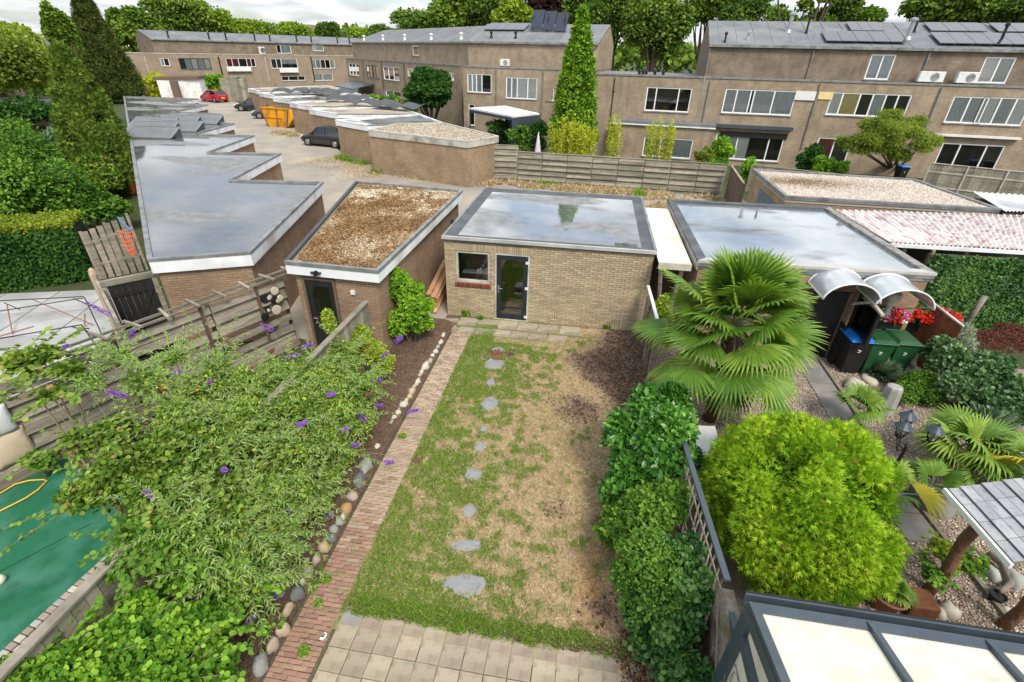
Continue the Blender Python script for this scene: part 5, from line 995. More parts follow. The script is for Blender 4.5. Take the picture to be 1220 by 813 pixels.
for px_, py_, rx, ry, h, mt, lb in [(528, 402, 3.5, 4, .07, 'pale', 'first small pale edging stone by the shed slabs'), (525, 410, 3.5, 3.5, .07, 'pale', None), (522, 415.5, 3.5, 3, .06, 'grey', None), (519, 421, 4, 3, .07, 'pale', None), (515.5, 426, 3.5, 3, .06, 'pale', None), (513, 432, 3.5, 3.5, .07, 'rose', None), (507, 438.5, 5, 6, .12, 'pale', 'whitest and largest of the small upper edging stones'), (502.5, 446, 3.5, 3.5, .07, 'pale', None), (500, 450.5, 4, 2.8, .06, 'tan', None), (498, 457, 4, 5, .08, 'pale', None), (494, 463, 3, 3, .06, 'rose', None), (490.5, 468.5, 4.5, 5, .09, 'tan', 'tan edging stone half way along the bed'), (488, 475, 4, 3.5, .07, 'tan', None), (484.5, 479.5, 3.5, 2.8, .06, 'pale', None), (480.5, 485, 6, 4.5, .09, 'pale', 'wide flat cream edging stone below the middle of the bed'), (476, 490.5, 2.5, 2, .05, 'pale', None), (474, 494.5, 4.5, 4, .08, 'pale', None), (470, 500.5, 3.5, 4, .07, 'pale', None), (467, 506, 3, 4, .06, 'grey', None), (449.5, 535, 4.5, 4, .08, 'pale', 'lone pale edging stone under the buddleia tips'), (436, 557, 9, 11, .16, 'grey', 'big rough grey edging stone beside the path, upper of the two'), (428, 574, 9, 10, .17, 'dark', 'big dark grey edging stone just below the rough one'), (420, 594, 9, 6, .11, 'rose', 'rosy flat edging stone above the orange one'),
    (413, 608.5, 9, 6.5, .13, 'orange', 'orange brick-like edging stone'), (409.5, 618.5, 4.5, 4.5, .08, 'pale', 'small cream edging stone under the orange one'), (404.5, 624.5, 5, 5.5, .09, 'grey', 'small grey edging stone left of the cream one'), (398, 634, 6.5, 5.5, .1, 'grey', 'round grey edging stone'), (394, 643.5, 8, 5, .1, 'dark', 'dark grey oval edging stone'), (386, 655, 8, 6.5, .13, 'tan', 'knobbly tan edging stone'), (377.5, 669.5, 5.5, 8, .11, 'rose', 'upright oblong brown edging stone, right of a smaller one'), (366, 673.5, 4, 6.5, .1, 'rose', 'smaller oblong edging stone set back in the soil'), (367.5, 685, 7.5, 7, .12, 'rose', 'smooth pinkish edging stone'), (361, 696.5, 4.5, 4.5, .08, 'pale', 'small yellowish edging stone above the dark one'), (354, 710, 9.5, 10, .18, 'dark', 'dark blue-grey square edging stone'), (344, 729, 5, 11, .13, 'tan', 'tall narrow tan edging stone'), (338, 752, 8, 10, .15, 'tan', 'lumpy tan edging stone third from the bottom'), (326.5, 771, 6.5, 11, .14, 'rose', 'long leaning edging stone second from the bottom'), (312, 794, 9.5, 12, .2, 'grey', 'big blue-grey edging stone at the bottom of the row')]:
    stone(px_, py_, rx, ry, h, m_st[mt], lb or 'small pale stone in the upper row edging the bed', group=SG)
for px_, py_, rx, ry, lb in [(593, 418, 8, 4, 'brown-grey stepping stone nearest the shed slabs'), (589, 435, 13, 7, 'wide grey slate stepping stone near the shed'), (585, 457, 5.5, 5, 'small stepping stone between two larger ones near the shed'), (584, 482, 10, 8.5, 'roundish slate stepping stone in the upper lawn'), (576, 512, 4.5, 4, 'tiny half-buried stepping stone mid lawn'), (572, 533, 8, 6.5, 'grey stepping stone in the middle of the lawn'), (564, 565, 11, 7.5, 'slate stepping stone in green grass below the middle'), (559, 609, 9, 7.5, 'triangular slate stepping stone'), (556, 651, 20, 8, 'long thin slate stepping stone second from the patio'), (555, 697, 27, 13, 'largest slate stepping stone, closest to the patio')]:
    stone(px_, py_, rx, ry, .045, m_slate, lb, name='stepping_stone', cat='stepping stone', group='slate stepping stones across the lawn', flat=True, z0=.006, rot=.25 if rx > 15 else 0)
p = G(592, 423); x = p.x+RS.normal(size=900)*.13; y = p.y-.08+RS.normal(size=900)*.08; o = pebbles('bark_pile', None, np.c_[x, y, .03+.1*np.exp(-((x-p.x)**2+(y-p.y)**2)/.02)*RS.rand(900)], .03, rampmat('bark', [(0, (.10, .05, .03)), (1, (.24, .13, .08))])); tag(o, 'small heap of brown bark beside the stepping stones', 'bark')
# white scrap on the path
p = G(385, 760); q = MB(); V = []
for i in range(9):
    a = -1.9+i*.42; V += [(p.x+.055*math.cos(a), p.y+.055*math.sin(a), .05), (p.x+(.03+.006*i % .02)*math.cos(a), p.y+.03*math.sin(a), .065)]
q.add(V, [(2*i, 2*i+2, 2*i+3, 2*i+1) for i in range(8)]); q.build('paper_scrap', m_white, label='crescent-shaped white scrap lying on the brick path', cat='litter')

# ================================================================== FENCES
def post(mb, x, y, z0, z1, s=.07): mb.box(x-s/2, y-s/2, z0, x+s/2, y+s/2, z1)
def hfence(label, A, B, h, nb, bays, mat, side=1, th=.02, gap=.0, lap=.012, name='plank_fence', cat='fence', missing=(), cap=True, postmat=None, topz=None, seed=1):
    rr = random.Random(seed); A = Vector((A[0], A[1], 0)); B = Vector((B[0], B[1], 0)); d = (B-A); Lg = d.length; d.normalize(); n = Vector((-d.y, d.x, 0))*side; root = thing(name, label, cat, tuple(A)); bh = h/nb
    for i in range(bays+1):
        q = MB(); p = A+d*Lg*i/bays-n*.05; q.ob(p+Vector((0, 0, (h+.04)/2)), d*.035, n*.035, Vector((0, 0, (h+.04)/2))); q.build('post', postmat or mat, root)
    for i in range(bays):
        for j in range(nb):
            if (i, j) in missing: continue
            a = A+d*(Lg*i/bays+.02); c = A+d*(Lg*(i+1)/bays-.02); z = bh*(j+.5); o_ = n*((j % 2)*lap*1.5+.01)
            q = MB(); q.ob((a+c)/2+o_+Vector((0, 0, z+rr.uniform(-.008, .008))), d*(c-a).length/2, n*th/2+Vector((0, 0, .004)), Vector((0, 0, bh/2*(1.04-gap)))+n*-.022); o = q.build('board', mat, root); 
        if cap: q = MB(); a = A+d*(Lg*i/bays); c = A+d*(Lg*(i+1)/bays); q.ob((a+c)/2+Vector((0, 0, h+.035)), d*(Lg/bays/2-.003), n*.05, Vector((0, 0, .018))); q.build('cap', mat, root)
    return root
f0 = G(557, 214); f1 = G(616, 216.5); f2 = G(858, 234)
hfence('taller first panel of the grey plank fence against the court garage', (f0.x, f0.y), (f1.x, f1.y), 2.05, 12, 2, m_greywood, side=-1, lap=.045, gap=.12, seed=2)
hfence('long weathered grey plank fence behind the garage court', (f1.x+.05, f1.y), (f2.x, f2.y), 1.72, 11, 8, m_greywood, side=-1, lap=.045, gap=.12, seed=3)
def vfence(label, A, B, h, bw, mat, posts=3, gap=.012, name='board_fence', rail=True, side=1, h2=None, z0=0.0, capw=.09, lean=0.0, railm=None, seed=1):
    rr = random.Random(seed); A = Vector((A[0], A[1], 0)); B = Vector((B[0], B[1], 0)); d = B-A; Lg = d.length; d.normalize(); n = Vector((-d.y, d.x, 0))*side; root = thing(name, label, 'fence', (A.x, A.y, z0)); h2 = h2 or h
    k = 0.0; me = None
    while k < Lg-bw*.5:
        hh = (h+(h2-h)*k/Lg)*rr.uniform(.985, 1.0); q = MB(); q.ob(A+d*(k+bw/2)+Vector((0, 0, z0+hh/2)), d*(bw-gap)/2, n*.01, Vector((0, 0, hh/2))+n*lean); q.build('board', mat, root); k += bw
    for i in range(posts):
        hh = h+(h2-h)*i/(posts-1); q = MB(); q.ob(A+d*(Lg*i/(posts-1))-n*.05+Vector((0, 0, z0+hh/2)), d*.04, n*.035, Vector((0, 0, hh/2))+n*lean); q.build('post', railm or mat, root)
    if rail:
        for zz in (.3, .75): q = MB(); q.beam(A-n*.025+Vector((0, 0, z0+h*zz)), B-n*.025+Vector((0, 0, z0+h2*zz)), .03, .07); q.build('rail', railm or mat, root)
        if capw: q = MB(); q.beam(A+Vector((0, 0, z0+h+.02)), B+Vector((0, 0, z0+h2+.02)), capw, .035); q.build('cap', railm or mat, root)
    return root
# our left boundary: top cap visible between the leaves, boards facing our bed
vfence('left boundary fence with a worn pale cap, mostly hidden behind the butterfly bushes', (-4.95, 1.3), (-4.86, 9.65), 1.78, .155, m_greywood, posts=6, side=-1, railm=m_oldwood, capw=.12, seed=4)
# neighbour's tall plank fence with the ladder trellis on top
FA, FB = Vector((-10.35, 3.55)), Vector((-7.33, 10.25))
nf = hfence('tall fence of lapped grey planks on the left, broken in one bay', FA, FB, 1.88, 12, 4, m_oldwood, side=-1, lap=.035, gap=.06, missing=((3, 6), (3, 4), (2, 8)), cap=False, postmat=m_brownwood, seed=5)
fd = Vector((FB.x-FA.x, FB.y-FA.y, 0)).normalized(); fn = Vector((fd.y, -fd.x, 0)); FAv = Vector((*FA, 0))
q = MB(); q.ob(FAv+fd*3.7+fn*.06+Vector((0, 0, .11)), fd*3.7, fn*.03, Vector((0, 0, .11))); q.build('base_board', M('pale_sleeper', (.36, .30, .23), (.26, .215, .165), scale=4, stretch=(1, 1, 5), stain=(.16, .13, .10)), nf)
tr = thing('trellis', 'ladder-like wooden trellis lying along the top of the left neighbour\'s plank fence', 'trellis', tuple(FAv+fd*2.5+Vector((0, 0, 1.95))))
for o_ in (-.10, .16):
    q = MB(); q.beam(FAv+fd*2.6+fn*o_+Vector((0, 0, 2.02)), FAv+fd*7.6+fn*o_+Vector((0, 0, 2.04)), .045, .045); q.build('rail', m_oldwood, tr)
for k in range(9):
    c = FAv+fd*(2.9+k*.58)+fn*.03+Vector((0, 0, 2.075)); q = MB(); q.ob(c, fn*.27+fd*random.uniform(-.05, .05), fd*.028, Vector((0, 0, .022))); q.build('rung', m_oldwood, tr)
for k in (5.3, 6.6):
    q = MB(); q.ob(FAv+fd*k+fn*.09+Vector((0, 0, 1.25)), fd*.03, fn*.025, Vector((0, 0, .72))); q.build('upright', m_brownwood, tr)
wd = thing('wall_decoration', 'cluster of dark and pale round bowls hung on the plank fence', 'decoration', tuple(FAv+fd*7.0+fn*.1+Vector((0, 0, 1.2))))
for k, (u, z, r_, mt) in enumerate([(6.75, 1.62, .11, m_black), (6.85, 1.6, .06, m_st['pale']), (7.02, 1.72, .10, m_st['pale']), (6.95, 1.5, .10, m_black), (7.1, 1.5, .08, m_st['pale']), (6.72, 1.35, .08, m_black), (6.93, 1.25, .12, m_st['pale']), (6.6, 1.2, .1, m_black), (6.72, 1.33, .04, m_st['pale']), (7.0, 1.47, .05, m_st['tan'])]):
    c = FAv+fd*u+fn*(.10+.01*k)+Vector((0, 0, z)); q = MB(); q.tube([c, c+fn*.03, c+fn*.035], [r_, r_, r_*.7], 14); q.build('bowl', mt, wd)
# cloths over the fence
def cloth(fu0, fu1, z0, z1, mat, label, name='cushion', off=.09):
    q = MB(); n1, n2 = 10, 8; V = []
    for i in range(n1+1):
        for j in range(n2+1):
            u = fu0+(fu1-fu0)*i/n1; z = z0+(z1-z0)*j/n2; b_ = .07*math.sin(math.pi*i/n1)**.5*math.sin(math.pi*j/n2)**.5 if 0 < i < n1 and 0 < j < n2 else 0
            V.append(FAv+fd*u+fn*(off+b_+.015*math.sin(i*1.7+j))+Vector((0, 0, z)))
    m_ = len(V); V += [v-fn*.05 for v in V]; F1 = [(i*(n2+1)+j, (i+1)*(n2+1)+j, (i+1)*(n2+1)+j+1, i*(n2+1)+j+1) for i in range(n1) for j in range(n2)]
    F2 = [tuple(m_+k for k in f[::-1]) for f in F1]; e = [i*(n2+1) for i in range(n1+1)]; e2 = [i*(n2+1)+n2 for i in range(n1+1)]; side_ = [(a, m_+a, m_+b_, b_) for a, b_ in zip(e, e[1:])]+[(b_, m_+b_, m_+a, a) for a, b_ in zip(e2, e2[1:])]+[(j+1, m_+j+1, m_+j, j) for j in range(n2)]+[(n1*(n2+1)+j, m_+n1*(n2+1)+j, m_+n1*(n2+1)+j+1, n1*(n2+1)+j+1) for j in range(n2)]
    q.add(V, F1+F2+side_); return q.build(name, mat, smooth=True, label=label, cat='cushion')
cA = FAv+fn*.09; a = PL(0, 505, cA, cA+fd); b_ = PL(50, 545, cA, cA+fd); u0 = (a-cA).dot(fd)-.35; u1 = (b_-cA).dot(fd)
zz1 = PL(30, 505, cA, cA+fd).z; zz0 = PL(20, 552, cA, cA+fd).z
cloth(u0, u1, zz0, zz1, M('beige_cloth', (.55, .45, .33), (.47, .38, .27), scale=3, bump=.2, bscale=12, bdist=.03), 'beige cushion leaning on the plank fence, under the white one')
zt = PL(30, 470, cA, cA+fd).z; cloth(u0-.1, u1-.05, zz1-.02, zt, M('white_cloth', (.66, .68, .68), (.56, .58, .58), scale=3, bump=.2, bscale=12, bdist=.03), 'white cushion on the plank fence above the beige one', off=.13)
# --- turf with its brick edging, hose and ball
m_turf = M('green_turf', (.012, .115, .055), (.008, .08, .038), (.016, .13, .062), scale=1.4, rough=.95, bump=.8, bscale=160, bdist=.01, stain=(.06, .20, .14), stsc=1.6)
tu = [G(120, 673), G(0, 782), G(-200, 830), G(-230, 600), Vector((FA.x+.1, FA.y-.2, 0)), FAv+fd*2.2+fn*.1, G(150, 600), G(150, 655)]
q = MB(); q.prism([(p.x, p.y) for p in tu], -.01, .012); q.build('artificial_turf', m_turf, kind='structure')
s0, s1 = G(0, 682), G(110, 624); q = MB(); q.beam(Vector((s0.x, s0.y, .013)), Vector((s1.x, s1.y, .013)), .012, .004); q.beam(s0+(s0-s1)*.8+Vector((0, 0, .013)), s0+Vector((0, 0, .013)), .012, .004); q.build('turf_seam', m_black, kind='structure')
ce = thing('brick_edging', 'row of pinkish and grey cobbles edging the green turf', 'edging', tuple(G(60, 725)))
e0, e1 = G(-25, 805), G(128, 664); nE = 17; m_cob = {0: m_st['rose'], 1: m_st['grey'], 2: m_st['pale']}; m_cob[0] = M('pink_cobble', (.42, .30, .25), (.34, .24, .2), scale=9, objrnd=.15, stain=(.25, .2, .17))
for k in range(nE):
    p = e0.lerp(e1, (k+.5)/nE); d = (e1-e0).normalized(); n_ = Vector((d.y, -d.x, 0)); 
    q = MB(); q.ob(p+n_*.05+Vector((0, 0, .02)), d*(.5*(e1-e0).length/nE-.006), n_*.055, Vector((0, 0, .035))); q.build('cobble', m_cob[(0, 0, 1, 0, 2, 0, 1)[k % 7]], ce, bevel=.012)
    q = MB(); q.ob(p+n_*.20+Vector((0, 0, .015)), d*(.5*(e1-e0).length/nE-.012), n_*.075, Vector((0, 0, .03))); q.build('cobble', m_oldwood if k > 6 else m_cob[(1, 0, 0, 2)[k % 4]], ce, bevel=.01)
pts = [G(*p, .04) for p in ((-60, 615), (-30, 618), (0, 609), (12, 603), (30, 594), (45, 584), (56, 573), (52, 571.5), (35, 572.5), (18, 577), (0, 588), (-20, 600))]
q = MB(); q.tube(pts, .014, 6); q.build('garden_hose', M('yellow_hose', (.75, .45, .06), (.65, .38, .05), rough=.4), smooth=True, label='yellow hose looped on the green turf', cat='hose')
p = G(-1, 691, .08); q = MB(); q.lathe([(.02, -.08), (.055, -.055), (.08, 0), (.055, .055), (.02, .08)], p, 14); q.build('ball', m_cream2, smooth=True, label='cream ball cut off by the left photo edge on the turf', cat='ball')
# --- rusty and dark tube frame on the concrete yard
m_tube = m_black; fr = thing('metal_frame', 'dismantled dark and rusty tube frame lying on the concrete yard', 'frame', tuple(G(60, 385)))
m_rust = M('rusty_tube', (.30, .13, .07), (.20, .08, .04), scale=20, rough=.8)
for (a, c, z0, z1, mt) in [((-40, 377), (101, 355), .5, .5, m_tube), ((101, 355), (127, 411), .5, .5, m_tube), ((-40, 410), (97, 387), .03, .03, m_tube), ((97, 387), (115, 413), .03, .03, m_tube), ((-30, 360), (100, 353.5), .5, .5, m_tube), ((36, 356), (111, 387), .5, .1, m_rust), ((8, 362), (15, 398), .5, .03, m_rust), ((5, 361), (24, 369), .5, .45, m_tube), ((88, 356), (104, 363), .5, .4, m_tube), ((101, 374), (101, 388), .4, .05, m_rust), ((-5, 402), (40, 389), .03, .03, m_rust), ((85, 389), (105, 395), .05, .03, m_tube)]:
    q = MB(); q.tube([G(*a, z0), G(*c, z1)], .014, 6); q.build('tube', mt, fr)
# --- black gate, its posts and the concrete wall end
ga, gb = G(126, 339, 2.05), G(178, 326, 2.1); gd = Vector((gb.x-ga.x, gb.y-ga.y, 0)).normalized(); gn = Vector((gd.y, -gd.x, 0))
if gn.y > 0: gn = -gn
gt = thing('wooden_gate', 'black boarded gate with a diagonal brace left of the nearest zigzag garage', 'gate', (ga.x, ga.y, 0)); gw_ = (gb-ga).to_2d().length
for k in range(7):
    q = MB(); q.ob(Vector((ga.x, ga.y, 1.0))+gd*(gw_*(k+.5)/7), gd*(gw_/14-.0008), gn*.012, Vector((0, 0, .98))); q.build('board', m_blackwood, gt)
for z in (.3, 1.75): q = MB(); q.ob(Vector((ga.x, ga.y, z))+gd*gw_/2+gn*.025, gd*gw_/2, gn*.012, Vector((0, 0, .05))); q.build('rail', m_blackwood, gt)
q = MB(); q.beam(Vector((ga.x, ga.y, .35))+gd*.1+gn*.025, Vector((ga.x, ga.y, 1.7))+gd*(gw_-.1)+gn*.025, .09, .024, up=tuple(gn)); q.build('brace', m_blackwood, gt)
q = MB(); q.ob(Vector((ga.x, ga.y, 2.08))+gd*gw_/2, gd*(gw_/2+.1), gn*.06, Vector((0, 0, .06))); q.build('lintel', m_oldwood, gt)
for s in (-.06, gw_+.06): q = MB(); q.ob(Vector((ga.x, ga.y, 1.0))+gd*s, gd*.05, gn*.05, Vector((0, 0, 1.0))); q.build('post', m_oldwood, gt)
wa, wb = G(110, 325, 2.0), G(141, 386, 1.95); 
q = MB(); q.beam((wa.x, wa.y, 1.0), (wb.x, wb.y, 1.0), .06, 1.96); gsd = q.build('side_panel', m_oldwood, label='narrow grey wooden side panel standing towards us from the black gate', cat='fence')
q = MB(); q.lathe([(.09, 0), (.085, 1.95), (.06, 2.08), (.02, 2.12)], (wa.x, wa.y, 0), 8); q.build('gate_post', m_st['tan'], label='weathered round-topped post at the corner left of the black gate', cat='post')
# --- leaning vertical board fence behind, pond net on it
va, vb = G(120, 333), G(176, 322); hv = SH(93, 277, va); hv2 = SH(150, 255, vb)
vfence('grey vertical board fence behind the black gate, next to the hedge', (va.x, va.y), (vb.x, vb.y), min(hv, 2.6), .21, m_oldwood, posts=3, gap=.05, side=1 if False else -1, h2=min(hv2, 2.9), seed=6, capw=0)
nt_ = thing('pond_net', 'orange mesh net on a blue pole leaning on the board fence', 'net', tuple(G(152, 300)))
m_blue = M('blue_plastic', (.03, .20, .50), (.025, .16, .42), rough=.4); m_orange = M('orange_net', (.75, .16, .06), (.6, .12, .05), rough=.7)
q = MB(); zf = 2.3; q.tube([G(140, 259, 2.5), G(157, 275, 2.3)], .018, 6); q.build('pole', m_blue, nt_)
c0 = G(153, 279, 2.2); q = MB()
for i in range(9):
    for s in (-1, 1): pass
nn_ = 7
for i in range(nn_):
    t0 = i/(nn_-1)*2-1
    q.tube([c0+Vector((.24*t0, -.05, .12)), c0+Vector((.16*t0, -.12, -.28)), c0+Vector((.05*t0, -.1, -.62))], .009, 4, cap=False)
for j in range(6):
    z = .1-j*.13; w = .26-.035*j; q.tube([c0+Vector((-w, -.06, z)), c0+Vector((0, -.16, z-.03)), c0+Vector((w, -.06, z))], .009, 4, cap=False)
q.build('net_mesh', m_orange, nt_)
q = MB(); q.box(-14.9, 14.9, 0, -14.1, 15.6, 1.2); o = q.build('storage_box', m_orange, label='orange plastic box between the conifer and the garage roof', cat='box', bevel=.04); p = G(154, 216, .6); o.location = (p.x, p.y, 0)
# --- fence returning between court and right garage
ra, rb = G(861, 236), G(899, 262)
r_top = SH(861.5, 190.5, ra); vfence('dark slatted fence panel running back from the end of the long plank fence', (ra.x+.05, ra.y-.1), (7.15, 25.0), 1.75, .12, m_brownwood, posts=4, side=-1, railm=m_greywood, seed=7)
ra, rb = G(1093, 232), G(1222, 268); t0_ = SH(1095, 187, ra)
vfence('grey board fence with pale posts behind the pale pebble-roofed garage', (ra.x, ra.y), (ra.x+9.5, ra.y-4.2), 1.8, .16, m_greywood, posts=7, side=1, railm=m_cream, seed=8)
vfence('low board fence in front of the round lime-green tree', (9.2, 31.5), (14.6, 29.4), 1.5, .16, m_oldwood, posts=4, seed=9)
vfence('grey garden fence at the far end of the garage court', tuple(G(268, 121.5).to_2d()), tuple(G(300, 120.5).to_2d()), 3.0, .5, m_greywood, posts=4, side=-1, seed=10)
q = MB(); aa, bb = G(194, 121), G(243, 118.5); q.prism([(aa.x, aa.y), (bb.x, bb.y), (bb.x-2, bb.y+7), (aa.x-2, aa.y+7)], 0, 2.6); wg = thing('garage', 'far white-walled garage with a brown roof edge behind the red car', 'garage', (aa.x, aa.y, 0)); q.build('wall', m_white, wg); q = MB(); q.prism([(aa.x-.2, aa.y-.3), (bb.x+.2, bb.y-.3), (bb.x-2, bb.y+7.2), (aa.x-2, aa.y+7.2)], 2.61, 3.0); q.build('roof', m_brownwood, wg)
q = MB(); mm2 = aa.lerp(bb, .3); q.box(mm2.x, mm2.y-.15, 0, mm2.x+1.0, mm2.y+.3, 2.5); q.build('door', m_brownwood, wg)

# ================================================================== CARS, SKIP
m_tyre = M('tyre', (.015, .015, .015), (.025, .025, .025), scale=9, rough=.85); m_rim = M('rim', (.45, .46, .47), (.35, .36, .37), metal=.8, rough=.3); m_cglass = M('car_glass', (.01, .012, .014), (.02, .022, .025), rough=.05, bump=0, spec=.9)
def car(loc, heading, paint, label, Lg=4.3, Wd=1.78, Ht=1.52):
    root = thing('parked_car', label, 'car', loc, 'cars parked in the garage court'); R = Matrix.Rotation(heading, 3, 'Z'); T = lambda x, y, z: Vector(loc)+R@Vector((x, y, z)); w = Wd/2
    # stations: x, bottom, belt, half width
    st = [(-Lg/2, .42, .80, .78), (-Lg/2+.10, .28, .95, .93), (-Lg/2+.55, .22, 1.0, 1.0), (-.6, .20, .97, 1.0), (.5, .20, .95, 1.0), (Lg/2-1.0, .20, .90, 1.0), (Lg/2-.45, .22, .80, .97), (Lg/2-.08, .30, .66, .86), (Lg/2, .40, .56, .72)]
    q = MB(); n = 8; V = []
    for x, b_, t_, k in st:
        ww = w*k; V += [T(x, -ww*.9, b_), T(x, -ww, b_+.15), T(x, -ww*1.0, (b_+t_)/2+.05), T(x, -ww*.93, t_), T(x, ww*.93, t_), T(x, ww, (b_+t_)/2+.05), T(x, ww, b_+.15), T(x, ww*.9, b_)]
    F1 = [(i*n+k, (i+1)*n+k, (i+1)*n+(k+1) % n, i*n+(k+1) % n) for i in range(len(st)-1) for k in range(n)]; q.add(V, F1+[tuple(range(n))[::-1], tuple(range((len(st)-1)*n, len(st)*n))][::1]); q.build('body', paint, root, smooth=True, bevel=.02)
    gs = [(-Lg/2+.12, .96, .90), (-Lg/2+.55, Ht-.10, .74), (-.5, Ht, .76), (.15, Ht-.04, .76), (Lg/2-1.15, .93, .90)]
    q = MB(); V = []
    for x, t_, k in gs: V += [T(x, -w*.92, .93), T(x, -w*k*.98, t_), T(x, w*k*.98, t_), T(x, w*.92, .93)]
    q.add(V, [(i*4+k, (i+1)*4+k, (i+1)*4+k+1, i*4+k+1) for i in range(4) for k in range(3)]); q.build('windows', m_cglass, root)
    q = MB(); rs = gs[1:4]; V = []
    for x, t_, k in rs: V += [T(x, -w*k, t_-.03), T(x, -w*k*.9, t_+.025), T(x, w*k*.9, t_+.025), T(x, w*k, t_-.03)]
    q.add(V, [(i*4+k, (i+1)*4+k, (i+1)*4+k+1, i*4+k+1) for i in range(2) for k in range(3)]); q.build('roof', paint, root, smooth=True)
    for s in (-1, 1):
        for x0, z0_, x1, z1_ in ((-Lg/2+.2, .95, -Lg/2+.6, Ht-.1), (-.45, .93, -.4, Ht-.02), (Lg/2-1.2, .93, .2, Ht-.06)):
            q = MB(); q.beam(T(x0, s*w*.95, z0_), T(x1, s*w*.775, z1_), .06, .05); q.build('pillar', paint, root)
        for x in (-Lg/2+.78, Lg/2-.82):
            q = MB(); c = T(x, s*(w-.11), .32); ax = R@Vector((0, s*1.0, 0)); q.tube([c-ax*.1, c-ax*.09, c+ax*.11, c+ax*.12], [.29, .32, .32, .28], 20); wl = q.build('wheel', m_tyre, root)
            q = MB(); q.tube([c+ax*.115, c+ax*.135], [.21, .19], 16); q.build('rim', m_rim, wl)
            q = MB(); q.tube([c-ax*.1, c+ax*.114], .375, 20); q.build('wheel_arch', m_black, root)
        q = MB(); q.ob(T(Lg/2-.20, s*w*.66, .66), R@Vector((.14, 0, 0)), R@Vector((0, .17, 0)), Vector((0, 0, .07))); q.build('headlight', m_plastwhite, root, bevel=.03)
        q = MB(); q.ob(T(-Lg/2+.08, s*w*.80, .88), R@Vector((.06, 0, 0)), R@Vector((0, .12, 0)), Vector((0, 0, .12))); q.build('tail_light', m_redcloth, root, bevel=.02)
        q = MB(); q.ob(T(Lg/2-1.35, s*(w+.07), 1.0), R@Vector((.06, 0, 0)), R@Vector((0, .09, 0)), Vector((0, 0, .06))); q.build('mirror', paint, root, bevel=.02)
    q = MB(); q.ob(T(Lg/2-.02, 0, .36), R@Vector((.03, 0, 0)), R@Vector((0, .5, 0)), Vector((0, 0, .07))); q.build('grille', m_black, root)
    q = MB(); q.ob(T(-Lg/2-.005, 0, .60), R@Vector((.015, 0, 0)), R@Vector((0, .26, 0)), Vector((0, 0, .06))); q.build('number_plate', m_curtyel, root)
    return root
m_paint_dark = M('dark_brown_paint', (.028, .022, .024), (.032, .026, .028), rough=.18, bump=0, spec=.8); m_paint_red = M('red_paint', (.42, .012, .02), (.36, .01, .018), rough=.2, bump=0, spec=.8); m_paint_blk = M('black_paint', (.012, .014, .018), (.016, .018, .022), rough=.2, bump=0, spec=.8); m_paint_gr = M('grey_paint', (.06, .065, .06), (.05, .055, .05), rough=.25, bump=0)
ca = G(357.5, 173); cb_ = G(401, 177.5); dd_ = (ca-cb_).normalized(); c = ca-dd_*2.15+Vector((-dd_.y, dd_.x, 0))*(-.9 if Vector((-dd_.y, dd_.x)).y < 0 else .9)
car((c.x, c.y, 0), math.atan2(dd_.y, dd_.x), m_paint_dark, 'dark brown hatchback parked beside the front court garages')
c = G(256, 121.5); car((c.x, c.y, 0), rad(160), m_paint_red, 'bright red hatchback at the far end of the court', Lg=4.2)
c = G(303, 132); car((c.x, c.y, 0), rad(200), m_paint_blk, 'black car parked beyond the yellow skip', Lg=4.1)
c = G(315, 141.5); car((c.x+.5, c.y+.8, 0), rad(205), m_paint_gr, 'dark grey car directly behind the yellow skip', Lg=4.0, Ht=1.42)
m_skip = M('skip_yellow', (.72, .33, .01), (.60, .26, .01), scale=3, rough=.6, bump=.1, stain=(.30, .13, .03), stsc=1.2)
sk = thing('skip_container', 'orange-yellow skip with sloping ends and dark ribs standing in the court', 'skip', tuple(G(332, 151)))
sc_ = G(333, 152); sx = Vector((.97, -.22, 0)); sy = Vector((.22, .97, 0)); sc_ = sc_+sy*.9
prof = [(-1.15, 0), (1.15, 0), (1.85, 1.0), (1.7, 1.55), (-1.7, 1.55), (-1.85, 1.0)]
prof = [(-1.35, 0), (.95, 0), (1.9, .85), (1.55, 1.7), (-2.0, 1.7)]
q = MB(); V = []
for s in (-.9, .9): V += [sc_+sx*a+sy*s+Vector((0, 0, z)) for a, z in prof]
n = len(prof); q.add(V, [tuple(range(n))[::-1][::-1], tuple(range(n, 2*n))[::-1], (0, 1, n+1, n), (1, 2, n+2, n+1), (2, 3, n+3, n+2), (4, 0, n, n+4)]); q.build('hull', m_skip, sk)
for (a, z), (c_, z2) in (((-2.0, 1.7), (1.55, 1.7)), ((-1.72, .9), (.6, .9)), ((-1.35, 0), (-2.0, 1.7)), ((-.15, 0), (.05, 1.7)), ((.95, 0), (1.55, 1.7))):
    q = MB(); q.beam(sc_+sx*a-sy*.94+Vector((0, 0, z)), sc_+sx*c_-sy*.94+Vector((0, 0, z2)), .09, .07, up=(0, -1, .01)); q.build('rib', m_skip if z == z2 else m_brownwood, sk)
q = MB(); q.add([sc_+sx*a+sy*s+Vector((0, 0, 1.45)) for a, s in ((-1.9, -.85), (1.5, -.85), (1.5, .85), (-1.9, .85))], [(0, 1, 2, 3)]); q.build('rubble_fill', m_ground, sk)

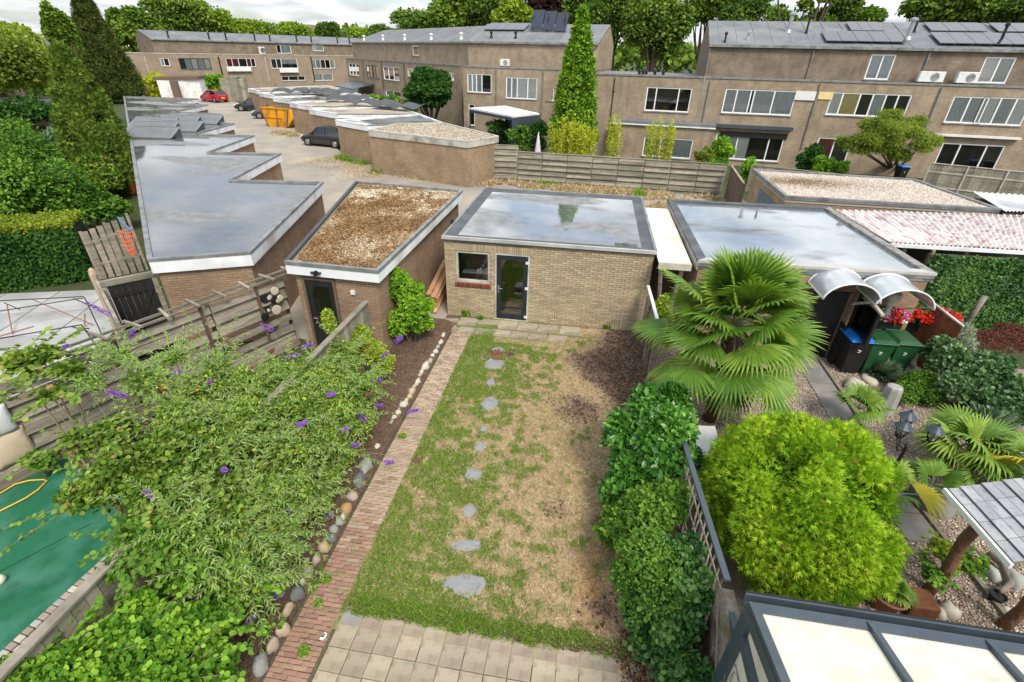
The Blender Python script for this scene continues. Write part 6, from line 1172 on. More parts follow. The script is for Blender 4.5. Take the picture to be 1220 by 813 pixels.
# ================================================================== SMALL PILE OF PLANKS
pl = thing('plank_pile', 'pile of orange-brown planks stacked between the gravel-roofed shed and the tan shed', 'planks', (-4.2, 12.9, 0)); m_plank = M('fresh_plank', (.50, .25, .12), (.38, .17, .08), (.56, .34, .2), scale=5, stretch=(3, 1, 3), rough=.8, objrnd=.3)
for k in range(15):
    q = MB(); z = .06+.075*(k//2); x = -4.42+.17*(k % 2)+random.uniform(-.03, .03); y0 = 12.7+random.uniform(-.1, .15); q.beam((x, y0, z), (x+random.uniform(-.06, .06), y0+1.9, z+.35+random.uniform(0, .06)), .14, .045); q.build('plank', m_plank, pl)
q = MB(); q.box(-4.55, 15.9, 0, -3.9, 16.0, 1.9); q.build('passage_gate', M('dark_green_boards', (.02, .05, .035), (.015, .04, .03)), label='dark green gate in the passage between the gravel shed and the tan shed', cat='gate')
q = MB()
for i in range(9): q.tube([(-9.55+i*.12, 18.3, 0), (-9.55+i*.12, 18.3, 1.3)], .012, 5)
q.tube([(-9.6, 18.3, 1.3), (-8.5, 18.3, 1.3)], .02, 5); q.tube([(-9.6, 18.3, .15), (-8.5, 18.3, .15)], .02, 5); q.build('railing', m_black, label='small black metal railing between the zigzag garage and the gravel-roofed shed', cat='railing')
# ================================================================== RIGHT-HAND GARDEN
def rayX(x, y, X): d = ray(x, y); t = X/d.x; return Vector((X, d.y*t, CAMH+d.z*t))
m_gr = M('garden_gravel_base', (.34, .28, .22), (.22, .175, .135), (.28, .23, .18), scale=35, rough=.95, bump=.8, bscale=90, bdist=.02)
q = MB(); q.prism([(2.0, 2.5), (9, 2.5), (13, 4), (13, 12.6), (2.0, 12.6)], -.02, .008); gg = q.build('garden_gravel', m_gr, kind='structure'); gg['_o'] = tuple(gg.location)
m_gpeb = rampmat('garden_pebbles', [(0, (.16, .10, .07)), (.3, (.32, .22, .16)), (.55, (.46, .37, .29)), (.8, (.60, .52, .44)), (1, (.82, .77, .70))])
x, y = scatter_poly([(2.1, 7), (4.2, 3.3), (8.2, 3.6), (9.5, 7), (9.5, 11.5), (5.6, 11.8), (2.1, 12)], 80000); k = RS.rand(len(x)) < np.clip(1.5-np.hypot(x, y-2)*.07, .3, 1); o = pebbles('gravel', None, np.c_[x[k], y[k], np.full(k.sum(), .018)], .020, m_gpeb, tone=.5+RS.normal(size=k.sum())*.25); tag(o, 'pinkish brown gravel of the right garden', 'gravel')
strip = [G(*p) for p in ((964, 414), (1008, 478), (1043, 535), (1076, 583), (1128, 650), (1200, 742))]
q = MB()
for a, b_ in zip(strip, strip[1:]): q.beam(a+Vector((0, 0, .04)), b_+Vector((0, 0, .04)), .07, .09)
q.build('edging_board', m_oldwood, label='dark wooden edging board between the slab path and the gravel', cat='edging')
m_gslab = M('grey_slab', (.25, .235, .22), (.19, .18, .17), scale=6, rough=.9, bump=.4, objrnd=.12, stain=(.14, .13, .11))
gp2 = thing('slab_path', None, None, (5.7, 9, 0)); tag(gp2, kind='structure')
Ltot = 0
for a, b_ in zip(strip[:4], strip[1:4]+[strip[4]]):
    d = (b_-a); n = max(1, int(d.length/.55)); dn = d.normalized(); nl_ = Vector((-dn.y, dn.x, 0)); nl_ = nl_ if nl_.x < 0 else -nl_
    for i in range(n):
        c = a+dn*(d.length*(i+.5)/n)+nl_*.34
        q = MB(); q.ob(c+Vector((0, 0, .02+random.uniform(-.004, .004))), dn*(d.length/n/2-.012), nl_*.28, Vector((0, 0, .02))); q.build('slab', m_gslab, gp2)
# boundary: white rail, lattice fence with grey cap, mossy concrete wall
rf_ = thing('boundary_rail', 'peeling white rail fence running from the tan shed corner towards the laurel', 'fence', (1.85, 11, 0))
q = MB(); q.beam((1.80, 12.45, 1.55), (1.88, 9.9, 1.55), .07, .05); q.build('rail', m_white, rf_)
for k in range(5): q = MB(); y_ = 12.3-k*.58; q.box(1.79, y_-.03, 0, 1.85, y_+.03, 1.52); q.build('post', m_oldwood, rf_)
for k in range(14): q = MB(); y_ = 12.35-k*.17; q.box(1.86, y_-.05, .05, 1.875, y_+.05, 1.45); q.build('slat', m_oldwood, rf_)
lf = thing('lattice_fence', 'trellis fence with a blue-grey metal cap between the laurel and the ball-shaped conifer', 'fence', (1.95, 4.9, 0))
ca_, cb2 = Vector((1.86, 6.2, 1.62)), Vector((2.02, 3.85, 1.62))
q = MB(); q.beam(ca_, cb2, .075, .04); q.build('cap', m_anth, lf)
d = (cb2-ca_)
for k in range(14): 
    p = ca_+d*(k+.5)/14; q = MB(); q.beam(p-Vector((0, 0, .05)), Vector((p.x, p.y+ (.12 if k % 2 else -.12), .3)), .022, .012); q.build('slat', m_oldwood, lf)
for z in (.5, .8, 1.1, 1.4): q = MB(); q.beam(ca_-Vector((0.015, 0, 1.62-z)), cb2-Vector((.015, 0, 1.62-z)), .014, .03); q.build('rail', m_oldwood, lf)
cw_ = MB(); n1, n2 = 18, 10; V = []
for i in range(n1+1):
    for j in range(n2+1): V.append((1.95+.035*float(vn(i*.9, j*.9, 1, 3))-.02, 3.80-2.6*i/n1, 1.5*j/n2+.05*float(vn(i*.7, 1, 1, 8))))
m_ = len(V); V += [(x+.16, y, z) for x, y, z in V]
Fq = [(i*(n2+1)+j, i*(n2+1)+j+1, (i+1)*(n2+1)+j+1, (i+1)*(n2+1)+j) for i in range(n1) for j in range(n2)]+[(m_+i*(n2+1)+j, m_+(i+1)*(n2+1)+j, m_+(i+1)*(n2+1)+j+1, m_+i*(n2+1)+j+1) for i in range(n1) for j in range(n2)]+[(i*(n2+1)+n2, m_+i*(n2+1)+n2, m_+(i+1)*(n2+1)+n2, (i+1)*(n2+1)+n2) for i in range(n1)]+[(j, m_+j, m_+j+1, j+1) for j in range(n2)]
cw_.add(V, Fq); wl_ = cw_.build('garden_wall', M('mossy_concrete', (.26, .235, .195), (.15, .135, .11), scale=14, rough=.95, bump=.9, bscale=30, bdist=.02, stain=(.10, .075, .035), stsc=4), label='crumbling mossy concrete wall beside the glass-roofed conservatory', cat='wall', smooth=True)
q = MB()
for k in range(22):
    y0 = random.uniform(1.3, 3.7); z0 = random.uniform(.1, 1.1); p = Vector((1.93, y0, z0)); pts = [p]
    for s in range(5): p = p+Vector((random.uniform(-.01, .005), random.uniform(-.13, .13), .12)); pts.append(p.copy())
    q.tube(pts, .007, 4)
q.build('dead_vine', m_oldwood, label='bare dead vine stems clinging to the mossy concrete wall', cat='vine')
q = MB(); q.beam((2.05, 3.75, 1.4), (1.98, 3.2, 1.62), .07, .08); [q.beam((2.07, 3.75, 1.22-.13*k), (2.0, 3.2, 1.4-.13*k), .02, .06) for k in range(5)]; q.build('louvre_panel', m_anth, label='small grey louvred panel between the mossy wall and the conservatory corner', cat='fence')
# conservatory: sloping opal roof panels in a dark frame
CX, CY, CZZ = 1.95, 3.17, 2.27; pA = rayX(1080, 813, 2.99); slope = (pA.z-CZZ)/(CY-pA.y)
cons = thing('conservatory', 'glass conservatory with opal roof panels in blue-grey frames, bottom right corner', 'conservatory', (CX+1.5, CY, 0))
Y1 = .3; zr = lambda y: CZZ+slope*(CY-y)
m_opal = M('opal_sheet', (.70, .68, .57), (.64, .62, .50), scale=1.2, rough=.35, bump=.02, spec=.5, stain=(.50, .49, .38), stsc=3)
xs = [CX]+[2.99+1.0*k for k in range(0, 5)]
for k in range(len(xs)-1):
    a, c = xs[k]+.035, xs[k+1]-.035; q = MB(); q.add([(a, CY-.1, zr(CY-.1)), (c, CY-.1, zr(CY-.1)), (c, Y1, zr(Y1)), (a, Y1, zr(Y1)), (a, CY-.1, zr(CY-.1)-.02), (c, CY-.1, zr(CY-.1)-.02), (c, Y1, zr(Y1)-.02), (a, Y1, zr(Y1)-.02)], [(0, 1, 2, 3), (7, 6, 5, 4), (0, 4, 5, 1), (1, 5, 6, 2), (2, 6, 7, 3), (3, 7, 4, 0)]); q.build('roof_panel', m_opal, cons)
for k, x in enumerate(xs):
    q = MB(); w = .06 if k else .085; q.beam((x, CY-.05, zr(CY-.05)+.02), (x, Y1, zr(Y1)+.02), w, .06); q.build('glazing_bar', m_anth, cons, bevel=.006)
q = MB(); q.box(CX-.04, CY-.12, CZZ-.10, 7.2, CY-.02, CZZ+.045); q.box(CX-.04, CY-.02, CZZ-.10, 7.2, CY+.075, CZZ-.075); q.box(CX-.04, CY+.06, CZZ-.075, 7.2, CY+.08, CZZ+.03); q.build('gutter', m_anth, cons)
q = MB(); q.box(CX-.04, CY+.081, CZZ-.11, 7.2, CY+.10, CZZ+.035); q.build('gutter_lip', m_black, cons)
q = MB(); q.box(CX-.05, CY-.17, 0, CX+.07, CY+.0, CZZ-.1); q.build('corner_post', m_anth, cons, bevel=.008)
for y in (1.9, .8): q = MB(); q.box(CX-.03, y-.04, 0, CX+.05, y+.04, zr(y)-.03); q.build('post', m_anth, cons)
q = MB(); q.add([(CX-.045, CY, CZZ-.16), (CX-.045, CY, CZZ-.02), (CX-.045, Y1, zr(Y1)-.02), (CX-.045, Y1, zr(Y1)-.16), (CX+.045, CY, CZZ-.16), (CX+.045, CY, CZZ-.02), (CX+.045, Y1, zr(Y1)-.02), (CX+.045, Y1, zr(Y1)-.16)], [(0, 1, 2, 3), (7, 6, 5, 4), (1, 5, 6, 2), (0, 4, 5, 1)]); q.build('side_rail', m_anth, cons)
q = MB(); q.box(CX-.055, CY-1.5, CZZ-.42, CX+.05, CY-.17, CZZ-.30); q.build('mid_rail', m_anth, cons)
for z0, z1, nm in ((.1, CZZ-.43, 'side_panel'),):
    for ya, yb in ((1.94, 3.12), (.84, 1.86)): q = MB(); q.box(CX-.005, ya, z0, CX+.01, yb, z1); q.build(nm, m_opal, cons)
q = MB(); q.add([(CX, 3.12, CZZ-.29), (CX, 3.12, zr(3.12)-.17), (CX, 1.94, zr(1.94)-.17), (CX, 1.94, CZZ-.29)], [(0, 1, 2, 3)]); q.build('side_panel', m_opal, cons)
q = MB(); q.box(CX+.1, CY-.13, .05, 7.1, CY-.1, CZZ-.1); q.build('front_panel', m_opal, cons)
# white table between laurel and conifer ball
wt = thing('garden_table', 'white garden table between the laurel and the ball-shaped conifer', 'table', tuple(G(845, 550, 0)))
tp = [G(*p, .95) for p in ((826, 507), (852, 508), (863, 548), (852, 597), (826, 594))]
q = MB(); q.prism([(p.x, p.y) for p in tp], .92, .95); q.build('tabletop', m_white, wt)
for p in tp[1:4]: q = MB(); q.box(p.x-.1, p.y-.03, 0, p.x-.05, p.y+.03, .918); q.build('leg', m_white, wt)
# --- arched door canopies on the right shed
FYw = 12.28; fp = Vector((0, FYw-.5, 0)); ac1 = PL(1011, 329, fp, fp+Vector((1, 0, 0))); ac2 = PL(1073, 336, fp, fp+Vector((1, 0, 0)))
m_arch = M('canopy_sheet', (.50, .53, .55), (.36, .39, .41), scale=3, rough=.15, bump=0, spec=.7, metal=.25)
for ac, lb in ((ac1, 'left arched clear canopy over the open dark doorway'), (ac2, 'right arched clear canopy over the bins and geraniums')):
    rt = thing('door_canopy', lb, 'canopy', (ac.x, FYw, ac.z-.55), 'arched canopies on the right shed'); r_ = .57; zc = ac.z-r_*.85; q = MB(); V = []; nA = 18
    for rr_ in (r_, r_-.015):
        for i in range(nA+1):
            a = math.pi*(.06+.88*i/nA); V += [(ac.x-rr_*1.08*math.cos(a), FYw-.02, zc+rr_*.85*math.sin(a)), (ac.x-rr_*1.08*math.cos(a), FYw-1.0, zc+rr_*.85*math.sin(a))]
    m_ = 2*(nA+1); q.add(V, [(2*i, 2*i+1, 2*i+3, 2*i+2) for i in range(nA)]+[(m_+2*i+2, m_+2*i+3, m_+2*i+1, m_+2*i) for i in range(nA)]); q.build('sheet', m_arch, rt, smooth=True)
    for yy in (FYw-1.0, FYw-.04): q = MB(); q.tube([(ac.x-r_*1.09*math.cos(math.pi*(.04+.92*i/nA)), yy, zc+r_*.86*math.sin(math.pi*(.04+.92*i/nA))) for i in range(nA+1)], .022, 6); q.build('rim', m_whitef, rt, smooth=True)
    for s in (-1, 1): q = MB(); q.beam((ac.x+s*r_*1.05, FYw-1.0, zc+.08), (ac.x+s*r_*1.05, FYw, zc+.08), .035, .035); q.beam((ac.x+s*r_*1.05, FYw-.9, zc+.08), (ac.x+s*r_*1.05, FYw, zc-.4), .025, .025); q.build('bracket', m_whitef, rt)
q = MB(); q.box(ac1.x-.5, FYw-.06, 0, ac1.x+.5, FYw-.02, 1.9); q.build('doorway', m_black, rsh)  # black panel paints in the darkness inside the open door
q = MB(); q.box(ac1.x-.5, FYw-.09, 0, ac1.x-.42, FYw-.06, 1.9); q.box(ac1.x+.42, FYw-.09, 0, ac1.x+.5, FYw-.06, 1.9); q.build('door_frame', m_brownwood, rsh)
gl_ = thing('glazed_screen', 'dark-framed glazed screen standing out from the wall between the two arched canopies', 'screen', (ac1.x+.68, FYw-.6, 0))
X_ = ac1.x+.68
for (y0, y1, z0, z1) in ((11.2, 11.28, 1.0, 1.82), (12.15, 12.23, 0, 1.95), (11.28, 12.15, 1.0, 1.07)): q = MB(); q.box(X_-.03, y0, z0, X_+.03, y1, z1); q.build('frame_bar', m_blackwood, gl_)
q = MB(); q.beam((X_, 11.12, 1.86), (X_, 12.25, 1.98), .08, .05); q.build('top_rail', m_cream, gl_)
q = MB(); q.box(X_-.005, 11.28, 1.07, X_+.005, 12.15, 1.82); q.build('pane', m_glass, gl_)
bs_ = thing('slatted_screen', 'low black slatted screen left of the blue-lidded bin', 'screen', (5.9, 11, 0)); p1 = G(1003, 436); 
for k in range(9): q = MB(); q.box(p1.x-.28, p1.y+.05, .06+.115*k, p1.x-.25, p1.y+1.2, .15+.115*k); q.build('slat', m_blackwood, bs_)
q = MB(); q.box(p1.x-.30, p1.y, 0, p1.x-.24, p1.y+.06, 1.12); q.box(p1.x-.30, p1.y+1.2, 0, p1.x-.24, p1.y+1.26, 1.12); q.box(p1.x-.3, p1.y+.06, 1.09, p1.x-.24, p1.y+1.2, 1.12); q.build('frame', m_blackwood, bs_)
m_bgreen = M('bin_green', (.018, .085, .03), (.012, .06, .022), scale=4, rough=.4, spec=.4); m_bblack = M('bin_black', (.012, .012, .013), (.018, .018, .018), scale=4, rough=.45); m_blid = M('bin_blue', (.01, .17, .55), (.01, .13, .45), scale=4, rough=.4)
def bin_(loc, rz, body, lid, label, mark=None, s=1.0):
    rt = thing('wheelie_bin', label, 'bin', loc, 'wheelie bins'); R = Matrix.Rotation(rz, 3, 'Z'); T = lambda x, y, z: Vector(loc)+R@Vector((x*s, y*s, z*s)); q = MB()
    V = [T(-.20, -.26, .05), T(.20, -.26, .05), T(.20, .20, .05), T(-.20, .20, .05), T(-.27, -.33, .96), T(.27, -.33, .96), T(.27, .33, .96), T(-.27, .33, .96)]; q.add(V, [(3, 2, 1, 0), (0, 1, 5, 4), (1, 2, 6, 5), (2, 3, 7, 6), (3, 0, 4, 7)]); q.build('body', body, rt, bevel=.02)
    q = MB(); V = [T(x, y, z) for z, k in ((.965, 1), (.99, 1.02)) for x, y in ((-.29*k, -.37*k), (.29*k, -.37*k), (.29*k, .33*k), (-.29*k, .33*k))]+[T(-.21, -.27, 1.045), T(.21, -.27, 1.045), T(.21, .28, 1.05), T(-.21, .28, 1.05)]
    q.add(V, [(3, 2, 1, 0)]+[(a+i, a+(i+1) % 4, a+4+(i+1) % 4, a+4+i) for a in (0, 4) for i in range(4)]+[(8, 9, 10, 11)]); q.build('lid', lid, rt, bevel=.01)
    q = MB(); q.tube([T(-.24, .38, 1.0), T(.24, .38, 1.0)], .018, 6); q.ob(T(-.22, .35, .99), R@Vector((.02, 0, 0)), R@Vector((0, .04, 0)), Vector((0, 0, .02))); q.ob(T(.22, .35, .99), R@Vector((.02, 0, 0)), R@Vector((0, .04, 0)), Vector((0, 0, .02))); q.build('handle', body, rt)
    for sx_ in (-1, 1): q = MB(); q.tube([T(sx_*.22, .26, .11), T(sx_*.28, .26, .11)], .11, 14); q.build('wheel', m_tyre, rt)
    if mark:
        me = bpy.data.curves.new('mark', 'FONT'); me.body = mark; me.size = .16*s; me.extrude = .001; me.align_x = 'CENTER'; me.materials.append(m_plastwhite); t_ = bpy.data.objects.new('t', me); COL.objects.link(t_); o = bpy.data.objects.new('bin_mark', bpy.data.meshes.new_from_object(t_.evaluated_get(bpy.context.evaluated_depsgraph_get()))); bpy.data.objects.remove(t_); COL.objects.link(o)
        o.matrix_world = Matrix.Translation(T(0, -.318, .62)) @ R.to_4x4() @ Matrix.Rotation(rad(94), 4, 'X'); o.parent = rt; o.matrix_parent_inverse = Matrix.Translation(-Vector(loc))
    else:
        q = MB()
        for k, (a, b_) in enumerate(((-.05, .74), (.01, .72), (-.03, .68))): q.ob(T(a*.5, -.315+(.04*(.74-b_)), b_), R@Vector((.028, 0, 0)), R@Vector((0, .006, 0)), Vector((0, 0, .006)))
        q.build('white_mark', m_plastwhite, rt)
    return rt
for (px_, py_), body, lid, lb in (((1023, 398), m_bblack, m_blid, 'black wheelie bin with a bright blue lid, first of three under the arched canopies'), ((1048, 400), m_bgreen, m_bgreen, 'green wheelie bin in the middle, next to the blue-lidded one'), ((1077, 401), m_bgreen, m_bgreen, 'green wheelie bin on the right, against the red-brown fence')):
    p = G(px_, py_, 1.03); bin_((p.x, p.y, 0), .03, body, lid, lb)
p = G(1077, 210, 0); p = G(1077, 197, 1.05); bin_((p.x, p.y, 0), .1, m_bblack, m_blid, 'black bin with a blue lid and a white 2, beyond the pale pebble roof', mark='2')
p = G(1209, 206, 1.05); bin_((p.x, p.y, 0), .1, m_bblack, m_blid, 'blue-lidded bin at the right photo edge behind the board fence')
p = G(1218, 207, 1.0); bin_((p.x+.4, p.y-.4, 0), .1, m_bgreen, m_bgreen, 'green bin at the very right photo edge behind the board fence')
# red-brown fence beside the bins and the planter column
pr = G(1096, 349, 1.75); pf = G(1148, 389, 1.45); rfn = thing('red_brown_fence', 'red-brown board fence with a sloping cream cap, carrying the red geranium box', 'fence', (pr.x, pr.y, 0)); dn = Vector((pf.x-pr.x, pf.y-pr.y, 0)); Lr = dn.length; dn.normalize()
for k in range(12):
    a = Lr*(k+.5)/12; h_ = 1.72+(1.42-1.72)*a/Lr; q = MB(); q.ob(Vector((pr.x, pr.y, h_/2))+dn*a, dn*(Lr/24-.006), Vector((dn.y, -dn.x, 0))*.011, Vector((0, 0, h_/2))); q.build('board', m_redwood, rfn)
q = MB(); q.beam(pr, pf, .06, .035); q.build('cap', m_cream, rfn)
pc_ = PL(1071, 352, Vector((0, 11.9, 0)), Vector((1, 11.9, 0))); q = MB(); zq = pc_.z-.12; q.lathe([(.05, zq-.5), (.07, zq-.45), (.06, zq-.3), (.07, zq-.22), (.10, zq-.2), (.10, zq-.15), (.08, zq-.12), (.14, zq-.05), (.16, zq+.02), (.13, zq+.05), (.15, zq+.09), (.12, zq+.11)], (pc_.x, 12.05, 0), 12); q.build('planter_column', m_st['pale'], label='pale stone urn against the shed wall under the right canopy', cat='urn', smooth=True)
def flowers(name, label, c, r, cols, n, nl, matl, size=.09, cat='flowers', pot=None, group=None):
    rt = thing(name, label, cat, (c[0], c[1], c[2]-r[2]-.1), group)
    V, Fc, R_ = blobs_leaves([(tuple(c), tuple(r))], nl, .075, 'round', outw=.4, shell=.8); npmesh('foliage', V, Fc, R_, matl, rt, kind='stuff')
    for i in range(n):
        d = randdir(1)[0]; d[2] = abs(d[2])*.9-.15; d[1] = -abs(d[1]) if RS.rand() < .7 else d[1]; p = np.array(c)+d*np.array(r)*1.05; m_, k = cols[RS.choice(len(cols))], 26
        dd = randdir(k); P = p+dd*size*.42; V, Fc, nf = leaves(P, unit(dd+randdir(k)*.6), dd, size*.55, 'round'); npmesh('blossom', V, Fc, np.repeat(RS.rand(k), nf), m_, rt)
    if pot: q = MB(); q.box(c[0]-r[0]*.9, c[1]-.1, c[2]-r[2]-.12, c[0]+r[0]*.9, c[1]+.12, c[2]-r[2]*.5); q.build('planter', pot, rt)
    return rt
fm = lambda n, a, b: leafmat(n, a, tuple((p+q_)/2 for p, q_ in zip(a, b)), b, trans=.1)
m_fred = fm('red_petals', (.45, .01, .012), (.80, .06, .03)); m_fsal = fm('salmon_petals', (.75, .15, .10), (.85, .30, .22)); m_fpur = fm('violet_petals', (.45, .12, .55), (.70, .35, .80)); m_fwhi = fm('white_petals', (.7, .7, .68), (.85, .85, .82)); m_fpink = fm('pink_petals', (.70, .05, .25), (.85, .15, .45))
m_gerleaf = leafmat('geranium_leaf', (.03, .10, .02), (.07, .18, .035), (.14, .28, .06))
c = G(1105, 376, 1.25); flowers('geranium_box', 'box of bright red geraniums hung on the red-brown fence', (c.x, c.y, 1.25), (.66, .26, .30), [m_fred, m_fred, m_fred, m_fred, m_fsal, m_fpink], 80, 2200, m_gerleaf, size=.12, pot=m_black)
c = G(1057, 377, 1.35); flowers('geranium_box', 'mixed red, salmon, white and violet geraniums behind the green bins', (c.x, c.y+.1, 1.32), (.48, .18, .22), [m_fred, m_fred, m_fsal, m_fpink, m_fpur, m_fwhi], 34, 1200, m_gerleaf, size=.12, pot=m_black)
c = G(1020, 372, 1.3); flowers('geranium_pot', 'red geraniums seen through the glazed screen', (c.x, c.y+.15, 1.25), (.25, .15, .15), [m_fred, m_fpink], 9, 300, m_gerleaf, size=.09, pot=m_black)
# --- statues, stones, posts
def blobby(name, pts, mat, label, cat, group=None, sub=2):
    """one continuous surface grown over a chain of points with radii"""
    me = bpy.data.meshes.new(name); vs = [p[0] for p in pts]; par = [p[2] for p in pts]; b0 = Vector(vs[0]); me.from_pydata([Vector(v)-b0 for v in vs], [(i, par[i]) for i in range(1, len(vs))], []); me.materials.append(mat)
    o = bpy.data.objects.new(name, me); COL.objects.link(o); o.location = b0; sk_ = o.modifiers.new('skin', 'SKIN'); sk_.use_smooth_shade = True
    for i, p in enumerate(pts): me.skin_vertices[0].data[i].radius = (p[1], p[1])
    me.skin_vertices[0].data[0].use_root = True
    ss = o.modifiers.new('sub', 'SUBSURF'); ss.levels = sub; ss.render_levels = sub; return tag(o, label, cat, group)
c = G(1072, 443); C_ = lambda x, y, z: (c.x+x, c.y+y, z)
blobby('stone_statue', [(C_(0, 0, .18), .14, 0), (C_(-.22, .02, .13), .13, 0), (C_(-.38, .02, .08), .08, 1), (C_(.12, .02, .32), .12, 0), (C_(.17, .02, .45), .06, 3), (C_(.20, 0, .58), .10, 4), (C_(.02, -.14, .12), .06, 0), (C_(-.10, -.22, .06), .05, 6), (C_(.22, -.10, .2), .05, 3), (C_(.16, -.22, .07), .045, 8)], m_st['pale'], 'pale stone reclining figure at the foot of the red-brown fence', 'statue')
for (px_, py_, rx, ry, h, mt, lb) in [(1021, 461, 12, 9, .22, 'pale', 'pale shell-shaped stone beside the slab path'), (1036, 452, 7, 6, .12, 'pale', 'small cream stone behind the shell-shaped one'), (1112, 598, 19, 15, .35, 'dark', 'big black rock between the fan palms and the slate canopy'), (1131, 727, 9, 8, .16, 'pale', 'round white boulder next to the brown pot'), (1120, 730, 6, 6, .1, 'pale', 'smaller white stone left of the round boulder'), (1199, 728, 5, 5, .09, 'pale', 'small white stone near the potted plant at the right edge'), (1143, 558, 9, 8, .18, 'tan', 'brown stone under the spreading fan palm'), (1186, 553, 8, 6, .15, 'tan', 'brown ball-like stone left of the yellow palm leaf'), (1150, 537, 8, 6, .14, 'rose', 'pinkish stone between the lantern and the fan palm'), (1180, 682, 7, 8, .16, 'grey', 'greenish stone beside the lying branch'), (1207, 690, 10, 9, .2, 'grey', 'large greenish-grey stone at the right edge'), (1060, 480, 7, 3, .08, 'rose', 'flat stone in the gravel behind the grey pillar'), (1190, 742, 4, 3, .06, 'orange', 'small orange stone by the edging board')]:
    stone(px_, py_, rx, ry, h, m_st[mt], lb, name='garden_stone', cat='stone', group='stones in the right garden')
g0 = G(1052, 490); hz_ = .72; q = MB(); n = 8
for k, (r_, z) in enumerate(((.19, 0), (.18, .3), (.165, .62), (.12, .70))): pass
q.lathe([(.20, 0), (.185, .35), (.17, .62), (.155, .68), (.10, .70)], (g0.x, g0.y, 0), 8); q.build('stone_pillar', m_st['grey'], label='short grey stone pillar in the gravel beside the box bush', cat='pillar')
for (px_, py_, top, lb) in ((1133, 493, 456, 'left red hooked metal pole in front of the ivy mound'), (1159, 489, 455, 'right red metal pole in front of the ivy mound')):
    g0 = G(px_, py_); zt = SH(px_+4, top, g0); q = MB(); q.tube([g0, g0+Vector((.01, 0, zt*.5)), g0+Vector((.0, 0, zt*.85)), g0+Vector((-.05, 0, zt))], .022, 8); q.build('red_pole', M('red_enamel', (.35, .03, .03), (.28, .02, .025), rough=.4), smooth=True, label=lb, cat='pole')
# --- three-headed garden lantern
lp = G(1086, 522, 1.75); lx, ly = lp.x, lp.y; lt = thing('garden_lantern', 'black garden lamp post with three lantern heads, two left and one right', 'lamp post', (lx, ly, 0)); m_lglass = glassmat('lantern_glass', (.8, .8, .75), .3)
q = MB(); q.lathe([(.07, 0), (.05, .08), (.032, .15), (.026, 1.0), (.036, 1.03), (.026, 1.06), (.024, 1.55), (.04, 1.6)], (lx, ly, 0), 10); q.build('post', m_black, lt, smooth=True)
for (hx, hy, hz_) in ((1075, 512, 1.8), (1080, 500, 1.8), (1113, 517, 1.72)):
    h = G(hx, hy, hz_+.0); c = Vector((h.x, h.y, hz_-.12)); q = MB(); m1 = (Vector((lx, ly, 1.5))+c)/2-Vector((0, 0, .18)); q.tube([(lx, ly, 1.5), m1, c-Vector((0, 0, .06))], .014, 6); q.build('arm', m_black, lt, smooth=True)
    q = MB(); q.lathe([(.125, .17), (.13, .18), (.05, .26), (.02, .28), (.02, .31), (.012, .33)], c, 12); hd = q.build('lantern_head', M('lantern_blue', (.05, .065, .09), (.035, .045, .065), rough=.4), lt)
    q = MB(); q.lathe([(.02, -.05), (.055, -.02), (.06, 0)], c, 6); q.build('base_cup', m_black, hd)
    q = MB()
    for k in range(6): a = math.pi*k/3; q.beam(c+Vector((.06*math.cos(a), .06*math.sin(a), 0)), c+Vector((.10*math.cos(a), .10*math.sin(a), .17)), .01, .01)
    q.build('cage', m_black, hd)
    q = MB(); q.lathe([(.055, .005), (.092, .165)], c, 6); q.build('glass', m_lglass, hd)
    q = MB(); q.lathe([(.01, .01), (.025, .05), (.025, .09), (.01, .12)], c, 8); q.build('bulb', m_plastwhite, hd)
# --- slate-covered canopy on log posts
sa, sb, sc2 = G(1126.5, 584, 1.95), G(1206.6, 571.5, 1.95), G(1204, 672, 1.95); e1_ = (sb-sa).normalized(); e2_ = (sc2-sa); L2_ = e2_.length; e2_ = e2_.normalized()
can = thing('slate_canopy', 'small slate-shingled roof with a white edge on rough red-brown log posts', 'canopy', (sa.x+.6, sa.y-.6, 0)); nrm = e1_.cross(e2_).normalized()
if nrm.z < 0: nrm = -nrm
m_sh = M('slate_shingle', (.24, .25, .265), (.17, .18, .195), (.29, .30, .315), scale=10, rough=.75, bump=.5, bscale=50, objrnd=.15, stain=(.33, .33, .33), stsc=3)
wsh = .175
for i in range(12):
    for j in range(4):
        c = sa+e1_*(wsh*(i+.5)+.04)+e2_*(L2_/4*(j+.5))+nrm*(.012+.012*(i % 2))
        q = MB(); q.ob(c, e1_*(wsh/2+.008)+nrm*-.01, e2_*(L2_/8-.004), nrm*.005); q.build('shingle', m_sh, can)
q = MB(); q.beam(sa-nrm*.02-e2_*.02, sc2-nrm*.02+e2_*.02, .035, .07); q.build('white_edge', m_white, can)
q = MB(); c = (sa+sc2)/2+e1_*1.05-nrm*.03; q.ob(c, e1_*1.02, e2_*L2_/2*.98, nrm*.012); q.build('decking', m_oldwood, can)
m_log = M('red_log', (.21, .09, .045), (.13, .055, .03), (.17, .10, .06), scale=10, rough=.9, bump=.9, bscale=18, bdist=.03)
for (bx_, by_), ofs in (((1106, 706), .12), ((1195, 748), .12)):
    g0 = G(bx_, by_); q = MB(); q.tube([g0+Vector((.02*math.sin(k), .02*math.cos(k*1.3), 1.9*k/8)) for k in range(9)], [.085, .08, .075, .08, .07, .075, .07, .072, .07], 10); q.build('post', m_log, can, smooth=True)
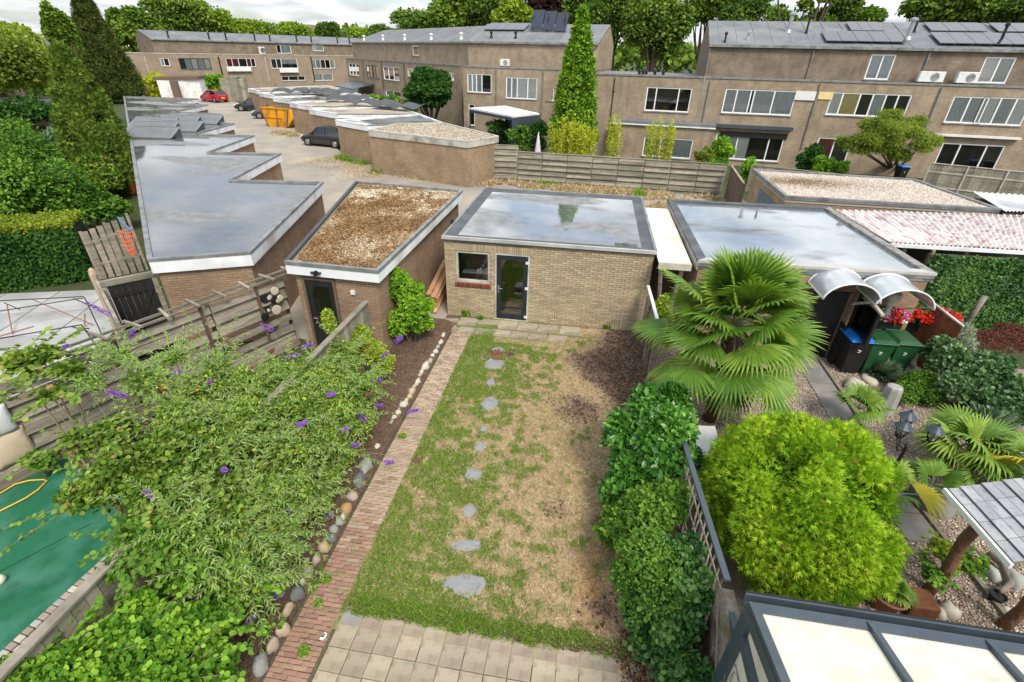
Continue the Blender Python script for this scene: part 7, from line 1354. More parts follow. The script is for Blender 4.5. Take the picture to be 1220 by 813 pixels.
# --- pots
def pot(px_, py_, r_, h_, mat, name, label, z0=0):
    p = G(px_, py_, h_); rt = thing(name, label, 'plant pot', (p.x, p.y, 0)); q = MB(); q.lathe([(r_*.68, 0), (r_*.95, h_*.85), (r_*1.06, h_*.87), (r_*1.08, h_), (r_*.98, h_), (r_*.92, h_*.86)], (p.x, p.y, 0), 24); q.build('pot', mat, rt, smooth=True); q = MB(); q.lathe([(r_*.9, h_*.84), (r_*.5, h_*.87), (.01, h_*.88)], (p.x, p.y, 0), 16); q.build('potting_soil', m_black, rt); return rt, Vector((p.x, p.y, h_))
m_terra = M('terracotta', (.42, .20, .13), (.34, .15, .10), scale=6, rough=.8, bump=.2, stain=(.25, .18, .14))
pot1, pt1 = pot(1061, 706, .23, .32, m_terra, 'terracotta_pot', 'terracotta pot with a small fan palm just above the conservatory gutter')
pp_ = G(1098, 712, .3); q = MB(); q.box(pp_.x-.19, pp_.y-.17, 0, pp_.x+.19, pp_.y+.17, .3); q.build('brown_planter', m_redwood, label='square rust-brown planter beside the terracotta pot and log post', cat='plant pot', bevel=.03)
pot2, pt2 = pot(1190, 709, .10, .16, m_black, 'black_pot', 'small black pot with a bonsai-like twig in the gravel at the right')
for k, (px_, py_, lb) in enumerate(((1034, 697, 'small spotlight left of the terracotta pot'), (1082, 704, 'small spotlight right of the terracotta pot'))):
    p = G(px_, py_, .35); rt = thing('garden_spotlight', lb, 'spotlight', (p.x, p.y, 0)); q = MB(); q.tube([(p.x, p.y, 0), (p.x, p.y, .3)], .012, 6); q.build('stake', m_black, rt); q = MB(); q.tube([(p.x, p.y+.04, .3), (p.x, p.y-.04, .37)], [.03, .045], 12); q.build('lamp_housing', m_black, rt); q = MB(); q.tube([(p.x, p.y-.041, .371), (p.x, p.y-.046, .376)], .036, 12); q.build('lens', m_plastwhite, rt)
q = MB(); p = G(1118, 640); q = stone(1098, 500, 22, 9, .05, m_st['grey'], 'flat grey slab leaning behind the lantern', name='flat_stone') if False else None
# ================================================================== VEGETATION
LM = dict(
 lawnleaf=leafmat('shrub_mid', (.035, .10, .012), (.095, .20, .025), (.20, .34, .045)),
 bright=leafmat('shrub_bright', (.07, .18, .012), (.17, .34, .025), (.34, .52, .05), trans=.3),
 olive=leafmat('shrub_olive', (.04, .085, .012), (.12, .21, .025), (.28, .37, .06), accent=(.35, .18, .08)),
 budd=leafmat('buddleia_leaf', (.09, .17, .03), (.20, .32, .07), (.33, .46, .13), trans=.22),
 buddy=leafmat('buddleia_yellow', (.13, .20, .02), (.30, .40, .04), (.50, .56, .08), trans=.3, accent=(.45, .22, .08)),
 laurel=leafmat('laurel_leaf', (.02, .09, .012), (.06, .19, .02), (.17, .36, .05), trans=.15, rough=.35, spec=.5),
 ivy=leafmat('ivy_leaf', (.015, .06, .012), (.045, .125, .02), (.13, .26, .05), trans=.12, rough=.45, spec=.4, accent=(.25, .32, .04)),
 thuja=leafmat('thuja_spray', (.10, .23, .012), (.27, .45, .02), (.51, .66, .05), trans=.25, accent=(.35, .25, .06), rough=.7),
 conif=leafmat('conifer_dark', (.03, .05, .012), (.075, .10, .02), (.17, .19, .04), trans=.08, rough=.7),
 conif2=leafmat('conifer_olive', (.05, .10, .012), (.11, .185, .025), (.23, .33, .05), trans=.08, rough=.7),
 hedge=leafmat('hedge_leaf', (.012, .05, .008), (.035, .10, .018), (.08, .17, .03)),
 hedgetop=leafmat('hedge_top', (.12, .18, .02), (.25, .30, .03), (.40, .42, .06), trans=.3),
 horn=leafmat('hornbeam', (.07, .16, .012), (.17, .31, .025), (.34, .48, .06), trans=.3),
 palm=leafmat('palm_frond', (.04, .11, .015), (.12, .23, .025), (.36, .46, .07), trans=.25, rough=.45, spec=.3),
 palmy=leafmat('palm_yellow', (.30, .32, .03), (.48, .42, .04), (.60, .52, .07), trans=.25, rough=.45),
 yucca=leafmat('yucca', (.08, .14, .09), (.15, .23, .14), (.27, .36, .23), rough=.5),
 far1=leafmat('far_tree_mid', (.05, .10, .014), (.12, .20, .025), (.24, .34, .05), trans=.2),
 far2=leafmat('far_tree_dark', (.03, .065, .01), (.07, .13, .018), (.15, .225, .03), trans=.15),
 far3=leafmat('far_tree_yellow', (.10, .17, .015), (.22, .32, .03), (.38, .46, .06), trans=.25),
 copper=leafmat('copper_tree', (.02, .012, .012), (.05, .025, .022), (.09, .04, .03)),
 maple=leafmat('red_maple', (.07, .02, .018), (.15, .05, .04), (.26, .11, .08)),
 silver=leafmat('silver_plant', (.20, .24, .17), (.32, .37, .28), (.48, .52, .42)),
 bamboo=leafmat('bamboo_yellow', (.26, .29, .02), (.50, .53, .04), (.70, .68, .09), trans=.35),
 tree_lime=leafmat('lime_tree', (.10, .155, .02), (.21, .275, .04), (.36, .42, .08), trans=.3),
 autumn=leafmat('autumn_bush', (.07, .11, .02), (.15, .18, .03), (.30, .20, .05)),
)
m_bark = M('bark', (.13, .10, .075), (.08, .06, .045), scale=9, rough=.95, bump=.8, stretch=(1, 1, .3)); m_twig = M('twig', (.20, .16, .10), (.14, .11, .07), scale=9, rough=.9); m_gtwig = M('green_stem', (.20, .22, .12), (.15, .16, .09), scale=9, rough=.8)
def stems(mb, base, targets, r0=.03, bend=.15, n=5):
    for t in targets:
        b_ = Vector(base)+Vector((random.uniform(-.08, .08), random.uniform(-.08, .08), 0)); t = Vector(t); mid = b_.lerp(t, .5)+Vector((random.uniform(-bend, bend), random.uniform(-bend, bend), bend*.6)); pts = []
        for i in range(n+1): u = i/n; pts.append(b_*(1-u)**2+mid*2*u*(1-u)+t*u*u)
        mb.tube(pts, [r0*(1-.75*i/n) for i in range(n+1)], 5)
def brk(bl, k=6, frac=.45):
    o = []
    for b in bl: o += lumps(b[0], b[1], k, frac=frac)[0:]
    return o
def shrub(name, label, cat, blobs, n, size, shape, mat, base=None, group=None, stem=m_twig, r0=.03, kw=None, nst=10, extra=()):
    c = np.array([b[0] for b in blobs]).mean(0); base = base or (c[0], c[1], 0); rt = thing(name, label, cat, tuple(base), group); b2 = brk(blobs) if len(blobs) < 14 else blobs; V, Fc, R_ = blobs_leaves(b2, n, size, shape, **(kw or {}))
    npmesh('foliage', V, Fc, R_, LM[mat] if isinstance(mat, str) else mat, rt, kind='stuff')
    for (nm, m2, n2, s2, sh2, bl2, kw2) in extra:
        V, Fc, R_ = blobs_leaves(bl2, n2, s2, sh2, **kw2); npmesh(nm, V, Fc, R_, LM[m2], rt, kind='stuff')
    q = MB(); bs = random.sample(blobs, min(nst, len(blobs))); stems(q, base, [b[0] for b in bs], r0); q.build('stem', stem, rt, smooth=True); return rt
def PB(px_, py_, z, r, rz=None, ry=None): p = G(px_, py_, z); return ((p.x, p.y, z), (r, ry or r, rz or r*.85))
def atD(px_, py_, D): d = ray(px_, py_); t = D/math.hypot(d.x, d.y); return Vector((d.x*t, d.y*t, CAMH+d.z*t))

# ---- distant and middle-distance trees
def bigtree(px_, py_, rx, ry, D, mat, label, n=5000, size=.55, k=9, group='trees behind the terraces'):
    c = atD(px_, py_, D); s = mpp(c); r = (rx*s, rx*s*.9, max(ry*s, 1.0)); c.z = max(c.z, r[2]*.8+1.5); blobs = lumps(c, r, k+6, frac=.36)
    rt = thing('tree', label, 'tree', (c.x, c.y, 0), group); V, Fc, R_ = blobs_leaves(blobs, n, size, 'far', outw=.3, shell=.55, up=.6, tone=.22); npmesh('crown', V, Fc, R_, LM[mat], rt, kind='stuff')
    q = MB(); q.tube([(c.x, c.y, 0), (c.x+.2, c.y, c.z*.5), (c.x, c.y, c.z)], [.45, .32, .15], 8); q.build('trunk', m_bark, rt, smooth=True)
    q = MB(); stems(q, (c.x, c.y, c.z*.45), [b_[0] for b_ in blobs[1:8]], .16, 1.0); q.build('limb', m_bark, rt, smooth=True)
T_ = [(160, 38, 30, 28, 118, 'far1', 'tree rising left of the distant terrace roof, next to the tall dark conifer'), (208, 20, 42, 27, 140, 'far1', 'broad tree over the left end of the distant terrace'), (252, 26, 30, 20, 142, 'far3', 'light green tree above the second distant house'), (298, 36, 34, 14, 150, 'far3', 'low light tree crown above the third distant house'), (345, 39, 28, 11, 160, 'far3', 'low crown left of the skyline tower'), (392, 38, 16, 13, 170, 'far2', 'small dark tree right of the skyline tower'), (432, 43, 22, 8, 190, 'far3', 'small yellow-green tree in the gap between the two terraces'), (455, 41, 20, 10, 180, 'far1', 'small tree in the gap left of the large grove'), (497, 30, 34, 22, 118, 'far1', 'first rounded tree of the grove behind the middle terrace'), (540, 20, 38, 30, 112, 'far1', 'second rounded tree of the grove, a little darker'), (584, 14, 34, 32, 108, 'far2', 'dark tree at the centre of the grove'), (612, 22, 28, 22, 98, 'far3', 'yellow-green tree just left of the dark copper tree'), (655, 8, 34, 34, 112, 'copper', 'dark copper-leaved tree behind the column-shaped tree'), (690, 20, 26, 30, 96, 'far2', 'dark tree directly behind the column-shaped tree'), (733, 22, 46, 46, 74, 'far1', 'big leafy tree right of the tall end house'), (782, 34, 42, 50, 68, 'far1', 'second big leafy tree above the two-storey house'), (846, 8, 34, 30, 84, 'far1', 'tree at the left end of the right terrace roof'), (884, 22, 36, 26, 82, 'far2', 'dark rounded tree over the first house of the right terrace'), (930, 28, 18, 10, 100, 'far1', 'low tree left of the loose-crowned one'), (1002, 18, 26, 20, 100, 'far2', 'dark tree behind the solar panels'), (1028, 24, 24, 14, 96, 'far1', 'round tree between the chimneys of the right terrace'), (1112, 12, 38, 22, 92, 'far1', 'left part of the loose trees at the top right'), (1160, 14, 40, 24, 90, 'far1', 'middle tree of the loose trees at the top right'), (1206, 20, 36, 24, 86, 'far2', 'tree at the top right corner of the photo'),
 (18, 44, 30, 16, 120, 'far3', 'light tree behind the small far-left house'), (72, 38, 16, 30, 62, 'far1', 'slim tree between the far-left house and the tall conifer')]
for (a, b_, c, d, e, f, g_l) in T_: bigtree(a, b_, c, d, e, f, g_l, n=14000 if d > 26 else 5500, size=.32 if e < 90 else .5)
c = atD(965, 10, 95); bl = [((c.x+random.uniform(-6, 6), c.y+random.uniform(-3, 3), c.z+random.uniform(-4, 4)), (1.3, 1.3, .9)) for _ in range(14)]; shrub('tree', 'airy loose-crowned tree with sky showing through, above the right terrace', 'tree', bl, 3500, .5, 'far', 'far1', base=(c.x, c.y, 0), stem=m_bark, r0=.35, nst=12, kw=dict(outw=.3, shell=.9))
# distant wood line
n = 16000; X = RS.uniform(-300, 380, n); hgt = 7+9*fbm(X, X*0, .03, 3)+3*vn(X, X*0, .2, 4); P = np.c_[X, 260+RS.normal(size=n)*6+np.abs(X)*.1, hgt*RS.rand(n)**.6]; V, Fc, nf = leaves(P, randdir(n), randdir(n)+[0, -1, .6], 2.6, 'far'); npmesh('far_wood', V, Fc, np.repeat(np.clip(RS.normal(.45, .2, n), 0, 1), nf), LM['far1'], label='low line of distant trees along the horizon', cat='wood', kind='stuff')

# ---- the two dark conifers
def conifer(bx_, by_, tx, ty, wpx, wy, label, mat, n, size, group='dark conifers', D=None, tipr=.02, seed=1):
    g0 = G(bx_, by_) if D is None else atD(bx_, by_, D); g0.z = 0; h = SH(tx, ty, g0); s = mpp((g0.x, g0.y, h*.4)); R0 = wpx*s/2; blobs = []; rr = random.Random(seed)
    rt = thing('conifer', label, 'tree', (g0.x, g0.y, 0), group); Pn = []
    # cone surface with upswept sprays gathered in tufts
    m_ = 420; cen = []
    for i in range(m_):
        t = rr.random()**1.25*.97; a = rr.random()*6.283; prof = (1-t)**.72*(1-.25*max(0, .12-t)/.12); r = R0*prof*(.86+.2*rr.random()); z = h*(.03+.95*t); q_ = R0*(.12+.11*rr.random())*(prof**.5+.15); cen.append(((g0.x+r*math.cos(a)*.92, g0.y+r*math.sin(a)*.92, z), (q_, q_, q_*1.25)))
    V, Fc, R_ = blobs_leaves(cen, n, size, 'fern', outw=.5, shell=.7, up=.1, droop=-.6, tone=.28)
    npmesh('foliage', V, Fc, R_, LM[mat], rt, kind='stuff')
    cb_ = []; 
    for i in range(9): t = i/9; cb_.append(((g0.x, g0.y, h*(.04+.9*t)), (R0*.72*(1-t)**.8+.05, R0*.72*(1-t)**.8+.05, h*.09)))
    V, Fc, R_ = blobs_leaves(cb_, n//5, size*1.5, 'spray', outw=.3, shell=.3); npmesh('inner_foliage', V, Fc, R_*.3, LM[mat], rt, kind='stuff')  # core leaves toned darker: crown shade put into their colour
    q = MB(); q.tube([(g0.x, g0.y, 0), (g0.x, g0.y, h*.9)], [R0*.1+.08, .03], 8); q.build('trunk', m_bark, rt); return rt
conifer(137, 228, 68, 46, 84, 160, 'nearer conifer, olive-green cone overlapping the zigzag garage roofs', 'conif2', 60000, .20, seed=2)
conifer(140, 122, 95, -14, 66, 60, 'taller and darker conifer behind, cut off by the top of the photo', 'conif', 50000, .34, seed=3)

# ---- column-shaped hornbeam and round bushy tree
g0 = G(680, 198); g0.z = 0; h = SH(682, 8, g0); s = mpp((g0.x, g0.y, 3)); bl = []
for i in range(240):
    t = random.random(); pr_ = min(1, (t/.10)**.5)*(1-max(0, t-.25)/.75)**.8; r = 27*s*pr_*(.8+.2*random.random()); a = random.random()*6.283; q_ = .5*(pr_**.5)+.13; bl.append(((g0.x+r*math.cos(a)*.85, g0.y+r*math.sin(a)*.85, .8+(h-.9)*t), (q_*.7, q_*.7, q_*1.1)))
for i in range(12): t = i/12; bl.append(((g0.x, g0.y, 1+(h-1.5)*t), (17*s*(1-max(0, t-.3)/.72), 17*s*(1-max(0, t-.3)/.72), h*.08)))
shrub('hornbeam_tree', 'tall narrow column-shaped bright green tree in front of the tall end house', 'tree', bl, 34000, .20, 'ovate', 'horn', base=(g0.x, g0.y, 0), stem=m_bark, r0=.14, kw=dict(up=.5, shell=.7, tone=.25), nst=14)
c = G(511, 108, 3.6); s = mpp(c); shrub('round_tree', 'round dense bushy tree in front of the middle terrace', 'tree', lumps((c.x, c.y, 3.5), (30*s, 30*s, 26*s), 26, frac=.3), 26000, .24, 'ovate', 'hedge', base=(c.x, c.y, 0), stem=m_bark, r0=.15, kw=dict(tone=.16), group=None)
# lime-green small tree in the terrace gardens on the right
bl = [PB(1055, 155, 3.6, 1.15, .75), PB(1035, 165, 3.2, 1.0, .7), PB(1080, 160, 3.3, 1.1, .7), PB(1060, 140, 4.1, .8, .55), PB(1100, 172, 2.9, .9, .6), PB(1022, 175, 2.7, .9, .6), PB(1055, 175, 2.6, 1.1, .6), PB(1090, 148, 3.6, .8, .5), PB(1040, 150, 3.8, .8, .5), PB(1112, 170, 2.7, .6, .4), PB(1070, 185, 2.2, .8, .5), PB(1005, 170, 2.7, .6, .4)]
c = G(1064, 205); shrub('maple_tree', 'wide lime-green small tree hiding the middle right-terrace window', 'tree', bl, 24000, .16, 'lance', 'tree_lime', base=(c.x, c.y, 0), stem=m_bark, r0=.09, kw=dict(shell=.8, tone=.25, droop=.4))
for (px_, py_, z, r, mt, lb, sz, n) in [(1155, 184, 1.5, 1.05, 'autumn', 'round bush with orange-tinted leaves before the right terrace', .16, 6000), (966, 187, 1.3, 1.0, 'hedge', 'dark round shrub left of the lime-green tree', .15, 5000), (980, 197, 1.0, .85, 'bright', 'light green low shrub behind the pale pebble roof', .13, 4000), (1000, 200, .9, .6, 'bright', 'small shrub at the right of the low light-green one', .12, 2500), (862, 178, 1.5, 1.0, 'bright', 'bright green shrub at the corner of the two-storey house', .16, 5000), (838, 186, 1.2, .7, 'tree_lime', 'yellow-green bush just behind the end of the long plank fence', .14, 3500), (893, 200, .9, .8, 'bright', 'low green bush above the pale pebble-roofed garage', .14, 3500),
 (255, 103, 1.5, 2.2, 'bright', 'light shrub beside the red car', .4, 3000), (305, 89, 2.2, 2.8, 'bright', 'bright shrub in front of the distant terrace', .45, 3500), (325, 90, 2.0, 2.0, 'far1', 'darker shrub right of the bright one before the distant terrace', .45, 2500), (400, 90, 2.0, 2.0, 'far1', 'shrub at the join of the distant and middle terraces', .4, 2500), (180, 80, 2.5, 3.5, 'olive', 'olive shrub behind the tall conifer', .45, 4000), (185, 105, 1.5, 3.0, 'bamboo', 'yellow-green low shrub left of the white-walled far garage', .4, 3500), (440, 124, 1.6, 1.6, 'bright', 'clipped light hedge behind the court garages, left part', .25, 3500), (463, 127, 1.5, 1.6, 'lawnleaf', 'clipped hedge behind the court garages, middle part', .25, 3500), (486, 131, 1.4, 1.4, 'lawnleaf', 'clipped hedge behind the court garages, right part', .25, 3000), (545, 135, 1.0, .8, 'bright', 'small bright bush by the middle terrace door', .2, 2000), (592, 155, 1.2, 1.3, 'ivy', 'dark garden shrub before the white patio roof', .2, 3500), (620, 162, 1.5, 1.1, 'lawnleaf', 'grey-green shrub left of the closed parasol', .18, 3500), (642, 158, 1.5, 1.0, 'hedge', 'dark shrub below the column-shaped tree', .18, 3000)]:
    b0 = PB(px_, py_, z, r); lo = [((b0[0][0]+random.uniform(-.4, .4)*r, b0[0][1]-.1*r, z*.38), (r*.75, r*.7, z*.42)) for _ in range(2)]; shrub('shrub', lb, 'shrub', lumps(b0[0], b0[1], 8, frac=.42)+lo, n, sz, 'ovate', mt, group='shrubs in the gardens beyond', r0=.04, nst=5)
# bamboo tufts above the long fence
for k, (px_, py_, h_, w_, lb) in enumerate([(672, 176, 2.9, 1.6, 'left and widest yellow bamboo above the plank fence'), (690, 178, 2.5, 1.3, 'yellow bamboo second from the left, merging with the widest'), (729, 180, 3.0, .7, 'narrow pointed yellow bamboo in the middle'), (782, 183, 2.9, 1.3, 'rightmost yellow bamboo by the low extension window')]):
    b_ = G(px_, 205); w_ *= 1.35; h_ *= 1.12; rt = thing('bamboo', lb, 'bamboo', (b_.x, b_.y, 0), 'yellow bamboo behind the plank fence'); q = MB(); Ps = []; Ds = []
    for i in range(int(16*w_)):
        x0 = b_.x+random.uniform(-w_, w_)*.5; y0 = b_.y+random.uniform(-.4, .4); hh = h_*(1-.35*abs(x0-b_.x)/w_)*random.uniform(.8, 1.05)+.2; lean = random.uniform(-.3, .3); pts = [Vector((x0+lean*t*t, y0, hh*t)) for t in (0, .3, .6, .8, 1)]; q.tube(pts, [.018, .015, .01, .006, .003], 4)
        for j in range(60): t = .25+.75*random.random(); Ps.append((x0+lean*t*t+random.uniform(-.12, .12), y0+random.uniform(-.12, .12), hh*t)); Ds.append((random.uniform(-1, 1), random.uniform(-1, 1), .5))
    q.build('cane', m_gtwig, rt); Ps = np.array(Ps); V, Fc, nf = leaves(Ps, np.array(Ds), randdir(len(Ps))+[0, 0, .8], .20, 'lance'); npmesh('foliage', V, Fc, np.repeat(np.clip(RS.normal(.5, .25, len(Ps)), 0, .94), nf), LM['bamboo'], rt, kind='stuff')
p = G(641, 182, .0); q = MB(); p = atD(641, 172, 33.0); q.lathe([(.28, .9), (.22, 1.3), (.12, 2.0), (.03, 2.5)], (p.x, p.y, 0), 10); um = thing('parasol', 'closed lilac and white parasol behind the plank fence', 'parasol', (p.x, p.y, 0)); q.build('cloth', M('lilac_cloth', (.45, .38, .48), (.6, .56, .6), scale=6), um, smooth=True); q = MB(); q.tube([(p.x, p.y, 0), (p.x, p.y, 2.6)], .03, 6); q.build('pole', m_plastwhite, um)

# ---- left gardens
for (bl, n, sz, sh_, mt, lb) in [
 ([PB(30, 200, 2.2, 1.9, 1.6), PB(70, 225, 1.9, 1.5, 1.3), PB(5, 230, 2.0, 1.8, 1.4), PB(40, 240, 1.5, 1.6, 1.2), PB(90, 240, 1.3, 1.2, 1.0), PB(15, 170, 2.6, 1.5, 1.3)], 36000, .13, 'ovate', 'lawnleaf', 'large bright green willow-like shrub at the left edge behind the clipped hedge'),
 ([PB(85, 165, 1.4, 1.3, .9), PB(60, 178, 1.2, 1.0, .8), PB(100, 180, 1.1, 1.0, .7)], 5000, .5, 'lance', 'yucca', 'fountain of long grey-green grass blades left of the nearer conifer'),
 ([PB(112, 205, 1.3, 1.1, .9), PB(128, 215, 1.0, .8, .7)], 7000, .16, 'ovate', 'olive', 'rounded olive shrub with reddish tips at the foot of the nearer conifer'),
 ([PB(110, 245, 1.0, 1.0, .7), PB(130, 250, .9, .9, .6), PB(80, 255, 1.0, 1.0, .7)], 8000, .13, 'round', 'lawnleaf', 'dark leafy creeper behind the vertical board fence'),
 ([PB(20, 78, 5.0, 3.8, 3.0), PB(5, 60, 6.0, 3.0, 2.6), PB(38, 92, 4.0, 3.0, 2.2), PB(-10, 85, 4.5, 3.5, 3)], 26000, .26, 'ovate', 'tree_lime', 'yellow-green tree mass at the upper left edge'),
 ([PB(20, 100, 2.2, 3.4, 2.2), PB(55, 105, 2.0, 3.0, 1.8), PB(-5, 95, 2.5, 3, 2)], 9000, .35, 'ovate', 'lawnleaf', 'mid-green shrubs below the yellow-green tree at the left edge'),
 ([PB(30, 132, 1.6, 2.2, 1.3), PB(52, 136, 1.4, 1.6, 1.1), PB(10, 138, 1.4, 1.6, 1.0)], 8000, .22, 'round', 'hedge', 'dark rounded shrub on the far flat roof edge at the left')]:
    shrub('shrub', lb, 'shrub', bl, n, sz, sh_, mt, r0=.05, kw=dict(shell=.6, tone=.24), group='shrubs in the left gardens')
q = MB(); a = G(0, 122, 2.3); b_ = G(60, 118, 2.3); c = G(40, 128, 2.3); q.box(a.x-4, a.y-1, 2.1, b_.x+1, a.y+5, 2.3); q.build('flat_roof', m_roofgrey, label='low grey flat roof between the left garden shrubs', cat='roof')
q = MB(); a = G(52, 128, 1.6); q.box(a.x-3, a.y, 0, a.x+6, a.y+.2, 1.7); q.build('garden_wall', m_brick_garage, label='low wall behind the left garden shrubs', cat='wall')
# clipped hedge
ha, hb_, hc_ = G(-60, 356), G(112, 333), None; hd = (hb_-ha); Lh = hd.length; hd.normalize(); hn = Vector((-hd.y, hd.x, 0)); hn = hn if hn.y > 0 else -hn; Hh = 1.75
hgt_ = SH(60, 272, ha.lerp(hb_, .7)); Hh = min(max(hgt_, 1.5), 2.4)
hr = thing('clipped_hedge', 'clipped dark hedge with a yellow-green top along the concrete yard', 'hedge', tuple(ha))
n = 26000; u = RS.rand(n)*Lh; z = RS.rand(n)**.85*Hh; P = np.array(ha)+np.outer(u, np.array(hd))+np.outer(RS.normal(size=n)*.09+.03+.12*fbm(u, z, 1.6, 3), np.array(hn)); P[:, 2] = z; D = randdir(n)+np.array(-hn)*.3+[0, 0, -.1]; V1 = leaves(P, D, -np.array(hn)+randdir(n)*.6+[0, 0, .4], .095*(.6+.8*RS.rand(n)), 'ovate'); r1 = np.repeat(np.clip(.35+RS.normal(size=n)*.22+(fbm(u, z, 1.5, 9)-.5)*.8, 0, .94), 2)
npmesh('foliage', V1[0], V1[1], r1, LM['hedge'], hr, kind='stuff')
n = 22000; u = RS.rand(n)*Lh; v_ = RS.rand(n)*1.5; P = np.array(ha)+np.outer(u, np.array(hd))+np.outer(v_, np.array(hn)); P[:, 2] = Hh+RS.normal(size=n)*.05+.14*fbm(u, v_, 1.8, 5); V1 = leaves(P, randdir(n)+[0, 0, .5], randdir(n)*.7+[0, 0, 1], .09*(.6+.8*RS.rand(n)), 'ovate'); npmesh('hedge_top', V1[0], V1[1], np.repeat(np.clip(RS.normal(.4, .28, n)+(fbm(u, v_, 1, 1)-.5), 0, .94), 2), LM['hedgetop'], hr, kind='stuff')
q = MB()
for i in range(26):
    uu = random.random()*Lh; p = ha+hd*uu+hn*.1; stems(q, p, [p+hd*random.uniform(-.4, .4)-hn*.02+Vector((0, 0, .9))], .012, .1)
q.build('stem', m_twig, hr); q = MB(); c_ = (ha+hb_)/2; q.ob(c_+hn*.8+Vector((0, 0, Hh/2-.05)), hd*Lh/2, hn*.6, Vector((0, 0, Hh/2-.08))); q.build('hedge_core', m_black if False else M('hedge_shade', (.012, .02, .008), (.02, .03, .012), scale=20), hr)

# ---- foreground left: butterfly bush, dogwood and bramble-like shrubs
m_bflower = fm('buddleia_flower', (.17, .06, .38), (.38, .18, .62)); m_bfad = fm('buddleia_faded', (.20, .09, .10), (.34, .18, .15))
def buddleia(label, blobs, n, nsp, base, flowers_px, spread, mat='budd', yel=.35, seed=1, size=.085):
    rr = random.Random(seed); rt = thing('butterfly_bush', label, 'shrub', base, 'butterfly bushes in the left bed')
    b2 = brk(blobs, 7, .42); V, Fc, R_ = blobs_leaves(b2, n, size, 'lance', outw=.5, shell=.8, up=.45, droop=.25, tone=.34); npmesh('foliage', V, Fc, R_, LM[mat], rt, kind='stuff')
    V, Fc, R_ = blobs_leaves(b2, int(n*yel), size*.6, 'ovate', outw=.4, shell=.8, up=.5, tone=.2); npmesh('young_foliage', V, Fc, R_, LM['buddy'], rt, kind='stuff')
    q = MB(); P = []; D = []; Nn = []; S = []
    for i in range(nsp):
        bl = rr.choice(blobs); c = Vector(bl[0]); a = rr.random()*6.283; e = rr.uniform(.0, 1.2); d = Vector((math.cos(a)*math.cos(e), math.sin(a)*math.cos(e), math.sin(e))); start = c+Vector((d.x*bl[1][0], d.y*bl[1][1], d.z*bl[1][2]))*.55; L_ = rr.uniform(.4, 1.0)*spread; pts = []; p = start.copy(); v = d.copy()
        for k in range(8): pts.append(p.copy()); p = p+v*L_/7; v = (v+Vector((rr.uniform(-.08, .08), rr.uniform(-.08, .08), -.13))).normalized()
        q.tube(pts, [.008*(1-.1*k) for k in range(8)], 4)
        for k in range(1, 8):
            for s in (-1, 1):
                for tw in (0, 1):
                    ax = (pts[k]-pts[k-1]).normalized(); sd_ = ax.cross(Vector((0, 0, 1))).normalized()*s if (k+tw) % 2 else (ax.cross(Vector((0, 0, 1))).cross(ax)).normalized()*s
                    P.append(pts[k]+ax*.02*tw); D.append(ax*.8+sd_*.9+Vector((0, 0, -.15))); Nn.append(Vector((0, 0, 1))+sd_*.2); S.append((.11-.008*k)*rr.uniform(.7, 1.25))
    q.build('stem', m_gtwig, rt); n2 = len(P); V, Fc, nf = leaves(np.array(P), np.array(D), np.array(Nn), np.array(S), 'lance'); npmesh('spray_foliage', V, Fc, np.repeat(np.clip(RS.normal(.62, .2, n2), 0, .94), nf), LM['budd'], rt, kind='stuff')
    for (px_, py_, z, L_, dx, fd_) in flowers_px:
        p = G(px_, py_, z); ax = Vector((dx, rr.uniform(-.3, .1), .35)).normalized(); k = 240; t = RS.rand(k); a = RS.rand(k)*6.28; L_ *= 1.3; r_ = .025*(1-t*.75); X = ax.cross(Vector((0, 0, 1))).normalized(); Z = X.cross(ax); C0 = np.array(p-ax*L_/2); P2_ = C0+np.outer(t*L_, np.array(ax))+np.outer(r_*np.cos(a), np.array(X))+np.outer(r_*np.sin(a), np.array(Z)); dd = P2_-C0-np.outer(t*L_, np.array(ax)); V, Fc, nf = leaves(P2_, unit(dd)+randdir(k)*.5, unit(dd), .026, 'round'); npmesh('flower_panicle', V, Fc, np.repeat(RS.rand(k), nf), m_bfad if fd_ else m_bflower, rt)
        q = MB(); b_ = min(blobs, key=lambda b: (Vector(b[0])-p).length); stems(q, b_[0], [p-ax*L_/2], .008, .08); q.build('stem', m_gtwig, rt)
    q = MB(); stems(q, base, [b[0] for b in blobs], .035, .2); q.build('trunk', m_bark, rt, smooth=True); return rt
Z1 = 1.55
B1 = [PB(410, 430, 1.35, .50), PB(385, 455, 1.5, .55), PB(345, 450, 1.6, .6), PB(430, 465, 1.2, .45), PB(400, 490, 1.35, .55), PB(350, 495, 1.6, .6), PB(300, 470, 1.7, .6), PB(425, 505, 1.0, .42), PB(380, 530, 1.2, .5), PB(330, 540, 1.45, .55), PB(415, 540, .8, .28), PB(372, 598, .9, .34), PB(395, 568, .75, .3)]
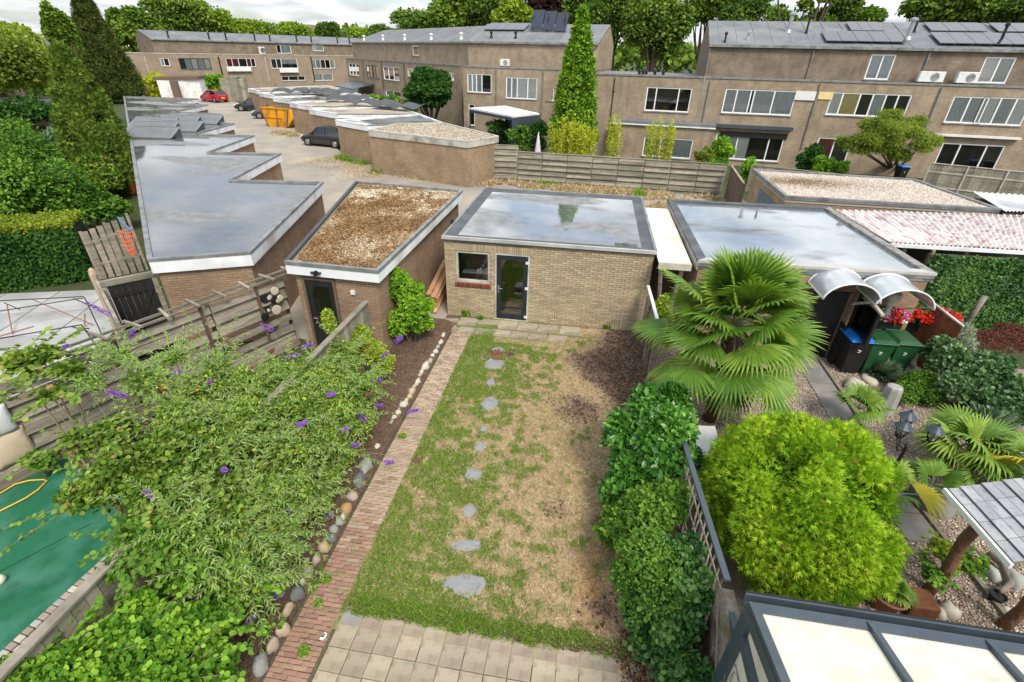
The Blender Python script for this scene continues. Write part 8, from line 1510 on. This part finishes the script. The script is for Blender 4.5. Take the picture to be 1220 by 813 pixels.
buddleia('butterfly bush nearest the gravel-roofed shed, leaning over the soil bed with purple tips', B1, 13000, 150, (-4.25, 6.6, 0), [(449, 455, 1.3, .2, .5, 0), (428, 460, 1.3, .24, .6, 0), (482, 405-10, 1.0, .2, .5, 0) if False else (476, 405, .9, .16, .5, 0), (459, 423, 1.1, .16, .4, 0), (476, 402, .9, .1, .5, 0), (492, 490, .5, .2, .8, 0), (424, 530, 1.0, .14, .4, 0), (464, 551, .5, .16, .7, 0), (497, 548, .2, .1, .4, 1), (348, 425, 1.9, .28, .7, 0), (366, 412, 1.9, .18, .5, 0), (452, 483, .9, .15, .5, 0), (395, 470, 1.8, .15, .6, 0), (410, 512, 1.4, .15, .5, 0), (432, 498, 1.2, .14, -.4, 0), (360, 505, 1.9, .16, .5, 0), (300, 440, 2.0, .16, .5, 1), (440, 470, 1.3, .14, .5, 1), (318, 390, 1.9, .22, -.6, 0), (324, 418, 1.9, .16, .4, 1), (382, 538, 1.2, .12, .3, 0)], .9, yel=.55, seed=3)
B2 = [PB(150, 428, 2.15, .22), PB(205, 428, 2.15, .22), PB(110, 455, 2.15, .22), PB(260, 440, 2.1, .25), PB(290, 510, 1.8, .6), PB(240, 470, 2.0, .55), PB(265, 545, 1.7, .6), PB(310, 585, 1.4, .55), PB(345, 590, 1.1, .5), PB(215, 505, 1.9, .55), PB(180, 455, 2.05, .45), PB(290, 630, 1.3, .45), PB(325, 640, 1.0, .4)]
buddleia('butterfly bush in the middle of the left bed with long arching silvery sprays', B2, 11500, 190, (-4.35, 4.6, 0), [(288, 375, 1.9, .2, .4, 1) if False else (277, 412, 2.1, .2, -.4, 1), (208, 444, 2.2, .26, .7, 0), (158, 397, 2.3, .2, .3, 0), (117, 368, 2.35, .34, -.5, 0), (309, 487, 1.9, .14, .6, 0), (313, 483, 1.9, .12, .5, 0), (250, 455, 2.2, .16, .5, 0), (180, 590, 2.0, .15, -.5, 0), (268, 560, 1.9, .14, .4, 0), (215, 520, 2.1, .15, .5, 1), (140, 470, 2.3, .2, -.6, 0), (340, 610, 1.2, .14, .6, 0)], 1.0, yel=.45, seed=4)
B3 = [PB(320, 650, .9, .40), PB(280, 675, 1.2, .42), PB(235, 640, 1.6, .42), PB(200, 610, 1.7, .4), PB(300, 700, .9, .36), PB(338, 655, .6, .28), PB(322, 690, .55, .25)]
buddleia('lowest butterfly bush, its hanging sprays ending in purple flowers over the edging stones', B3, 5000, 120, (-4.3, 3.2, 0), [(173, 674, 1.6, .25, -.8, 0), (332, 709, .5, .18, .4, 0), (236, 725, 1.2, .2, -.4, 0), (277, 723, 1.0, .16, .3, 0), (299, 740, .8, .22, .2, 0), (394, 614, .3, .14, .4, 0), (20, 444-5, 2.2, .3, .9, 0), (38, 443, 2.2, .16, .9, 1), (76, 414, 2.2, .22, .7, 0)], .9, yel=.25, seed=5)
def broad(name, label, bl, n, mat, base, size=.085, shape='round', twigs=26, reach=.8, seed=1, group=None):
    rr = random.Random(seed); rt = shrub(name, label, 'shrub', bl, n, size, shape, mat, base=base, group=group, kw=dict(outw=.4, shell=.75, up=.6, tone=.25), r0=.03); q = MB(); P = []; D = []
    for i in range(twigs):
        b_ = rr.choice(bl); c = Vector(b_[0]); a = rr.random()*6.283; d = Vector((math.cos(a), math.sin(a), rr.uniform(-.1, .6))).normalized(); p = c+d*b_[1][0]*.6; pts = []; v = d
        for k in range(7): pts.append(p.copy()); p = p+v*reach/6*rr.uniform(.8, 1.1); v = (v+Vector((rr.uniform(-.1, .1), rr.uniform(-.1, .1), -.06))).normalized()
        q.tube(pts, [.008*(1-.1*k) for k in range(7)], 4)
        for k in range(1, 7):
            for s in range(3): P.append(pts[k]+Vector((rr.uniform(-.03, .03), rr.uniform(-.03, .03), rr.uniform(-.01, .03)))); D.append(v+Vector((rr.uniform(-1, 1), rr.uniform(-1, 1), rr.uniform(-.3, .2))))
    q.build('twig', m_twig, rt); n2 = len(P); V, Fc, nf = leaves(np.array(P), np.array(D), randdir(n2)*.4+[0, 0, 1], size*(.8+.5*RS.rand(n2)), shape); npmesh('twig_foliage', V, Fc, np.repeat(np.clip(RS.normal(.55, .2, n2), 0, .99), nf), (LM[mat] if isinstance(mat, str) else mat), rt, kind='stuff'); return rt
broad('dogwood_shrub', 'broad-leaved olive-green shrub spreading over the plank fence and the green turf', [PB(235, 520, 1.9, .45), PB(195, 545, 1.9, .5), PB(150, 560, 1.9, .45), PB(115, 590, 1.75, .42), PB(180, 585, 1.8, .45), PB(230, 570, 1.7, .5), PB(260, 600, 1.5, .45), PB(90, 530, 2.0, .3), PB(140, 520, 2.0, .35)], 15000, 'olive', (-5.2, 4.0, 0), size=.062, twigs=80, reach=.8, seed=7, group='broad-leaved shrubs at the left fence')
broad('dogwood_shrub', 'loose broad-leaved branch reaching over the yard at the far left', [PB(50, 425, 2.35, .26, .16), PB(20, 435, 2.35, .24, .14), PB(85, 440, 2.3, .22, .14), PB(60, 470, 2.3, .16, .1)], 1500, 'olive', (-6.6, 4.2, 0), size=.09, twigs=20, reach=.6, seed=8, group='broad-leaved shrubs at the left fence')
broad('climbing_shrub', 'rampant bright round-leaved shrub in the bottom left corner', [PB(150, 775, 1.45, .42), PB(215, 765, 1.25, .42), PB(100, 800, 1.5, .4), PB(60, 805, 1.5, .3), PB(250, 800, 1.0, .4), PB(195, 820, 1.3, .45), PB(255, 750, 1.0, .35), PB(20, 830, 1.5, .4), PB(270, 700, 1.0, .3), PB(225, 690, 1.3, .3), PB(170, 720, 1.5, .22)], 21000, leafmat('bramble_leaf', (.03, .10, .01), (.11, .25, .02), (.30, .48, .05), trans=.25), (-4.3, 2.2, 0), size=.058, twigs=70, reach=.5, seed=9)
broad('climbing_shrub', 'dark green leafy climber over the fence between the turf and the lowest butterfly bush', [PB(190, 655, 1.7, .3), PB(160, 640, 1.75, .28), PB(215, 665, 1.5, .3), PB(250, 650, 1.4, .35), PB(140, 675, 1.7, .18)], 6500, 'lawnleaf', (-4.5, 3.0, 0), size=.058, twigs=30, reach=.4, seed=10)
for (px_, py_, z) in ((193, 462, 2.1), (315, 630, 1.3), (238, 745, .9), (200, 455, 2.0)):
    p = G(px_, py_, z); n = 14; P = np.array(p)+RS.normal(size=(n, 3))*.05; V, Fc, nf = leaves(P, randdir(n), randdir(n), .05, 'round'); npmesh('yellow_leaves', V, Fc, np.repeat(RS.rand(n), nf), fm('yellow_orange_%d' % px_, (.6, .3, .02), (.8, .5, .04)), label='small spot of yellow-orange leaves in the left shrubs', cat='leaves', group='yellow-orange leaf spots')
shrub('corner_shrub', 'fresh green leafy shrub between the two sheds, at the head of the soil bed', 'shrub', [PB(478, 345, 1.6, .42, .5), PB(490, 370, 1.1, .5, .5), PB(475, 385, .8, .45, .4), PB(500, 385, .7, .4, .35), PB(470, 330, 1.9, .25, .3), PB(488, 350, 1.4, .4, .4), PB(508, 365, .8, .3, .3)], 15000, .085, 'ovate', 'bright', base=(-4.35, 10.8, 0), kw=dict(shell=.7, tone=.2))
shrub('privet_bush', 'yellow-green low bush next to the grey fence end in the soil bed', 'shrub', [PB(425, 405, 1.2, .4, .35), PB(445, 420, .9, .4, .35), PB(410, 420, 1.1, .4, .35), PB(455, 435, .6, .35, .3), PB(392, 385, 1.9, .2, .35)], 11000, .055, 'ovate', 'buddy', base=(-4.4, 8.4, 0), kw=dict(shell=.7, tone=.2))
q_ = PB(52, 553, .35, .22); shrub('turf_plant', 'small leafy plant at the foot of the plank fence on the turf', 'plant', [q_, PB(45, 548, .35, .18)], 700, .09, 'ovate', 'lawnleaf', kw=dict(shell=.8))

# ---- right boundary: laurel, ivy, jasmine
shrub('laurel_bush', 'glossy dark green laurel at the right edge of the lawn', 'shrub', [PB(770, 490, 1.5, .42, .4), PB(800, 515, 1.5, .42, .4), PB(750, 520, 1.2, .45, .45), PB(790, 545, 1.3, .45, .4), PB(755, 555, .9, .42, .4), PB(740, 585, .6, .35, .35), PB(800, 480, 1.4, .35, .35), PB(775, 520, 1.4, .5, .45), PB(815, 545, 1.2, .3)], 17000, .12, 'ovate', 'laurel', base=(1.3, 6.8, 0), kw=dict(shell=.55, up=.5, outw=.7, tone=.2))
shrub('deutzia_shrub', 'lighter green shrub with pointed leaves below the laurel', 'shrub', [PB(765, 600, .9, .36), PB(790, 610, 1.0, .36), PB(740, 625, .6, .33), PB(800, 590, 1.1, .3), PB(750, 645, .5, .28), PB(725, 635, .4, .22), PB(780, 590, .9, .28), PB(745, 600, .5, .35), PB(770, 640, .7, .3)], 10000, .085, 'ovate', 'lawnleaf', base=(1.3, 5.2, 0), kw=dict(shell=.65, up=.6, tone=.3))
shrub('ivy_hedge', 'dark ivy and jasmine bush beside the patio, against the concrete wall', 'ivy', [PB(775, 670, 1.0, .42, .4), PB(815, 660, 1.1, .35), PB(760, 690, .7, .36), PB(790, 710, .9, .40), PB(765, 735, .55, .32), PB(805, 745, .8, .36), PB(830, 700, 1.05, .28), PB(770, 765, .4, .28), PB(800, 790, .6, .34), PB(815, 720, 1.0, .35), PB(825, 800, .7, .28)], 24000, .062, 'round', 'ivy', base=(1.5, 3.6, 0), kw=dict(shell=.6, tone=.25), extra=[('young_foliage', 'lawnleaf', 4500, .045, 'ovate', [PB(770, 665, 1.12, .40), PB(755, 690, .8, .33), PB(790, 705, 1.0, .36), PB(765, 725, .65, .28)], dict(shell=.4, up=.8))])
sh2 = [PB(862, 770, .5, .10)]
shrub('wall_creeper', 'thin green creeper at the foot of the crumbling concrete wall', 'creeper', [((1.9, 2.6, .9), (.07, .5, .35)), ((1.9, 2.0, .8), (.07, .5, .4)), ((1.9, 3.2, .4), (.07, .3, .3)), ((1.95, 2.2, 1.5), (.12, .3, .1))], 1600, .05, 'ovate', 'lawnleaf', kw=dict(shell=.9))
n = 5000; x = RS.uniform(1.0, 1.8, n); y = RS.uniform(2.2, 4, n); o = pebbles('fallen_leaves', None, np.c_[x, y, .02+.03*RS.rand(n)], .02, rampmat('dead_leaves', [(0, (.05, .03, .02)), (.7, (.16, .09, .05)), (1, (.4, .2, .08))]), flat=.25); tag(o, 'brown fallen leaves under the ivy beside the patio', 'leaves')
shrub('fence_creeper', 'yellow-green climbing plant at the white rail beside the tan shed', 'plant', [PB(790, 365, 1.4, .25, .3), PB(782, 385, 1.0, .25, .4), PB(795, 380, 1.2, .25), PB(776, 400, .5, .22, .4)], 4000, .07, 'ovate', 'buddy', base=(2.0, 11.2, 0), kw=dict(shell=.9))
# ---- the ball-shaped thuja
c = G(948, 600, 1.25); s = mpp(c); TR = 101*s; cen = [((c.x, c.y, 1.22), (TR*.80, TR*.80, 1.02))]
for i in range(130):
    d = randdir(1)[0]; d[2] = d[2] if d[2] > -.75 else -d[2]; q_ = TR*random.uniform(.11, .29); ks = random.uniform(.80, .92)+(.10 if i % 5 == 0 else 0); q_ *= .6 if i % 5 == 0 else 1; cen.append(((c.x+d[0]*TR*ks, c.y+d[1]*TR*ks, 1.22+d[2]*1.28*ks), (q_, q_, q_)))
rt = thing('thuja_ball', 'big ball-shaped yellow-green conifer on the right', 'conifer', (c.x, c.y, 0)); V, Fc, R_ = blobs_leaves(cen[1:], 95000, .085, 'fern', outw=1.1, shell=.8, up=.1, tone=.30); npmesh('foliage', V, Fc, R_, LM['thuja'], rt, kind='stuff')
V, Fc, R_ = blobs_leaves(cen[:1], 16000, .12, 'spray', outw=.5, shell=.3); npmesh('inner_foliage', V, Fc, R_*.35, LM['thuja'], rt, kind='stuff'); q = MB(); q.tube([(c.x, c.y, 0), (c.x, c.y, 1.5)], [.09, .04], 8); q.build('trunk', m_bark, rt)  # inner sprays coloured darker to paint in the shade inside the ball
# ---- fan palms
def frond(parent, c, az, el, pet, R0, nseg, mat, droop=.35, spread=2.8, seed=0, name='frond'):
    rr = random.Random(seed); c = Vector(c); d = Vector((math.cos(az)*math.cos(el), math.sin(az)*math.cos(el), math.sin(el))); sd_ = d.cross(Vector((0, 0, 1))).normalized(); nm = sd_.cross(d).normalized(); H = c+d*pet-Vector((0, 0, pet*pet*.10*(1-math.sin(max(el, 0))))); roll = rr.uniform(-.7, .7); sd_ = sd_*math.cos(roll)+nm*math.sin(roll); nm = sd_.cross(d).normalized()
    d2 = (d*math.cos(.2)-nm*math.sin(.2)).normalized(); nm2 = sd_.cross(d2).normalized(); V = []; Fq = []; rv = []; tone = rr.uniform(-.25, .22); dk = rr.uniform(.3, 3.2)
    for i in range(nseg):
        a = spread*(i/(nseg-1)*2-1)*.5*1.0; a *= 1.0; Ls = R0*(.80+.2*math.cos(a*.75))*rr.uniform(.93, 1.04); u = (d2*math.cos(a)+sd_*math.sin(a)+nm2*.10*math.cos(a*2)).normalized(); w = R0*spread/nseg*.42; t_ = u.cross(nm2).normalized(); o = len(V); dr = droop*dk*rr.uniform(.6, 1.4)*Ls
        for t, ww in ((.04, .15), (.48, 1.0), (.80, .55), (1.0, .06)):
            p = H+u*Ls*t+Vector((0, 0, -1))*dr*max(0, t-.45)**2*1.6+nm2*.03*Ls*math.sin(t*3)
            V += [p-t_*w*ww, p+nm2*w*.8*ww, p+t_*w*ww]
        for k in range(3): Fq += [(o+3*k, o+3*k+3, o+3*k+4, o+3*k+1), (o+3*k+1, o+3*k+4, o+3*k+5, o+3*k+2)]
        rv += [min(.94, max(0, .5+tone+rr.uniform(-.15, .15)+(.1 if k == 2 else 0))) for k in range(3) for _ in (0, 1)]
    o = npmesh(name, [tuple(v) for v in V], Fq, rv, mat, parent); q = MB(); q.tube([c, c.lerp(H, .5)+Vector((0, 0, .03)), H+d2*.05], [.014, .010, .007], 5); q.build('petiole', m_gtwig, o); return o
def fanpalm(label, c, n, R0, pet, nseg, mat, elr=(-.6, 1.35), trunk=None, group='fan palms', seed=1, yellow=0, name='fan_palm', droop=.35, cat='palm'):
    rr = random.Random(seed); rt = thing(name, label, cat, (c[0], c[1], 0), group)
    for i in range(n):
        t = (i+.5)/n; el = elr[0]+(elr[1]-elr[0])*t**(.75 if trunk else .9); az = i*2.39996+rr.uniform(-.25, .25); frond(rt, c, az, el, pet*rr.uniform(.5 if trunk else .8, 1.28)*(1-(.22 if trunk else .25)*max(el, 0)), R0*rr.uniform(.85, 1.1), nseg, LM['palmy'] if i < yellow else LM[mat], seed=seed*100+i, droop=droop)
    if trunk:
        q = MB(); h = c[2]; q.tube([(c[0]+.02*math.sin(k), c[1], h*k/8) for k in range(9)], [.15, .13, .14, .13, .15, .14, .16, .17, .12], 10); q.build('trunk', M('palm_fibre', (.12, .07, .04), (.07, .045, .03), scale=20, bump=1, bscale=40, bdist=.04), rt, smooth=True)
        q = MB()
        for k in range(60): a = rr.random()*6.28; z = h*rr.uniform(.3, .98); q.beam((c[0]+.13*math.cos(a), c[1]+.13*math.sin(a), z), (c[0]+.24*math.cos(a), c[1]+.24*math.sin(a), z+.12), .03, .012)
        q.build('leaf_base', m_oldwood, rt, kind='stuff')
    return rt
pc2 = G(876, 388, 2.35); fanpalm('tall fan palm with a shaggy trunk between the laurel and the arched canopies', (pc2.x, pc2.y, 2.35), 64, .84, 1.0, 26, 'palm', trunk=True, seed=11, elr=(-1.0, 1.42), droop=.12)
for (px_, py_, z, n, R0, pet, lb, sd2, ye, mt) in [(1022, 487, .5, 9, .45, .28, 'small fan palm beside the slab path, behind the ball-shaped conifer', 12, 0, 'palm'), (1155, 540, .55, 20, .55, .5, 'spreading blue-green fan palm clump right of the lantern', 13, 0, 'palm'), (1110, 578, .3, 7, .4, .3, 'low fan palm over the black rock', 14, 0, 'palm'), (1165, 575, .3, 9, .45, .35, 'low fan palm behind the slate canopy', 15, 0, 'palm'), (1225, 565, .7, 9, .55, .5, 'yellowing fan palm at the right photo edge', 16, 5, 'palm'), (1050, 590, .4, 5, .45, .5, 'single fan palm shoot right of the ball-shaped conifer', 17, 1, 'palm')]:
    p = G(px_, py_, z); fanpalm(lb, (p.x, p.y, z), n, R0, pet, 22, mt, elr=(.1, 1.3), seed=sd2, yellow=ye)
fanpalm('small bright fan palm growing in the terracotta pot', (pt1.x, pt1.y, .34), 13, .2, .16, 14, 'palm', elr=(.2, 1.4), seed=18, name='potted_palm')
def spiky(label, c, n, L_, mat, name='yucca', w=.02, cat='plant'):
    rt = thing(name, label, cat, tuple(c)); d = randdir(n); d[:, 2] = np.abs(d[:, 2])+.05; d = unit(d); P = np.array(c)+d*.04+[0, 0, .12]; V, Fc, nf = leaves(P, d, np.cross(d, [0, 0, 1])+[0, 0, .3]+d*0+randdir(n)*.3, L_*(.8+.3*RS.rand(n)), 'blade'); npmesh('foliage', V, Fc, np.repeat(np.clip(RS.normal(.5, .22, n), 0, .94), nf), LM[mat], rt, kind='stuff')
    q = MB(); q.lathe([(.06, 0), (.05, .14), (.01, .16)], c, 8); q.build('stem', m_bark, rt)
p = G(1048, 450); spiky('blue-green spiky yucca ball in the gravel in front of the bins', p, 900, .42, 'yucca')
p = G(1170, 520); spiky('upright spiky grass clump behind the spreading fan palm', p, 260, .6, 'yucca')
shrub('box_bush', 'loose rounded box bush behind the grey stone pillar', 'shrub', [PB(1092, 462, .35, .42, .36), PB(1108, 470, .3, .34, .3), PB(1080, 470, .3, .34, .3), PB(1098, 452, .45, .3, .3)], 11000, .05, 'ovate', 'lawnleaf', kw=dict(tone=.2))
shrub('ivy_mound', 'large mound of variegated ivy in front of the red-leaved maple', 'ivy', [PB(1130, 430, .9, .5, .45), PB(1165, 445, .8, .6, .5), PB(1195, 470, .6, .6, .5), PB(1150, 465, .6, .55, .45), PB(1120, 420, .8, .4, .4), PB(1215, 490, .5, .6, .4), PB(1180, 440, .9, .5, .4), PB(1180, 490, .4, .5, .35)], 22000, .075, 'round', leafmat('ivy_pale', (.02, .07, .02), (.07, .16, .045), (.26, .36, .17), rough=.4, spec=.5), kw=dict(tone=.22, shell=.4))
shrub('maple_bush', 'low red-brown maple at the right edge under the ivy-covered wall', 'shrub', [PB(1175, 405, .8, .5, .3), PB(1200, 410, .75, .55, .3), PB(1225, 408, .8, .5, .3), PB(1205, 395, .9, .5, .25)], 11000, .06, 'lance', 'maple', kw=dict(tone=.2, droop=.5))
shrub('silver_plant', 'silvery white-leaved plant beside the red-brown fence', 'plant', [PB(1146, 398, .9, .25, .3), PB(1153, 412, .7, .25, .3), PB(1140, 388, 1.0, .18, .2)], 3500, .07, 'lance', 'silver', kw=dict(shell=.9))
q = MB(); p = G(1146, 395, 0); q.tube([p, p+Vector((.05, 0, .7)), p+Vector((.12, .05, 1.15))], [.09, .075, .08], 8); q.build('tree_stump', m_oldwood, smooth=True, label='sawn-off pale tree stump in front of the ivy-covered wall', cat='stump')
# ivy wall under the corrugated roof
wp0, wp1 = Vector((cp[1].x+1.15, cp[1].y-.05, 0)), Vector((cp[2].x+.5, cp[2].y-.05, 0)); iv = thing('ivy_wall', 'wall completely covered with dark ivy under the pink corrugated roof', 'ivy', tuple(wp0)); dI = (wp1-wp0); LI = dI.length; dI.normalize()
q = MB(); q.ob((wp0+wp1)/2+Vector((0, .12, 1.05)), dI*LI/2, Vector((0, .05, 0)), Vector((0, 0, 1.05))); q.build('wall', m_brownwood, iv)
n = 26000; u = RS.rand(n)*LI; z = RS.rand(n)*2.15; P = np.array(wp0)+np.outer(u, np.array(dI)); P[:, 1] += -.12*fbm(u, z, 2.2, 3)*1.6-.35*np.clip(.9-z, 0, 1)*fbm(u, z, 1, 8)+.06; P[:, 2] = z; V, Fc, nf = leaves(P, randdir(n)*.6+[0, -.2, -.5], randdir(n)*.5+[0, -.9, .4], .085*(.6+.7*RS.rand(n)), 'round'); npmesh('foliage', V, Fc, np.repeat(np.clip(.4+RS.normal(size=n)*.22+(fbm(u, z, 1.6, 12)-.5), 0, .94), nf), LM['ivy'], iv, kind='stuff')
q = MB(); q.beam(wp0+Vector((0, -.02, 2.25)), wp0+Vector((-.02, -.06, 0)), .07, .07); q.build('corner_post', m_oldwood, iv)
# small things in the right garden
broad('berry_shrub', 'small yellow-green plant beside the log post of the slate canopy', [PB(1127, 655, .7, .17, .14), PB(1135, 662, .6, .15, .12), PB(1118, 650, .7, .12)], 1300, 'buddy', tuple(G(1118, 690)), size=.045, twigs=10, reach=.2, seed=21)
broad('rose_shrub', 'blue-green trailing plant wrapped round the log post', [PB(1110, 683, .45, .14, .1), PB(1150, 672, .6, .16, .1), PB(1165, 675, .5, .12, .1)], 900, 'lawnleaf', tuple(G(1120, 700)), size=.06, twigs=14, reach=.22, seed=22)
q = MB(); a = G(1178, 660, .1); b_ = G(1205, 695, .1); q.tube([a, a.lerp(b_, .4)+Vector((.05, 0, .05)), b_, G(1192, 705, .2)], [.05, .06, .05, .03], 7); q.build('branch', m_oldwood, smooth=True, label='bent pale branch lying among the greenish stones', cat='branch')
# court edge weeds: dry straw and green tufts
def tuftline(pts, n, w, h, gfrac, label, name='dry_grass', zz=.01):
    P = []; tot = [(Vector(b)-Vector(a)).length for a, b in zip(pts, pts[1:])]; S_ = sum(tot); out_x = []; out_y = []
    for (a, b), l in zip(zip(pts, pts[1:]), tot):
        k = int(n*l/S_); t = RS.rand(k); a = np.array(a[:2]); b = np.array(b[:2]); d = (b-a)/np.linalg.norm(b-a); nn = np.array([-d[1], d[0]]); o = RS.normal(size=k)*w; out_x.append(a[0]+(b-a)[0]*t+nn[0]*o); out_y.append(a[1]+(b-a)[1]*t+nn[1]*o)
    x = np.concatenate(out_x); y = np.concatenate(out_y); k = fbm(x, y, .8, 33) > .38; x, y = x[k], y[k]; g = fbm(x, y, .7, 51) > (1-gfrac)
    o = blades(name, x[~g], y[~g], np.full((~g).sum(), zz), h*(.5+RS.rand((~g).sum())), RS.rand((~g).sum())*.94, m_straw, lay=.25); tag(o, label, 'dry grass')
    if g.sum() > 5: o = blades('grass', x[g], y[g], np.full(g.sum(), zz), h*1.2*(.5+RS.rand(g.sum())), RS.rand(g.sum())*.94, m_grass, lay=.5); tag(o, 'green weeds, '+label, 'grass')
tuftline([tuple(G(*p)[:2]) for p in ((556, 217), (700, 226), (857, 240), (905, 250))], 22000, .45, .22, .25, 'dry weeds along the foot of the long plank fence')
tuftline([tuple(G(*p)[:2]) for p in ((447, 205), (500, 210), (556, 216))], 9000, .35, .22, .4, 'dry weeds along the front court garage')
tuftline([tuple(G(*p)[:2]) for p in ((403, 187), (443, 196))], 5000, .3, .22, .7, 'weeds behind the dark hatchback')
tuftline([tuple(G(*p)[:2]) for p in ((330, 158), (352, 163))], 2500, .3, .25, .3, 'dry weeds beside the yellow skip')
tuftline([tuple(G(*p)[:2]) for p in ((770, 243), (830, 246))], 4000, .5, .2, .1, 'dry weeds behind the cream link roof')
tuftline([tuple(G(*p)[:2]) for p in ((375, 190), (420, 196), (450, 212))], 5000, 1.0, .12, .05, 'scattered straw on the court in front of the dark hatchback')
